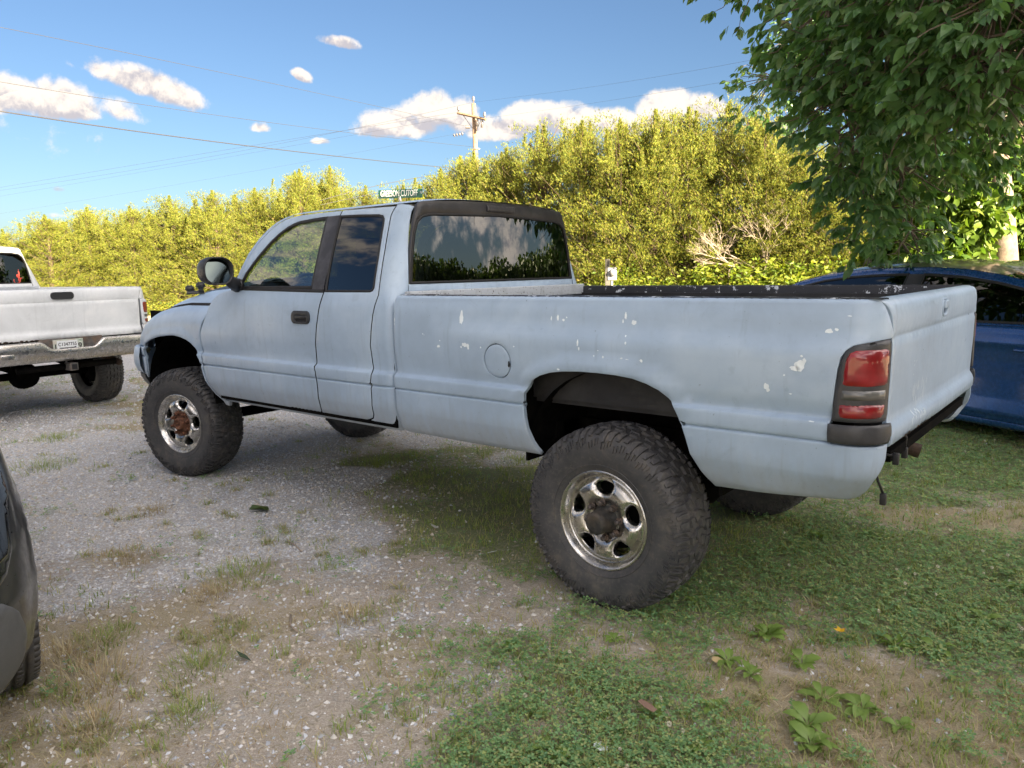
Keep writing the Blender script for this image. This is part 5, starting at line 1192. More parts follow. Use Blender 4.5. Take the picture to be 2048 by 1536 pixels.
def place_cedars():
    r = random.Random(3); used = set(); n = 0
    def put(px, R, top, desc):
        nonlocal n
        k = (n*7+int(px)) % 4; x, y = P2(px, R, (top+545)/2); H = max(2.6, zat(px, top, R)); s = H/6.05
        if k not in used: o = CEDARS[k]; used.add(k)
        else: o = copy_tree(CEDARS[k])
        sx = max(s*1.2, 1.18)*r.uniform(.95, 1.15); o.location = (x, y, -.05); o.scale = (sx, sx, s); o.rotation_euler = (0, 0, r.uniform(0, 6.28)); n += 1
        tag(o, desc, 'tree', 'cedar trees in the hedge along the road'); return o
    spots = [(-90, ''), (10, ''), (95, ''), (180, ''), (265, ''), (345, ''), (430, ''), (515, ''), (605, ''), (665, ''), (735, ''), (810, ''), (885, ''), (950, ''), (1015, ''), (1090, ''), (1165, ''), (1240, ''), (1310, ''), (1375, ''), (1455, ''), (1530, ''), (1610, ''), (1700, ''), (1800, ''), (1910, ''), (2030, '')]
    names = ['low cedar tree at the far left end of the hedge, half out of the picture', 'low yellow-green cedar tree behind the cab of the white truck', 'cedar tree with a thin bare tip above the cab of the white truck', 'cedar tree behind the tailgate top of the white truck', 'cedar tree between the white truck and the grey truck, with two small spires', 'cedar tree above the hood lamps of the grey truck', 'cedar tree above the black door mirror of the grey truck', 'cedar tree above the windscreen of the grey truck', 'pointed cedar tree above the front door of the grey truck', 'cedar tree just left of the street name sign', 'short cedar tree directly behind the street name sign', 'cedar tree right of the street name sign, below a sagging wire', 'cedar tree just left of the utility pole foot', 'cedar tree directly below the utility pole', 'cedar tree just right of the utility pole', 'cedar tree over the right corner of the truck roof', 'cedar tree above the right edge of the rear window', 'tall cedar tree above the meter post', 'tall cedar tree right of the meter post with a ragged top', 'tall cedar tree standing behind the middle of the truck bed', 'tallest cedar tree of the hedge, with two sharp spires', 'cedar tree right of the tallest one, behind the bare grey shrub', 'cedar tree at the left edge of the dark leafy tree', 'cedar tree hidden behind the lower boughs of the dark leafy tree', 'cedar tree behind the roof of the blue car', 'cedar tree left of the sunlit leaning trunk', 'cedar tree right of the sunlit leaning trunk']
    for (px, _), nm in zip(spots, names): put(px, rowR(px)*r.uniform(.97, 1.03), topy(px)+r.uniform(-2, 10), nm)
    # second row, staggered, slightly lower
    for i in range(9):
        px = -40+86*i; put(px, rowR(px)*1.03, topy(px)+r.uniform(14, 40), 'low cedar tree filling a gap in the left part of the hedge')
    for i in range(26):
        px = -60+82*i
        put(px, rowR(px)*1.07+r.uniform(0, 1), topy(px)+r.uniform(6, 30), 'cedar tree of the second row, standing '+['behind the left trucks', 'behind the grey cab', 'behind the name sign and pole', 'behind the rear window', 'behind the truck bed', 'behind the dark leafy tree'][min(5, i*6//26)])
place_cedars()
# low bushes at the foot of the hedge
def bush(name, seed, H, W, mat, n=3800, leaf=.06):
    r = np.random.default_rng(seed); T = empty(name)
    k = r.integers(0, 46, n); c = r.normal(size=(46, 3)); c /= np.linalg.norm(c, axis=1, keepdims=True); c[:, 2] = np.abs(c[:, 2]); c *= np.array([W, W, H*.9])*(.45+.5*r.random((46, 1)))
    P = c[k]+r.normal(size=(n, 3))*np.array([.16, .16, .13])*max(W, .6)
    P[:, 2] = np.abs(P[:, 2])+.02
    tv = np.array([[0, 0, 0], [.36, .42, .10], [0, .5, 0], [-.36, .42, .10], [0, 1.1, -.08]]); tf = np.array([[0, 1, 2], [0, 2, 3], [2, 1, 4], [2, 4, 3]])
    scatter('foliage', tv, tf, P, basis(r.normal(size=(n, 3))+np.array([0, 0, .2]), r.random(n)*6.283), leaf*(.7+.7*r.random(n))*1.3, mat, T)
    st = [tube_data([(0, 0, -.05), c[i]*.5, c[i]*.95], [.02, .012, .004], 4, False) for i in range(0, 46, 3)]
    mesh('stem', *join_data(st), M_BARKC, T); return T
def place_bushes():
    r = random.Random(9); proto = [bush('roadside_bush', 60+i, 1.5, 1.1, M_BROAD if i != 1 else M_CEDAR) for i in range(3)]; used = set()
    L = [(250, 600, 1.0, 'low bush under the hedge beside the tail lamp of the white truck', 1), (330, 592, .9, 'low bush behind the nose of the grey truck', 1), (120, 590, .9, 'low bush hidden behind the white truck bed', 1), (1235, 520, 1.2, 'bright green bush right behind the meter post', 0), (1300, 545, 1.0, 'small bright bush right of the meter post', 2), (1390, 520, 1.4, 'bright yellow-green bush behind the middle of the bed rail', 0), (1490, 490, 1.7, 'biggest bright yellow bush at the hedge foot, below the bare shrub', 2), (1580, 505, 1.4, 'bright bush just left of the blue car roof', 0), (1660, 470, 1.5, 'yellow-green bush under the tip of the lowest dark bough', 2), (1150, 535, 1.0, 'olive bush at the right end of the cab', 1), (1740, 500, 1.2, 'yellow-green bush above the blue car roof', 0), (1850, 490, 1.3, 'green bush above the blue car left of the sunlit trunk', 2), (1960, 500, 1.2, 'green bush directly left of the sunlit trunk', 0), (2040, 470, 1.3, 'green bush right of the sunlit trunk', 2)]
    for i, (px, top, w, lab, k) in enumerate(L):
        R = rowR(px)-2.8; x, y = P2(px, R); H = max(.7, zat(px, top, R))
        if k in used: o = copy_tree(proto[k])
        else: o = proto[k]; used.add(k)
        o.location = (x, y, 0); o.scale = (w*1.25, w*1.25, H/1.6); o.rotation_euler = (0, 0, r.uniform(0, 6)); tag(o, lab, 'bush', 'bushes at the foot of the hedge')
place_bushes()
# bare grey shrub in front of the cedars
def bare_shrub():
    r = random.Random(12); px, R = 1518, 25.0; x, y = P2(px, R); T = empty('bare_shrub', (x, y, 0)); L = []
    z1 = zat(px, 460, R)
    def grow(p, d, l, w, dep):
        q = p+d*l; L.append(tube_data([p, (p+q)/2+Vector((r.uniform(-.03, .03), r.uniform(-.03, .03), 0)), q], [w, w*.85, w*.65], 4, False))
        if dep == 0: return
        for k in range(3 if dep > 2 else 2+(r.random() < .5)):
            a = Vector((r.gauss(0, .55), r.gauss(0, .55), r.gauss(.12, .3))); grow(q, (d+a).normalized(), l*r.uniform(.62, .85), w*.62, dep-1)
    grow(Vector((0, 0, -.1)), Vector((.02, .02, 1)), z1*.55, .05, 0)
    for s in range(4): grow(Vector((0, 0, z1*(.35+.06*s))), Vector((r.gauss(0, .6), r.gauss(0, .6), .9)).normalized(), .75, .032, 5)
    V, F = join_data(L); mesh('branches', V, F, M_CREAMTWIG, T); tag(T, 'leafless pale grey shrub spreading in front of the tall cedars', 'shrub')
bare_shrub()

# ---- the big leafy tree on the right
M_LEAF = leafmat('dark_leaf', [(.06, .13, .05), (.09, .19, .065), (.13, .24, .08), (.07, .16, .07), (.17, .26, .09)], .38, .32, .5)
M_VINE = leafmat('vine_leaf', [(.07, .13, .015), (.11, .17, .02), (.05, .10, .02), (.15, .19, .03)], .35, .42, .4)
LEAF_V = np.array([[0, 0, 0], [.17, .16, .04], [.28, .44, .06], [.19, .76, .01], [0, 1.10, -.16], [-.19, .76, .01], [-.28, .44, .06], [-.17, .16, .04], [0, .2, 0], [0, .5, .0], [0, .8, -.03]])
LEAF_F = np.array([[0, 1, 8], [1, 2, 9], [1, 9, 8], [2, 3, 10], [2, 10, 9], [3, 4, 10], [0, 8, 7], [7, 9, 6], [7, 8, 9], [6, 10, 5], [6, 9, 10], [5, 10, 4]])
def big_tree():
    r = np.random.default_rng(77)
    tx, ty = P2(2012, 12.3); base = np.array([tx, ty, 0.]); T = empty('leafy_tree', tuple(base))
    # boughs: (px, py, range, radius)
    B = [(1650, -40, 7.4, .30), (1650, 50, 7.2, .34), (1578, 125, 7.4, .22), (1645, 115, 7.0, .34), (1660, 40, 7.0, .45), (1680, 150, 6.9, .45), (1650, 210, 7.3, .30), (1680, 235, 7.0, .38), (1745, 280, 6.9, .38), (1770, 200, 6.6, .45), (1780, 90, 6.5, .5), (1800, -10, 6.4, .5), (1880, 30, 6.0, .5), (1900, 130, 6.1, .45), (1860, 220, 6.4, .42), (1950, 180, 6.0, .45), (1990, 60, 5.8, .5), (2060, 0, 5.8, .5), (2070, 110, 5.8, .45), (1672, 370, 7.6, .28), (1720, 385, 7.6, .34), (1800, 360, 7.5, .36), (1780, 440, 7.9, .32), (1840, 320, 7.4, .36), (1750, -70, 6.6, .6), (1900, -80, 6.0, .6), (1672, 300, 7.2, .26), (1660, -80, 7.2, .42), (1950, 0, 7.8, .6), (1850, 120, 8.2, .55), (1750, 90, 8.0, .5), (2000, 190, 8.2, .5), (1820, 480, 8.6, .28), (1930, 240, 8.4, .42), (1730, 470, 8.4, .26), (1900, 300, 9.0, .42), (1960, 290, 9.4, .42), (2040, 250, 9.0, .45), (2050, 320, 9.6, .38), (1800, 500, 9.2, .30), (1850, 380, 9.5, .36), (1740, 520, 9.4, .24), (1760, 350, 8.6, .34), (1800, 270, 8.4, .40), (2000, 120, 7.6, .5), (1700, 330, 8.0, .30)]
    # continues out of frame, overhead and to the right, as the tree goes on
    W = []
    for px, py, R, rad in B:
        x, y = P2(px, R, py); W.append((x, y, zat(px, py, R), rad, 1.0))
    for i in range(34):
        a = r.uniform(-1.2, 2.2); h = 3.6+4.2*r.random(); rr = (3.4 if h < 6 else 2.6)*(.35+.7*r.random()); W.append((tx-.4+rr*math.cos(a), ty+1.2+rr*math.sin(a), h, .65, .8))
    for i in range(12): W.append((-.4+1.8*r.random(), -4.6+1.4*r.random(), 4.2+1.6*r.random(), .6, .8))
    C = []; D = []; wood = []
    crotch = base+np.array([.15, .35, 2.9])
    hubs = [base+np.array([.3, 2.4, 3.9]), base+np.array([-.9, 2.2, 4.3]), base+np.array([1.2, 1.4, 4.4]), base+np.array([.3, 3.6, 3.3]), base+np.array([0, .2, 5.4])]
    for h in hubs: wood.append(tube_data([crotch-base, (crotch+h)/2-base+np.array([0, 0, .15]), h-base], [.11, .085, .06], 7, False))
    for x, y, z, rad, dens in W:
        c = np.array([x, y, z]); h = min(hubs, key=lambda q: np.linalg.norm(q-c)); m_ = (c+h)/2+np.array([0, 0, .25])
        wood.append(tube_data([h-base, m_-base, c-base+np.array([0, 0, rad*.5])], [.045, .028, .010], 5, False))
        # twigs ending in fans of five to seven leaflets
        ns_ = int(62*dens*(rad/.45)**2)
        for k in range(ns_):
            d0 = r.normal(size=3); d0 /= np.linalg.norm(d0); s0 = c+d0*rad*(.2+.8*r.random()**.5)*np.array([1.05, 1.05, .85])
            dr = d0*np.array([1, 1, .5])+r.normal(size=3)*.35; dr[2] -= .15; dr /= np.linalg.norm(dr); Ls = .10+.10*r.random(); tip = s0+dr*Ls
            if k % 3 == 0: wood.append(tube_data([c-base+np.array([0, 0, rad*.35]), s0-base, tip-base], [.009, .005, .002], 3, False))
            sd = np.cross(dr, [0, 0, 1]); sd /= np.linalg.norm(sd)+1e-9; nl = 5+r.integers(0, 4)
            for j in range(nl):
                u = -1+2*j/(nl-1); ld = dr*(1.0-abs(u)*.55)+sd*u*1.0+np.array([0, 0, -.35-.5*r.random()])+r.normal(size=3)*.18; C.append(tip-dr*abs(u)*.07); D.append(ld)
    C = np.array(C); D = np.array(D)
    # the crown stays high over the place behind the truck: its rear glass mirrors only the tips
    pn = np.array([-math.cos(math.radians(2.6)), 0, math.sin(math.radians(2.6))]); p0 = np.array([1.43, 0, 1.70]); cm = np.array(CAM); mc = cm-2*np.dot(cm-p0, pn)*pn
    tt = np.dot(p0-mc, pn)/((C-mc) @ pn); hit = mc+(C-mc)*tt[:, None]
    inw = (tt > 0) & (tt < 1) & (np.abs(hit[:, 1]) < .9) & (hit[:, 2] > 1.4) & (hit[:, 2] < 1.97-.11*np.clip(-(hit[:, 1]-.05)/.5, 0, 1)+.03*np.sin(hit[:, 1]*23))
    kp = ~inw & (C[:, 2] > 1.3); C = C[kp]; D = D[kp]; n = len(C)
    sz = .062+.056*r.random(n); rl = r.normal(size=n)*.7
    R = basis(D, rl)
    # the 300 nearest leaves in view are objects of their own
    f = np.array(fw); dv = C-np.array(CAM); dep = dv @ f; px = 1024+FPX*(dv @ np.array(r2))/dep; py = 768-FPX*(dv @ np.array(u2))/dep
    vis = (dep > 1) & (px > 0) & (px < 2048) & (py > 0) & (py < 560); score = np.where(vis, sz/dep, 0); idx = np.argsort(-score)[:300]; rest = np.setdiff1d(np.arange(n), idx)
    crown = empty('crown', (0, 0, 0), 0, T)
    o = scatter('foliage', LEAF_V, LEAF_F, C[rest]-base, R[rest], sz[rest], M_LEAF, crown, smooth=True); o['kind'] = 'stuff'
    variants = []
    for v in range(4):
        m = bpy.data.meshes.new('leaf'); Lv = LEAF_V.copy(); Lv[:, 2] += (v-1.5)*.05*np.sin(Lv[:, 1]*3.1); m.from_pydata(Lv.tolist(), [], LEAF_F.tolist()); m.materials.append(M_LEAF); m.polygons.foreach_set('use_smooth', [True]*len(LEAF_F)); variants.append(m)
    for q, i in enumerate(idx):
        l = link('leaf', variants[q % 4], crown); l.matrix_local = Matrix.LocRotScale(Vector(C[i]-base), Matrix(R[i].tolist()), Vector((sz[i],)*3))
    print('leaves', n)
    trunk = tube_data([(-.12, -.1, -.1), (-.05, -.02, .5), (.02, .06, 1.5), (.10, .2, 2.3), tuple(crotch-base)], [.25, .20, .17, .16, .13], 18, False)
    V, F = join_data([trunk]+wood); mesh('trunk', V, F, M_BARK, T)
    tag(T, 'big dark-leaved tree hanging its drooping boughs over the blue car', 'tree')
    # vine on and beside the trunk, in the sun
    Tv = empty('leafy_vine', (tx, ty, 0)); C = []; D = []
    for (px_, py_, R_, rad) in [(q_[0], q_[1], 13.3 if q_[0] > 1965 else q_[2], q_[3]) for q_ in [(1900, 470, 11.0, .42), (1960, 430, 11.0, .36), (1860, 400, 11.0, .35), (1920, 370, 11.0, .35), (2040, 470, 11.5, .4), (1860, 520, 10.8, .4), (2045, 380, 11.3, .35), (1975, 380, 12.0, .28), (1850, 500, 12.3, .35), (1790, 480, 12.6, .35), (1830, 430, 12.4, .3), (1930, 520, 12.0, .35), (2040, 420, 12.2, .3), (2048, 350, 12.1, .3), (1990, 320, 12.0, .25), (2060, 480, 12.3, .35), (1760, 520, 12.8, .4), (1880, 420, 12.3, .28), (2030, 300, 12.2, .3), (2050, 540, 12.4, .3), (1940, 330, 12.3, .25)]]:
        x, y = P2(px_, R_, py_); c = np.array([x, y, zat(px_, py_, R_)])
        m = int(560*(rad/.35)**2); q = r.normal(size=(m, 3)); q *= (rad*(.4+.6*r.random((m, 1)))/np.linalg.norm(q, axis=1, keepdims=True)); C.append(c+q); D.append(q/rad*.6+r.normal(size=(m, 3))*.5+np.array([0, 0, -.6]))
    C = np.vstack(C); D = np.vstack(D); n = len(C)
    scatter('foliage', LEAF_V*np.array([1.25, 1, 1]), LEAF_F, C-np.array([tx, ty, 0]), basis(D, r.normal(size=n)*.8), .085+.05*r.random(n), M_VINE, Tv, smooth=True)['kind'] = 'stuff'
    st = []
    for i in range(14):
        q = C[r.integers(0, n)]-np.array([tx, ty, 0]); a = np.array([.1*r.normal(), .1*r.normal(), 0]); st.append(tube_data([a, a*.5+q*.5*np.array([.6, .6, 1]), q], [.014, .01, .005], 5, False))
    mesh('stem', *join_data(st), M_BARK, Tv)
    tag(Tv, 'bright green vine and suckers growing round the sunlit trunk', 'vine')
big_tree()

# ---- trees behind the camera: they throw the shade the trucks stand in
M_SHADE = leafmat('oak_leaf', [(.03, .06, .018), (.05, .085, .02), (.04, .07, .02)], .2, .5)
def shade_tree(name, x, y, H, W, seed, lab, low=.4):
    r = np.random.default_rng(seed); T = empty(name, (x, y, 0))
    nc = 70; c = r.normal(size=(nc, 3)); c /= np.linalg.norm(c, axis=1, keepdims=True); c *= (.35+.65*r.random((nc, 1))**.5)*np.array([W, W, (H-low)/2]); c[:, 2] += (H+low)/2
    n = 15000; k = r.integers(0, nc, n); P = c[k]+r.normal(size=(n, 3))*.52; P[:, 2] = np.clip(P[:, 2], .1, None)
    tv = np.array([[-.4, 0, 0], [.4, 0, 0], [.5, .7, .1], [0, 1.1, -.1], [-.5, .7, .1]]); tf = np.array([[0, 1, 2], [0, 2, 4], [4, 2, 3]])
    scatter('crown', tv, tf, P, basis(r.normal(size=(n, 3)), r.random(n)*6.283), .30*(.8+.6*r.random(n)), M_SHADE, T)
    w = [tube_data([(0, 0, -.1), (.05, 0, H*.35), (0, .1, H*.8)], [.35, .25, .08], 10, False)]+[tube_data([(0, 0, c[i, 2]*.6), c[i]*.7+np.array([0, 0, .2]), c[i]], [.09, .06, .02], 5, False) for i in range(0, nc, 4)]
    mesh('trunk', *join_data(w), M_BARK, T); tag(T, lab, 'tree', 'shade trees behind the camera')
SH = [(-15.5, 1.2, 9.3, 2.9), (-15.2, 5.2, 9.6, 3.1), (-15.5, 9.6, 9.4, 3.1)]
for i, (x, y, H, W) in enumerate(SH): shade_tree('oak_tree', x, y, H, W, 300+i, 'tall broadleaved oak tree standing behind the place where the picture is taken')
# far wooded skyline all round
def far_woods():
    r = np.random.default_rng(5); tv = np.array([[-.5, 0, 0], [.5, 0, 0], [.6, .6, .1], [0, 1.1, -.1], [-.6, .6, .1]]); tf = np.array([[0, 1, 2], [0, 2, 4], [4, 2, 3]])
    C = []; SZl = []
    for i in range(420):
        a = math.radians(96+ (i/420)*232+r.normal()*.4); nr = 1 if 205 < math.degrees(a) < 262 else 0; R = (46+5*r.random()) if nr else 74+10*r.random()+26*abs(math.sin(a*3)); H = (4.9 if nr else 3.6)+1.2*r.random()+.8*math.sin(a*9); W = 2.8
        m = 1000 if nr else 110; SZl.append(np.full(m, .26 if nr else 1.0)); q = r.normal(size=(m, 3)); q *= (.6+.45*r.random((m, 1)))/np.linalg.norm(q, axis=1, keepdims=True); C.append(np.array([R*math.cos(a), R*math.sin(a), H*.5])+q*np.array([W, W, H*.5]))
    C = np.vstack(C); n = len(C); SZ = np.concatenate(SZl)
    tag(scatter('far_woods', tv, tf, C, basis(r.normal(size=(n, 3)), r.random(n)*6.283), SZ*(.5+.9*r.random(n)), M_SHADE), kind='stuff')
far_woods()
# ------------------------------------------------------------------ white truck: same body, other coat, chrome step bumper
M_WHITE = mat_paint('old_white_paint', (.74, .77, .79), (.82, .84, .85), .35, (.34, .31, .27))
M_TREADTYRE = M_TYRE
def white_pickup():
    mp = {M_PAINT.name: M_WHITE, M_ROOFBLK.name: M_WHITE, M_FLAKED.name: M_WHITE, M_GLASS_REAR.name: M_GLASS_TINT, M_TRIM.name: M_WHITE}
    def fn(c):
        if c.type == 'MESH':
            for s in c.material_slots:
                if s.material and s.material.name in mp:
                    m = mp[s.material.name]; s.link = 'OBJECT'; s.material = m
    skip = ('paint_chips', 'scrape_marks', 'hood_panel', 'hood_lamp', 'lamp_bracket', 'wiring_tail', 'wiring_loom', 'wheel')
    def cp(o, parent):
        if o.name.split('.')[0] in skip: return None
        c = o.copy(); COL.objects.link(c); c.parent = parent; fn(c)
        for ch in list(o.children): cp(ch, c)
        return c
    T = cp(truck, None); T.location = (8.40, .62, .02); T.rotation_euler = (0, 0, math.radians(4.6))
    wheel(T, 0, .86, .415, 1, .2, hub=False); wheel(T, 0, -.86, .415, -1, .8, hub=False); wheel(T, 3.94, .86, .415, 1, .2, hub=False); wheel(T, 3.94, -.86, .415, -1, .8, hub=False)
    # chrome step bumper with a dip in the middle for the number plate
    V = []; F = []; ys = np.concatenate([np.linspace(-1.0, -.36, 14), np.linspace(-.34, -.22, 8), np.linspace(-.20, .20, 7), np.linspace(.22, .34, 8), np.linspace(.36, 1.0, 14)])
    for y_ in ys:
        dip = .085*(1-float(sm(.20, .34, abs(y_)))); xb = -1.335+.16*max(0, abs(y_)-.62)**1.5; top = .895-dip
        pr = [(.16, top-.004), (.03, top+.002), (.008, top), (0, top-.014), (.004, (top+.70)/2), (.02, .70), (.05, .675), (.10, .668)]
        for a, z_ in pr: V.append((xb+a, y_, z_))
    n = 8; F = [(i*n+j, i*n+j+1, (i+1)*n+j+1, (i+1)*n+j) for i in range(len(ys)-1) for j in range(n-1)]
    bp = mesh('rear_bumper', V, F, M_CHROME, T)
    box('bumper_recess', (-1.275, 0, .855), (.03, .66, .13), M_RUSTDULL, bp, .005)
    box('fog_lamp', (-1.330, .66, .765), (.02, .13, .06), M_CHROME, bp, .02)
    for y_ in (-.86, .86): box('bumper_step', (-1.25, y_, .905), (.12, .22, .010), M_BLACK, bp, .003)
    # handle cup of the tailgate is black on this one
    mesh('handle_panel', *(lambda P: ([(-1.190, a, b) for a, b in P]+[(-1.160, a, b) for a, b in P], [tuple(range(len(P)))]+[(i, (i+1) % len(P), len(P)+(i+1) % len(P), len(P)+i) for i in range(len(P))]))(rrect(0, 1.372, .235, .078, .034)), M_BLACK, T, False)
    # number plate with a paper tag over it
    pl = box('number_plate', (-1.298, .045, .828), (.004, .312, .156), M_PLATE, T, .001)
    box('paper_tag', (-1.302, .055, .842), (.002, .215, .100), M_PAPER, pl)
    def txt(s, x, y, z, h, mat, par, wd=1.0):
        c = bpy.data.curves.new('lettering', 'FONT'); c.body = s; c.size = h; c.align_x = 'CENTER'; c.align_y = 'CENTER'; c.extrude = .0004; c.materials.append(mat); c.offset = h*.012
        o = link('lettering', c, par); o.matrix_local = Matrix(((0, 0, -1, x), (-1*wd, 0, 0, y), (0, 1, 0, z), (0, 0, 0, 1))); return to_mesh(o, par)
    txt('C1347755', -1.3042, .055, .852, .050, M_INK, pl, .92); txt('1', -1.3042, .178, .826, .085, M_INK, pl); txt('9', -1.3042, -.075, .826, .085, M_INK, pl)
    txt('NC', -1.3042, -.085, .886, .024, M_GREENINK, pl)
    box('tag_print', (-1.3036, .055, .815), (.001, .17, .008), M_INK, pl); box('tag_seal', (-1.3036, -.025, .815), (.001, .018, .018), M_INK, pl, .0004)
    for k in range(6): box('plate_print', (-1.3012, .14-.047*k, .769), (.001, .030, .018), M_PRINT[k % 3], pl)
    box('hitch_receiver', (-1.22, 0, .60), (.14, .085, .085), M_RUSTDULL, T, .008); box('hitch_hole', (-1.292, 0, .60), (.004, .055, .055), M_GROOVE, T)
    tube('tow_bar', [(-1.15, -.52, .60), (-1.15, .52, .60)], .035, M_DARK, T, 10)
    # reclining figure on a hook: red window sticker, lower right corner of the rear glass
    def st(P, w, nm): # P in (across, up) metres from the corner
        v, f = tube_data([(1.395+.1*max(0, b)*1.0, -a, 1.50+b) for a, b in P], w, 6); return v, f
    L = [st([(.590, .06), (.585, .045), (.59, .02), (.615, .008), (.645, .012), (.662, .03), (.668, .055), (.672, .08)], .005, ''), st([(.655, .02), (.648, .05), (.652, .085), (.660, .125), (.655, .165)], .010, ''), st([(.655, .165), (.657, .195), (.653, .21)], .004, ''), st([(.672, .08), (.69, .075), (.672, .06)], .004, ''), st([(.628, .10), (.632, .12), (.645, .125), (.64, .10), (.628, .085)], .009, '')]
    V, F = join_data(L); mesh('window_sticker', V, F, M_STICKER, T)
    tag(T, 'old white pickup truck with chrome rear bumper and a paper number tag', 'pickup truck'); return T
M_RUSTDULL = simple('dull_steel', (.10, .095, .09), .6, var=.4, dirt=(.16, .09, .05), bmp=.4)
M_PLATE = simple('plate_white', (.55, .60, .52), .4, var=.2, scale=30, dirt=(.5, .36, .3)); M_PAPER = simple('paper', (.75, .78, .80), .6, var=.04); M_INK = simple('ink', (.02, .02, .03), .6); M_GREENINK = simple('green_ink', (.03, .16, .10), .6)
M_PRINT = [simple('print_orange', (.45, .15, .06), .6), simple('print_green', (.16, .22, .08), .6), simple('print_yellow', (.5, .38, .1), .6)]
M_STICKER = simple('red_vinyl', (.75, .10, .07), .5)
white_pickup()

# ------------------------------------------------------------------ generic car body (sedan / small SUV)
def carpaint(name, a, b, rough=.22, metal=.6, dust=(.25, .22, .17), dk=.5):
    m, nt, p = newmat(name); tc = nt.nodes.new('ShaderNodeTexCoord'); V = tc.outputs['Object']
    n1 = tnoise(nt, 3, 6, .6, V); n2 = tnoise(nt, 34, 5, .7, V)
    c = ramp(nt, n1, [(.3, a), (.7, b)]); d = mth(nt, 'MULTIPLY', ramp(nt, n2, [(.42, (0, 0, 0)), (.72, (1, 1, 1))]), dk)
    c = mixc(nt, mth(nt, 'MULTIPLY', d, .5), c, dust); nt.links.new(c, p.inputs['Base Color'])
    nt.links.new(ramp(nt, n2, [(.3, (rough,)*3), (.75, (rough+.25,)*3)]), p.inputs['Roughness']); p.inputs['Metallic'].default_value = metal
    p.inputs['Coat Weight'].default_value = .8; p.inputs['Coat Roughness'].default_value = .08; return m
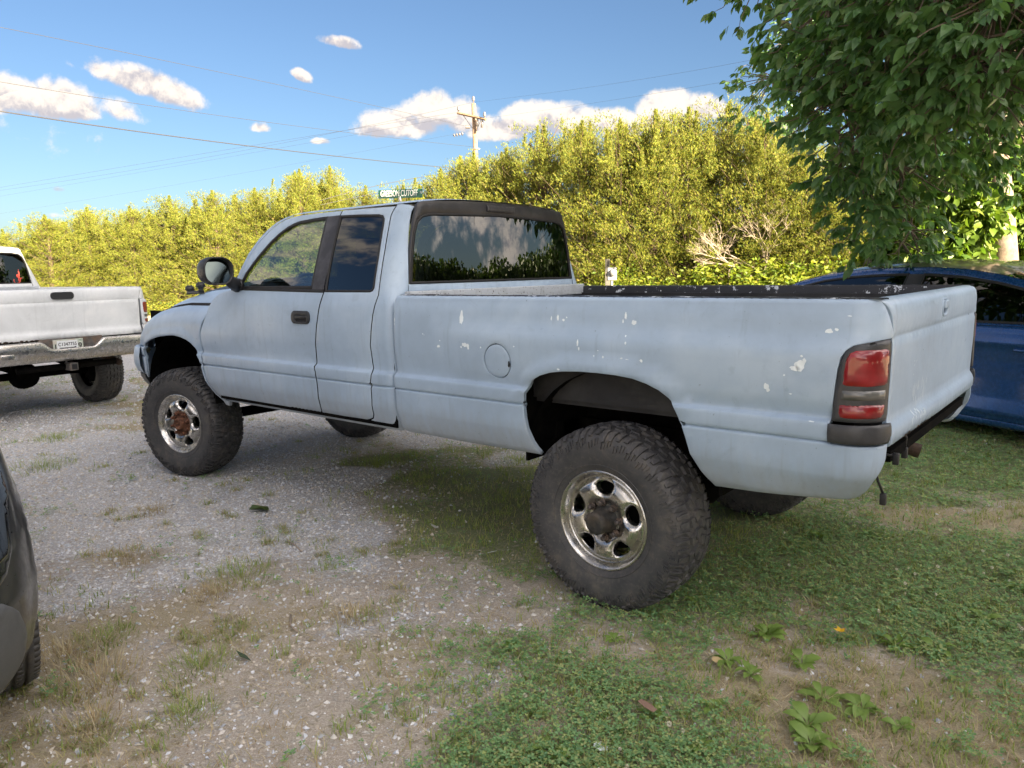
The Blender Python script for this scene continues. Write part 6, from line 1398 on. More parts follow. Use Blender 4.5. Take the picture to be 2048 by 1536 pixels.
def build_car(name, S):
    """S: dict of profile tables in metres; x forward, origin on the ground under the middle"""
    T = empty(name); paint = S['paint']; zt, wt = S['wz'], S['ww']
    xf, xr, rf, rr = S['xf'], S['xr'], S['rf'], S['rr']
    gx = [a for a, b in S['arc']][::-1]; gz = [b for a, b in S['arc']][::-1]
    top = lambda x: np.interp(x, gx, gz)
    belt = lambda x: np.interp(x, [p[0] for p in S['belt']], [p[1] for p in S['belt']])
    def wof(s, z):
        zb = belt(s); w = np.interp(z, zt, wt); zz = np.maximum(z-zb, 0)
        w = np.where(z > zb, np.interp(zb, zt, wt)-.012*sm(0, .02, zz)-S['lean']*zz-.25*zz*zz, w)
        for ax in S['axles']: # arch lip
            d = np.hypot(s-ax, z-S['ra']*.98); w = w+.014*np.exp(-((d-S['ra']-.02)/.035)**2)*(z < zb)
        return w-.035*(np.clip((s+.15)/2.5,-1,1))**4
    def cmap(s, z):
        s = np.asarray(s, float); z = np.asarray(z, float); w = wof(np.clip(s, xr, xf), z)
        xF = np.interp(z, S['nz'], S['nx']); xR = np.interp(z, S['tz'], S['tx'])
        a = np.clip((s-(xF-rf))/(rf*.9), 0, np.pi/2); b = np.clip(((xR+rr)-s)/(rr*.9), 0, np.pi/2)
        ef = np.maximum(s-(xF-rf)-rf*.9*np.pi/2, 0); er = np.maximum((xR+rr)-s-rr*.9*np.pi/2, 0)
        k = S['ky']
        x = np.where(s > xF-rf, xF-rf+rf*np.sin(a)+.05*ef, np.where(s < xR+rr, xR+rr-rr*np.sin(b)-.05*er, s))
        y = w-k*rf*(1-np.cos(a))-k*rr*(1-np.cos(b))-ef-er
        return np.stack([x, y, z+0*x], -1)
    rows = sorted(set(list(np.round(zt, 4))+[z for z in np.arange(min(zt)+.01, 1.62, .03)]))
    for mir in (False, True):
        cols = np.concatenate([np.arange(xr-1.1, xr+.4, .03), np.arange(xr+.4, xf-.5, .05), np.arange(xf-.5, xf+1.1, .025)])
        def arch(ax):
            R = S['ra']; z0 = min(zt); c = R*.98; a0 = math.asin((c-z0)/R) if c-z0 < R else 1.5
            return [(ax+R*math.cos(t), c+R*math.sin(t)) for t in np.linspace(-a0, math.pi+a0, 28)]
        zb0 = min(zt); A = arch(S['axles'][0]); B = arch(S['axles'][1])
        sf = xf-rf+rf*.9*math.pi/2+(S['wmid']-S['ky']*rf)*.98; sr = xr+rr-rr*.9*math.pi/2-(S['wmid']-S['ky']*rr)*.98
        bz = lambda x: float(belt(np.array(x)))
        seams = S['seams'] # x of fender/door, door/door, door/quarter
        def strip(x0, x1, zfun, n=14): return [(x, zfun(x)) for x in np.linspace(x0, x1, n)]
        # front end: bumper + wing
        P = strip(sf, seams[0], lambda x: min(bz(x), float(top(np.array(min(x, xf))))), 30)+[(seams[0]+.02, .5), (seams[0], zb0+.07), (seams[0], zb0)]+A[::-1]+[(sf, zb0+.06)]
        fw_ = panel('front_wing', P, cmap, paint, T, rows=rows, cols=cols, mirror=mir, gap=.002, holes=S.get('front_holes', []))
        for nm, poly, mt, off in S.get('front_bits', []):
            panel(nm, poly, (lambda o_: (lambda s, z: cmap(s, z)+np.array([o_*.7, o_*.7, 0])))(off), mt, fw_, rows=rows, cols=cols, mirror=mir, gap=.002, edge=.01, drop=.006)
        P = strip(seams[0], seams[1], bz)+[(seams[1], zb0+.07), (seams[0], zb0+.07), (seams[0]+.02, .5)]; dF = panel('front_door', P, cmap, paint, T, rows=rows, cols=cols, mirror=mir, rim=M_GROOVE)
        P = strip(seams[1], seams[2], bz)+[(seams[2]-.0, .62), (max(S['axles'][1]+S['ra']+.05, S['seams'][2]+.02), .36), (S['axles'][1]+S['ra']+.07, zb0+.07), (seams[1], zb0+.07)]; dR = panel('rear_door', P, cmap, paint, T, rows=rows, cols=cols, mirror=mir, rim=M_GROOVE)
        q = S['axles'][1]+S['ra']+.07
        P = strip(seams[2], sr, lambda x: min(bz(x), float(top(np.array(max(x, xr))))), 26)+[(sr, zb0+.08)]+B[::-1]+[(q, zb0), (q, zb0+.07), (max(S['axles'][1]+S['ra']+.05, S['seams'][2]+.02), .36), (seams[2], .62)]
        panel('rear_quarter', P, cmap, paint, T, rows=rows, cols=cols, mirror=mir, gap=.002)
        panel('sill', [(seams[0], zb0+.07), (q, zb0+.07), (q, zb0), (seams[0], zb0)], cmap, S['sillmat'], T, rows=rows, cols=cols, mirror=mir, gap=.001)
        # greenhouse band: rail and pillars as one frame with window holes, glass inside
        tp = lambda x: float(top(np.array(x)))
        xa, xc = S['gh']
        up = strip(xa, xc, tp, 40)
        frame = up+strip(xc, xa, lambda x: bz(x)+.001, 20)
        rail = S['rail']
        def win(x0, x1):
            P = [(x, max(tp(x)-rail, bz(x)+.006)) for x in np.linspace(x0, x1, 22)]; P = [q for q in P if q[1] > bz(q[0])+.03]
            lo = [(x, bz(x)+.020) for x in (P[-1][0], (P[0][0]+P[-1][0])/2, P[0][0])]; return P+lo
        W1 = win(S['w1'][0], S['w1'][1]); W2 = win(S['w2'][0], S['w2'][1])
        fr = panel('roof_side_rail', frame, cmap, paint, T, rows=rows, cols=cols, mirror=mir, holes=[W1, W2], gap=.001)
        for W_ in (W1, W2):
            panel('side_window', W_, lambda s, z: cmap(s, z)-np.array([0, .008, 0]), M_GLASS_TINT if W_ is W2 else S['glass'], T, rows=np.arange(.9, 1.6, .06), cols=np.arange(-3, 3, .07), gap=-.003, thick=.004, drop=0, mirror=mir)
            ring_strip('window_trim', W_, cmap, M_RUBBER, fr, -.003, .016, .003, mir)
        bpil = [(S['w1'][1]+.002, tp(S['w1'][1])-rail-.002), (S['w2'][0]-.002, tp(S['w2'][0])-rail-.002), (S['w2'][0]-.002, bz(0)+.018), (S['w1'][1]+.002, bz(0)+.018)]
        panel('black_pillar', bpil, lambda s, z: cmap(s, z)+np.array([0, .001, 0]), M_ROOFBLK, fr, rows=rows, cols=cols, mirror=mir, gap=.001, drop=.0005, thick=.002)
    # top skin: boot lid, rear glass, roof, windscreen, bonnet
    def topstrip(nm, x0, x1, mat, n=16, lift=0.0, par=T):
        V = []; nu = 22
        for x in np.linspace(x0, x1, n):
            z = float(top(np.array(x))); y0 = float(cmap(np.array(x), np.array(z))[1]); xx = float(cmap(np.array(x), np.array(z))[0]); cr = float(np.interp(x, [p[0] for p in S['crown']], [p[1] for p in S['crown']]))
            bow = S.get('bow', .10)*(1 if x > 0 else -1)*float(sm(.3, 1.2, abs(x)))
            for j in range(nu+1):
                u = -1+2*j/nu; V.append((xx+bow*(1-u*u), u*y0, z+lift+cr*(1-abs(u)**2.6)))
        F = [(i*(nu+1)+j, (i+1)*(nu+1)+j, (i+1)*(nu+1)+j+1, i*(nu+1)+j+1) for i in range(n-1) for j in range(nu)]
        if x1 < x0: F = [f[::-1] for f in F]
        return mesh(nm, V, F, mat, par)
    bs = S['breaks'] # x: nose, cowl, header, rear header, rear glass foot, tail
    topstrip('bonnet', bs[1], bs[0], paint); topstrip('windscreen', bs[2], bs[1], S['glass']); topstrip('roof', bs[3], bs[2], S['roofmat']); topstrip('rear_window', bs[4], bs[3], M_GLASS_TINT); topstrip('boot_lid', bs[5], bs[4], paint)
    # dark inside shell and floor
    box('cabin_floor', (0, 0, .42), (3.0, 1.5, .25), M_DARK, T); box('dashboard', (bs[1]-.45, 0, .86), (.35, 1.3, .2), M_SEAT, T, .06)
    for xx in (.35, -.55):
        for y_ in (-.38, .38): st_ = box('seat', (xx, y_, .62), (.5, .48, .2), M_SEAT, T, .06); box('backrest', (xx-.28, y_, .92), (.14, .46, .6), M_SEAT, st_, .06)
    tv, tf = S['tyre']; rimm = S['rim']
    for ax in S['axles']:
        for sd in (1, -1):
            w = empty('wheel', (ax, sd*(S['wmid']-.115), S['rt']), 0 if sd > 0 else math.pi, T); w.scale = (S['rt']/.345,)*3
            mesh('tyre', tv, tf, M_TYRE, w); mesh('rim', *rimm, M_ALLOY, w)
            n = 14; V = []
            for i in range(n+1):
                t = math.pi*i/n; V += [(ax+(S['ra']+.01)*math.cos(t), sd*(S['wmid']-.03), S['ra']*.98+(S['ra']+.01)*math.sin(t)), (ax+(S['ra']+.01)*math.cos(t), sd*.45, S['ra']*.98+(S['ra']+.01)*math.sin(t))]
            mesh('wheel_liner', V, [(2*i, 2*i+1, 2*i+3, 2*i+2) for i in range(n)], M_DARK, T)
    return T, cmap
M_ALLOY = simple('alloy', (.35, .35, .36), .3, metal=.9)
def road_tyre(gro=True):
    pr = [(.205, .095), (.22, .108), (.27, .114), (.315, .106), (.334, .092), (.341, .078)]
    gr = [.062, .024, -.024, -.062]; cur = pr[:]
    for g in gr: cur += [(.344, g+.006), (.334, g+.004), (.334, g-.004), (.344, g-.006)]
    cur += [(r, -y) for r, y in pr[::-1]]; parts = [lathe_data(cur, 64)]
    for k in range(72):
        a = 2*math.pi*k/72
        for y0, y1 in ((.070, .108), (-.108, -.070), (.030, .052), (-.052, -.030), (-.014, .014)):
            # sipes: small raised blocks between thin gaps
            V = []; r0, r1 = .340, .3462 if abs(y0+y1)/2 < .08 else .341
            for r_ in (r0, r1):
                for da, y_ in ((-.038, y0), (.036, y0+.003), (.036, y1), (-.038, y1-.003)):
                    rr_ = r_ if abs(y_) < .09 else r_-.010; V.append((rr_*math.cos(a+da), y_, rr_*math.sin(a+da)))
            parts.append((V, [(4, 5, 6, 7), (0, 1, 5, 4), (1, 2, 6, 5), (2, 3, 7, 6), (3, 0, 4, 7)]))
    return join_data(parts)
def road_rim():
    parts = [lathe_data([(.205, .098), (.21, .10), (.205, .085), (.19, .07), (.188, -.09)], 48), lathe_data([(0, .075), (.03, .075), (.045, .068), (.05, .04)], 24)]
    for k in range(10):
        a = 2*math.pi*k/10; c, s = math.cos(a), math.sin(a); V = []
        for r_, w, y_ in ((.04, .016, .066), (.12, .012, .078), (.196, .020, .088)):
            V += [(r_*c-w*s, y_-.03, r_*s+w*c), (r_*c-w*s*.6, y_, r_*s+w*c*.6), (r_*c+w*s*.6, y_, r_*s-w*c*.6), (r_*c+w*s, y_-.03, r_*s-w*c)]
        parts.append((V, [(i*4+j, i*4+j+1, i*4+j+5, i*4+j+4) for i in range(2) for j in range(3)]))
    return join_data(parts)
RTY, RRIM = road_tyre(), road_rim()
M_BLUE = carpaint('deep_blue_metallic', (.004, .058, .21), (.007, .080, .28), .16, .5, (.10, .11, .12), .35)
M_BLUEROOF = carpaint('dusty_dark_roof', (.045, .045, .04), (.07, .068, .055), .38, .2, (.30, .28, .20), .9)
M_DKCAR = carpaint('dark_grey_metallic', (.035, .037, .040), (.050, .052, .055), .25, .5, (.16, .14, .11), .35)
SED = dict(paint=M_BLUE, sillmat=M_BLUE, roofmat=M_BLUEROOF, glass=M_GLASS_TINT,
    wz=[.135, .15, .165, .24, .262, .285, .40, .55, .70, .80, .835, .85, .865, .93, .98, 1.03], ww=[.85, .885, .905, .915, .935, .938, .915, .905, .905, .915, .928, .933, .928, .900, .885, .865],
    xf=2.70, xr=-2.85, rf=.55, rr=.45, ky=.62, wmid=.92, ra=.37, rt=.335, axles=(1.70, -1.86),
    nz=[.1, .25, .5, .7, .8, 1.6], nx=[2.63, 2.71, 2.73, 2.68, 2.57, 2.35], tz=[.1, .3, .6, .9, 1.02, 1.6], tx=[-2.75, -2.87, -2.87, -2.83, -2.79, -2.65],
    arc=[(2.75, .72), (2.5, .82), (2.3, .90), (2.12, .97), (1.90, 1.10), (1.65, 1.235), (1.40, 1.33), (1.05, 1.405), (.70, 1.445), (.40, 1.462), (.10, 1.470), (-.20, 1.468), (-.55, 1.445), (-.90, 1.395), (-1.15, 1.34), (-1.55, 1.235), (-1.95, 1.13), (-2.2, 1.07), (-2.5, 1.035), (-2.9, 1.02)],
    belt=[(-2.9, 1.005), (-2.2, 1.0), (-1.0, .985), (0, .972), (1.0, .955), (2.12, .93), (2.35, .86), (2.75, .68)],
    lean=.42, rail=.062, gh=(2.10, -2.2), w1=(1.80, .03), w2=(-.13, -1.85), seams=(1.22, -.05, -1.46), breaks=(2.73, 2.12, 1.05, -.92, -2.20, -2.88),
    crown=[(-2.9, .03), (-2.1, .05), (-1.2, .06), (0, .068), (.7, .06), (1.7, .055), (2.7, .05)], bow=.12, tyre=RTY, rim=RRIM)
def place_blue():
    T, cm = build_car('parked_car', SED); psi = math.radians(-27); d = (math.cos(psi), math.sin(psi)); n = (-d[1], d[0]); o = -3.75-.935; s = 1.97
    T.location = (d[0]*s+n[0]*o, d[1]*s+n[1]*o, 0); T.rotation_euler = (0, 0, psi); T.scale = (1.03, 1, 1.04)
    def door_bits():
        for sd in (1, -1):
            for xh in (.12, -1.28): box('door_handle', (xh, sd*.925, .80), (.17, .03, .028), M_BLUE, T, .011)
            for a, b_, c_ in ((-2.80, .62, .86),): box('tail_lamp', (a, sd*b_, c_), (.12, .30, .13), M_RED, T, .03)
            mr = box('door_mirror', (1.62, sd*1.02, 1.00), (.14, .20, .13), M_BLUE, T, .05)
    door_bits(); tag(T, 'deep blue parked sedan with dusty roof behind the grey tailgate', 'car')
place_blue()
# the dark car whose front corner pokes in at the left edge
M_FOG = simple('grey_plastic_insert', (.10, .105, .11), .5, bmp=.15, scale=60); M_LAMPGLASS = simple('lamp_glass', (.012, .014, .018), .06, coat=1.0)
SUV = dict(paint=M_DKCAR, sillmat=M_BLACK, roofmat=M_DKCAR, glass=M_GLASS_TINT,
    wz=[.20, .24, .32, .45, .55, .70, .85, .95, 1.02, 1.08], ww=[.83, .865, .90, .925, .93, .925, .915, .900, .885, .86],
    xf=2.20, xr=-2.2, rf=.55, rr=.4, ky=.72, wmid=.92, ra=.405, rt=.365, axles=(1.36, -1.30),
    nz=[.15, .25, .40, .55, .70, .85, .95, 1.05, 1.6], nx=[2.12, 2.18, 2.22, 2.22, 2.17, 2.08, 1.98, 1.80, 1.7], tz=[.2, .4, .8, 1.05, 1.6], tx=[-2.15, -2.22, -2.20, -2.15, -1.9],
    arc=[(2.25, .93), (2.0, .98), (1.7, 1.02), (1.35, 1.07), (1.15, 1.15), (.85, 1.36), (.6, 1.52), (.4, 1.58), (0, 1.62), (-.5, 1.62), (-1.0, 1.60), (-1.5, 1.56), (-1.75, 1.52), (-1.95, 1.30), (-2.1, 1.08), (-2.25, 1.05)],
    belt=[(-2.25, 1.04), (-1, 1.03), (0, 1.01), (1.1, 1.0), (1.6, .98), (2.0, .94), (2.3, .86)],
    lean=.30, rail=.075, gh=(1.33, -2.08), w1=(1.10, .02), w2=(-.10, -1.80), seams=(.92, -.05, -1.02), breaks=(2.24, 1.34, .50, -1.72, -2.06, -2.22),
    crown=[(-2.3, .02), (-1.5, .05), (0, .055), (.5, .05), (1.3, .06), (2.25, .07)], bow=.12, tyre=RTY, rim=RRIM,
    front_bits=[('headlight', [(1.64, .935), (1.74, .845), (1.84, .765), (1.90, .70), (1.98, .64), (2.10, .60), (2.30, .62), (2.45, .70), (2.40, .80), (2.20, .87), (1.95, .92)], M_LAMPGLASS, .006),
                ('fog_insert', [(2.06, .58), (1.98, .515), (1.92, .42), (1.885, .34), (1.91, .28), (2.05, .25), (2.30, .25), (2.50, .30), (2.55, .42), (2.48, .54), (2.30, .60)], M_FOG, .010),
                ('side_marker', [(1.685, .575), (1.725, .56), (1.765, .48), (1.775, .40), (1.755, .33), (1.735, .34), (1.75, .41), (1.735, .49)], M_LAMPGLASS, .004)])
def place_dark():
    T, cm = build_car('dark_car', SUV); az = math.radians(170); f = (math.cos(az), math.sin(az)); l = (-f[1], f[0])
    # left front wheel stands at (1.47, 2.99)
    cx = DARK_W[0]-f[0]*1.36-l[0]*.81; cy = DARK_W[1]-f[1]*1.36-l[1]*.81
    T.location = (cx, cy, 0); T.rotation_euler = (0, 0, az)
    box('number_plate_holder', (2.26, 0, .50), (.02, .40, .12), M_BLACK, T, .01); box('grille', (2.20, 0, .74), (.06, .80, .16), M_BLACK, T, .03)
    tag(T, 'dark grey car of which only the front corner and tyre show at the left edge', 'car')
DARK_W = (1.50, 2.975)
place_dark()
# ------------------------------------------------------------------ street furniture and wires
M_WOODPOLE = simple('weathered_pole', (.20, .135, .085), .9, var=.3, scale=9, bmp=.7); M_INSUL = simple('glazed_insulator', (.11, .10, .10), .3, var=.2); M_WIRE = simple('wire', (.03, .03, .035), .7)
M_SIGNGREEN = simple('sign_green', (.012, .10, .07), .4, var=.15); M_SIGNWHITE = simple('sign_white', (.78, .80, .78), .5, var=.05); M_GALV = simple('galvanised', (.34, .35, .36), .45, metal=.5, bmp=.2)
def W3(px, py, R): return CAM+ray(px, py)*R
def utility_pole():
    R = 47.0; b = W3(952, 300, R); top = W3(947, 207, R); T = empty('utility_pole', (b.x, b.y, 0))
    tube('pole', [(0, 0, -.2), (0, 0, top.z*.6), (top.x-b.x, top.y-b.y, top.z)], [.17, .15, .125], M_WOODPOLE, T, 12)
    a = W3(915, 226, R+1.0)-Vector((b.x, b.y, 0)); c = W3(972, 239, R-1.0)-Vector((b.x, b.y, 0)); mid = (a+c)/2
    v = (c-a).normalized(); V, F = tube_data([a, c], .075, 4); mesh('crossarm', V, F, M_WOODPOLE, T, False)
    tube('brace', [a+v*.55-Vector((0, 0, .05)), Vector((0, 0, mid.z-.95))], .022, M_GALV, T, 5); tube('brace', [c-v*.45-Vector((0, 0, .05)), Vector((0, 0, mid.z-.95))], .022, M_GALV, T, 5)
    ins = me_of(*(lambda d: ([(x, z, y) for x, y, z in d[0]], [f[::-1] for f in d[1]]))(lathe_data([(0, .30), (.05, .29), (.06, .24), (.09, .22), (.05, .19), (.10, .16), (.06, .12), (.11, .08), (.05, .05), (.03, -.08)], 12)), M_INSUL)
    P = []
    for q in (a+v*.12, c-v*.12, Vector((top.x-b.x, top.y-b.y, top.z))):
        o = link('insulator', ins, T); o.location = q+Vector((0, 0, .12)); P.append(Vector((b.x, b.y, 0))+q+Vector((0, 0, .42)))
    for k, dz in enumerate((.0, -.35)):
        o = mesh('cutout_switch', *join_data([tube_data([c-v*(.35+.45*k)+Vector((0, 0, -.1)), c-v*(.35+.45*k)+Vector((.05, 0, -.50))], .065, 8)]), M_INSUL, T)
    for z_ in (2.6, 3.5, 4.4, 6.3): box('pole_band', (0, 0, top.z-z_), (.36, .36, .07), M_GALV, T, .02)
    box('bracket', (.0, 0, top.z-3.2), (.10, .5, .08), M_GALV, T)
    # dead-end strings of disc insulators on the wires coming in from the left
    for (x0, y0, x1, y1) in ((906, 271, 927, 267), (931, 254, 940, 254)):
        p, q = W3(x0, y0, R-1), W3(x1, y1, R-1); L = [tube_data([p, q], .03, 5)]
        for k in range(4): m_ = p.lerp(q, (k+.5)/4); dd = (q-p).normalized()*.03; L.append(tube_data([m_-dd, m_+dd], .10, 8))
        V, F = join_data(L); V = [Vector(v_)-Vector((b.x, b.y, 0)) for v_ in V]; mesh('insulator_string', V, F, M_INSUL, T)
    tag(T, 'wooden utility pole with a crossarm and insulators rising above the cedars', 'utility pole')
utility_pole()
def wire(lab, pts, R0, R1, rad, sag=None):
    """through picture points given as (px, py), range running from R0 to R1"""
    # smooth the polyline by quadratic through the points (least squares in world z against chord)
    px0, px1 = pts[0][0], pts[-1][0]; a = W3(*pts[0], R0); b = W3(*pts[-1], R1); L = []
    A = np.array([p[0] for p in pts], float); Bv = np.array([p[1] for p in pts], float); co_ = np.polyfit(A, Bv, min(2, len(pts)-1))
    for k in range(25):
        # straight in plan between the ends
        t = k/24; x = a.x+(b.x-a.x)*t; y = a.y+(b.y-a.y)*t; d = math.hypot(x-CAM.x, y-CAM.y); px = px0+(px1-px0)*t
        for _ in range(12):
            py = float(np.polyval(co_, px)); q_ = ray(px, py); e_ = math.atan2(q_.y, q_.x)-math.atan2(y-CAM.y, x-CAM.x); px += FPX*e_
        L.append((x, y, zat(px, py, d)))
    tag(tube('power_line', L, rad, M_WIRE, None, 5), lab, 'cable', 'overhead wires')
wire('highest overhead wire crossing the upper left sky', [(-60, 42), (0, 57), (350, 120), (720, 212), (945, 252)], 26, 47, .008)
wire('overhead wire crossing in front of the left cloud', [(-60, 155), (0, 163), (240, 200), (560, 250), (945, 293)], 26, 47, .008)
wire('thickest dark overhead cable, lowest of those falling to the right', [(-60, 214), (0, 222), (400, 278), (700, 318), (925, 337)], 24, 47, .017)
wire('upper of two close faint wires rising from the left to the pole top', [(-60, 384), (0, 375), (300, 328), (600, 272), (915, 226)], 85, 46.5, .007)
wire('lower of two close faint wires rising from the left to the pole top', [(-60, 390), (0, 380), (300, 335), (600, 279), (945, 205)], 85, 47, .007)
wire('faint wire rising from the left just below the close pair', [(-60, 402), (0, 393), (300, 342), (600, 288), (920, 232)], 86, 46, .005)
wire('faintest wire, lowest of those rising from the left', [(-60, 436), (0, 428), (400, 362), (700, 306), (945, 262)], 88, 47, .004)
wire('upper faint wire running right from the pole top', [(947, 204), (1200, 172), (1520, 116), (1700, 80)], 47, 20, .003)
wire('lower faint wire running right from the crossarm', [(972, 236), (1200, 205), (1520, 150), (1700, 118)], 46, 20, .003)
wire('wire sagging behind the street name sign', [(640, 402), (720, 378), (800, 362), (880, 350), (960, 340)], 33, 36, .012)
wire('second wire just below it behind the street name sign', [(640, 410), (735, 390), (800, 376), (900, 356)], 33, 36, .010)
def street_sign():
    a = W3(757, 389, 15.8); b = W3(845, 386, 14.9); c = (a+b)/2; T = empty('street_name_sign', (c.x, c.y, 0)); d = (b-a); L = d.length; ang = math.atan2(d.y, d.x)
    tube('post', [(0, 0, -.1), (0, 0, c.z-.10)], .025, M_GALV, T, 8); box('bracket', (0, 0, c.z-.10), (.05, .05, .09), M_GALV, T, .01)
    til = math.asin((d.z-.0)/L)
    bl = box('sign_blade', (0, 0, 0), (L, .006, .165), M_SIGNGREEN, T, .002); bl.location = (0, 0, c.z); bl.rotation_euler = (0, -til, ang)
    def txt(s, x, z, h, col, wd):
        cu = bpy.data.curves.new('lettering', 'FONT'); cu.body = s; cu.size = h; cu.align_x = 'CENTER'; cu.align_y = 'CENTER'; cu.extrude = .0008; cu.offset = h*.006; cu.materials.append(col)
        o = link('lettering', cu, bl); o.matrix_local = Matrix(((wd, 0, 0, x), (0, 0, -1, -.0045), (0, 1, 0, z), (0, 0, 0, 1))); return to_mesh(o, bl)
    txt('GREESON CUTOFF', -.025*L, .004, .168, M_SIGNWHITE, SIGNW); txt('RD', .475*L, .012, .060, M_SIGNWHITE, .8)
    tag(T, 'green street name sign reading GREESON CUTOFF above the truck roof', 'street sign')
SIGNW = .74
street_sign()
M_POSTGREY = simple('grey_weathered_post', (.085, .08, .07), .9, var=.3, bmp=.5); M_METER = simple('meter_grey', (.22, .235, .25), .5, var=.2)
def meter_post():
    R = 16.5; p = W3(1215, 545, R); T = empty('meter_post', (p.x, p.y, 0)); z1 = zat(1215, 518, R); s = R/FPX
    box('post', (0, 0, z1/2-.05), (.095, .095, z1+.1), M_POSTGREY, T, .006, .5)
    dx = Vector((r2.x, r2.y, 0)).normalized(); e = dx*.10; z0 = zat(1215, 548, R)
    bx = box('meter_box', (e.x*.9, e.y*.9, z0), (.20, .14, .27), M_METER, T, .02, yaw-math.pi/2)
    V, F = lathe_data([(0, .10), (.06, .095), (.075, .06), (.08, 0)], 20); m_ = mesh('meter_dome', V, F, M_GALV, bx); m_.location = (e.x*1.1-fw.x*.07, e.y*1.1-fw.y*.07, z0+.03); m_.rotation_euler = (0, 0, yaw+math.pi/2)
    tube('conduit', [(e.x*.9, e.y*.9, -.1), (e.x*.9, e.y*.9, z0-.12)], .03, M_GALV, T, 8); tag(T, 'short wooden post with a white electric meter box behind the truck bed', 'meter post')
meter_post()
# dark roof tip of a further vehicle left of the blue car's roof
def far_car():
    R = 13.5; p = W3(1672, 545, R); S2 = dict(SUV); S2['paint'] = M_DKCAR; T, cm = build_car('far_car', S2); T.location = (FARC[0], FARC[1], FARC[2]); T.rotation_euler = (0, 0, FARC[3]); T.scale = (FARC[4],)*3
    tag(T, 'dark vehicle almost hidden behind the blue car, only its roof edge showing', 'car')
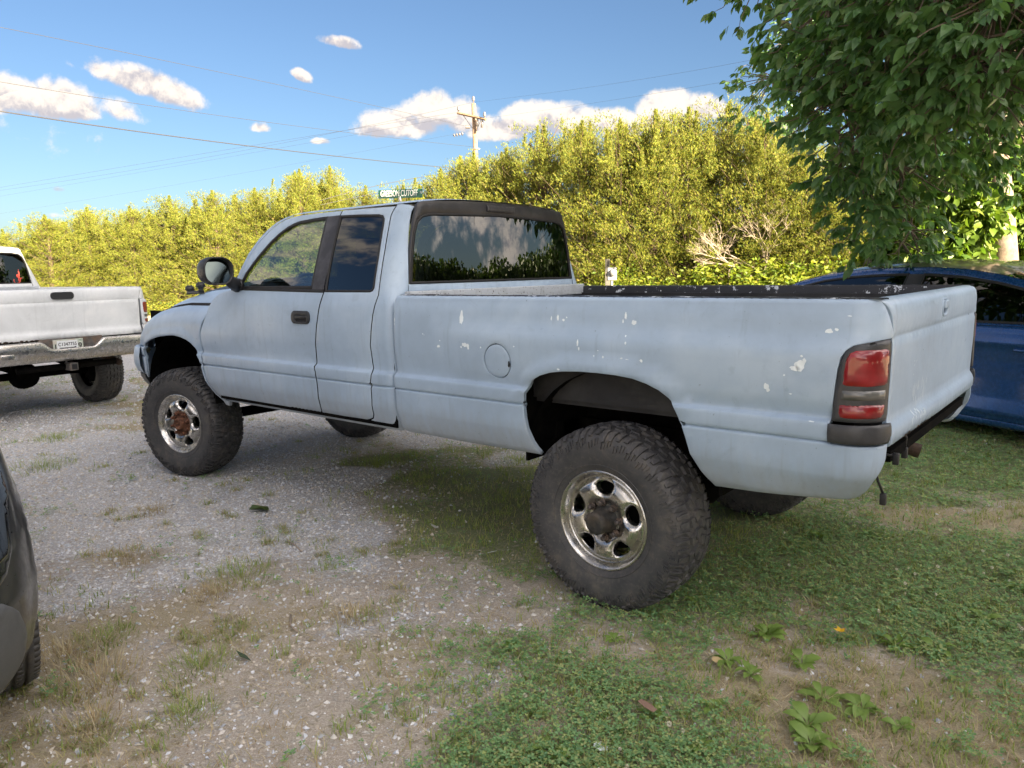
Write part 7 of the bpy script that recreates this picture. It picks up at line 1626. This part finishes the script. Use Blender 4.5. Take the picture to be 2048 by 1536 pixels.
# ------------------------------------------------------------------ small things on the ground
def ground_bits():
    r = np.random.default_rng(31)
    # broad-leaved plantain weeds
    lv = np.array([[-.03, 0, 0], [.03, 0, 0], [.05, .22, .10], [-.05, .22, .10], [.28, .48, .17], [0, .46, .13], [-.28, .48, .17], [.30, .72, .17], [0, .72, .13], [-.30, .72, .17], [.17, .92, .10], [0, .95, .07], [-.17, .92, .10], [0, 1.05, .02]])
    lf = [(0, 1, 2, 3), (3, 2, 4, 5), (3, 5, 6), (5, 4, 7, 8), (6, 5, 8, 9), (8, 7, 10, 11), (9, 8, 11, 12), (11, 10, 13), (12, 11, 13)]
    m_pl = leafmat('plantain_leaf', [(.13, .22, .05), (.18, .29, .06), (.22, .33, .08), (.30, .34, .10)], .25, .42, .5)
    me = bpy.data.meshes.new('leaf'); me.from_pydata(lv.tolist(), [], lf); me.materials.append(m_pl); me.polygons.foreach_set('use_smooth', [True]*len(lf))
    L = [(-.73, .82, .15, 10, 'large broad-leaved weed, first up the slope right of the tyre'), (-.69, 1.13, .12, 8, 'broad-leaved weed with a dry yellow leaf beside it'), (-.80, 1.17, .12, 8, 'broad-leaved weed just right of the one with the dry leaf'), (-.92, .96, .13, 7, 'broad-leaved weed between the dry leaf and the yellow flower'), (-1.06, 1.16, .14, 7, 'weed with long narrow leaves left of the twin weeds'), (-1.19, 1.14, .15, 9, 'spreading broad-leaved weed at the right of the bare patch'), (-1.08, 1.36, .15, 10, 'upper of two big broad-leaved weeds near the bottom edge'), (-1.12, 1.46, .15, 12, 'lower of two big broad-leaved weeds near the bottom edge'), (-.78, 1.46, .10, 6, 'broad-leaved weed left of the two big ones in clover'), (-.46, 1.99, .12, 5, 'two-leaved young weed beside the white paper scrap'), (-.63, 1.63, .11, 6, 'broad-leaved weed with a brown dead leaf on it'), (-1.42, .08, .13, 7, 'broad-leaved weed near the right edge among clover flowers'), (-1.17, .59, .14, 8, 'broad-leaved weed right of the yellow flower'), (-1.31, .54, .13, 6, 'pale broad-leaved weed further right of the yellow flower'), (-.73, -.73, .13, 7, 'broad-leaved weed behind the rear corner of the truck'), (-.24, 1.25, .09, 6, 'small weed in the dry patch below the big tyre'), (-.85, 1.70, .11, 6, 'broad-leaved weed low in the picture, right of the paper scrap'), (.08, 1.55, .08, 6, 'small weed at the left tip of the clover'), (-1.32, 1.17, .10, 5, 'small pale weed right of the spreading weed'), (-.52, -.52, .12, 7, 'broad-leaved weed just behind the truck corner in long clover'), (-1.5, -.4, .13, 7, 'broad-leaved weed at the far right among clover'), (-.35, .72, .11, 6, 'broad-leaved weed just right of the big tyre')]
    for x, y, s, n, lab in L:
        T = empty('plantain_weed', (x, y, float(gh(np.array([x]), np.array([y]))[0])+.004)); a0 = r.random()*6
        for k in range(n+3):
            o = link('leaf', me, T); o.rotation_euler = (r.uniform(.05, .45), r.uniform(-.2, .2), a0+k*2.4+r.uniform(-.25, .25)); q = s*r.uniform(.55, 1.15)*.58; o.scale = (q*r.uniform(.6, .85), q, q*r.uniform(.8, 2.2))
        tag(T, lab, 'weed', 'broad-leaved weeds in the grass')
    # white clover heads
    V, F = [], []
    parts = []
    for k in range(40):
        th = math.acos(1-1.75*(k+.5)/40); ph = k*2.4; d = Vector((math.sin(th)*math.cos(ph), math.sin(th)*math.sin(ph), math.cos(th))); t = d.cross(Vector((0, 0, 1.01))).normalized()
        parts.append(([d*.4-t*.16, d*.4+t*.16, d*1.0+t*.12, d*1.0-t*.12], [(0, 1, 2, 3)]))
    parts.append(tube_data([(0, 0, -4.5), (.2, 0, -2), (0, 0, 0)], .09, 3, False)); V, F = join_data(parts)
    m_f = leafmat('clover_flower', [(.62, .60, .50), (.72, .70, .62), (.55, .48, .40)], .2, .7); me2 = bpy.data.meshes.new('flower'); me2.from_pydata([tuple(v) for v in V], [], F); me2.materials.append(m_f)
    x, y, R = sample_zone(1500, lambda w, x, y: np.clip(w[:, 4]*1.1-.45+(fbm(x, y, 1.3, 71)-.5)*1.2, 0, 1))
    k = min(len(x), 170)
    for i in range(k):
        o = link('clover_flower', me2); s = .0075*r.uniform(.7, 1.25); o.scale = (s,)*3; o.location = (x[i], y[i], float(gh(x[i:i+1], y[i:i+1])[0])+.045+.02*r.random()); o.rotation_euler = (r.uniform(-.4, .4), r.uniform(-.4, .4), r.uniform(0, 6))
        tag(o, 'small round white clover flower standing in the green clover', 'flower', 'white clover flowers')
    m_y = simple('yellow_petal', (.75, .45, .02), .6); T = empty('yellow_flower', (-.98, .68, .06))
    for q in range(5): o = mesh('petal', [(0, 0, 0), (.010, .012, .004), (0, .026, .010), (-.010, .012, .004)], [(0, 1, 2, 3)], m_y, T); o.rotation_euler = (0, 0, q*1.257)
    tube('stem', [(0, 0, 0), (.004, 0, -.05)], .0012, M_GRASS, T, 4); tag(T, 'single bright yellow flower in the clover right of the tyre', 'flower')
    def flat(nm, x, y, P, mat, lab, cat, z=.022, th=.003, rz=0, bend=.01):
        V = [(a, b, z+bend*math.sin(a*40+b*25)) for a, b in P]+[(a*.97, b*.97, z-th+bend*math.sin(a*40+b*25)) for a, b in P]; n = len(P); F = [tuple(range(n)), tuple(range(2*n-1, n-1, -1))]+[(i, (i+1) % n, n+(i+1) % n, n+i) for i in range(n)]
        o = mesh(nm, V, [f[::-1] for f in F], mat, None, False); o.location = (x, y, float(gh(np.array([x]), np.array([y]))[0])); o.rotation_euler = (0, 0, rz); tag(o, lab, cat)
    flat('paper_scrap', -.59, 1.89, [(0, .03), (.022, .02), (.026, -.01), (.014, -.032), (-.006, -.034), (-.02, -.02), (-.022, .004), (-.010, .012)], M_CHIP, 'torn white paper scrap in the clover at the bottom edge', 'litter', rz=.4)
    flat('plastic_bit', .84, .78, [(-.03, .01), (0, 0), (.02, -.03), (.027, -.025), (.008, .008), (-.028, .018)], M_CHIP, 'bent white plastic strip left of the big rear tyre', 'litter', rz=2.2)
    flat('plastic_bit', 1.41, .68, [(-.03, -.01), (.0, -.014), (.03, .0), (.01, .014), (-.02, .01)], simple('pale_plastic', (.6, .6, .55), .5), 'small pale plastic piece at the edge of the shaded grass', 'litter')
    flat('fallen_leaf', 2.62, 1.12, [(-.05, -.03), (0, -.05), (.045, -.02), (.07, .015), (.04, .045), (0, .035), (-.04, .05), (-.06, .01)], simple('fresh_leaf', (.06, .10, .02), .5), 'single fallen green leaf on the gravel in front of the bed', 'leaf', .03, .003, 1, .02)
    flat('dry_leaf', -.66, 1.17, [(-.012, -.03), (.010, -.032), (.016, 0), (.006, .03), (-.010, .026)], simple('straw_leaf', (.55, .42, .22), .6), 'dry yellow leaf standing beside a broad-leaved weed', 'leaf', .03, .002)
    flat('dry_leaf', -.62, 1.64, [(-.03, -.012), (0, -.024), (.03, -.01), (.034, .012), (.0, .024), (-.03, .014)], simple('brown_leaf', (.24, .15, .11), .7), 'brown dead leaf lying on a weed near the bottom edge', 'leaf', .05, .002)
    flat('fallen_leaf', .93, 2.27, [(-.05, -.008), (0, -.016), (.05, 0), (.0, .012)], simple('willow_leaf', (.05, .08, .04), .5), 'narrow green leaf on the bare ground low left of centre', 'leaf', .02, .002)
    for P, lab in (([(1.95, 1.36), (1.86, 1.37), (1.76, 1.40)], 'pale dry stick on the gravel left of the brown patch'), ([(1.10, 1.92), (1.0, 1.99), (.93, 2.0)], 'short dry twig in the pebbly middle ground'), ([(-.62, .42), (-.72, .50)], 'brown twig in the grass right of the tyre')):
        q = [(a, b, float(gh(np.array([a]), np.array([b]))[0])+.012) for a, b in P]; tag(tube('twig', q, .0045, M_CREAMTWIG, None, 5), lab, 'twig')
    # shaggy grass tufts standing alone
    tv = np.array([[-.5, 0, 0], [.5, 0, 0], [.38, .22, .55], [-.38, .22, .55], [0, .75, 1.0]]); tf = np.array([[0, 1, 2], [0, 2, 3], [3, 2, 4]])
    tufts = [(2.95, -.20, .13, .085, 'k', 'dark grass tuft under the truck sill'), (1.72, 1.80, .16, .07, 'g', 'leafy green tuft at the gravel edge, left of centre'), (1.00, 2.42, .12, .06, 'g', 'low dark green tuft on the bare ground, lower left'), (1.52, 2.72, .13, .07, 'd', 'thin wiry tuft close to the dark car tyre'), (1.22, 2.73, .15, .08, 'd', 'dry wispy grass tuft right of the dark car tyre'), (.92, 2.86, .10, .06, 'd', 'brown tuft at the lower left corner'), (1.55, 2.55, .10, .05, 'g', 'small green tuft above the wispy one'), (.85, 1.75, .09, .05, 'd', 'yellowish tuft beside the pebbly patch'), (1.62, 2.0, .10, .05, 'd', 'two-tone tuft in the brown strip'), (5.2, 1.55, .20, .09, 'g', 'flat green tuft on the gravel at the far left'), (6.3, 1.05, .18, .07, 'g', 'green tuft on the gravel below the white truck tyre'), (3.25, 1.55, .12, .05, 'd', 'low tuft in the middle of the blue gravel'), (2.5, 2.05, .15, .05, 'd', 'brown tuft patch on the gravel, left'), (.72, 2.63, .10, .05, 'g', 'green tuft near the bottom left'), (2.05, -.95, .14, .06, 'g', 'green tuft behind the rocker under the truck')]
    for x, y, rad, h, c, lab in tufts:
        h *= .75; n = 260; a = r.random(n)*6.283; q = rad*1.25*r.random(n)**.8; X = q*np.cos(a); Y = q*np.sin(a); D = rot_z(a-math.pi/2+r.normal(size=n)*.7); hh = h*(.5+.8*r.random(n))
        o = scatter('grass_tuft', tv, tf, np.stack([X, Y, 0*X-.003], -1), D, np.stack([np.full(n, .0034), hh*(.5+1.6*r.random(n)), hh], -1), M_DRY if c == 'd' else M_GRASS)
        o.location = (x, y, float(gh(np.array([x]), np.array([y]))[0])); tag(o, lab, 'grass tuft', 'grass tufts')
ground_bits()
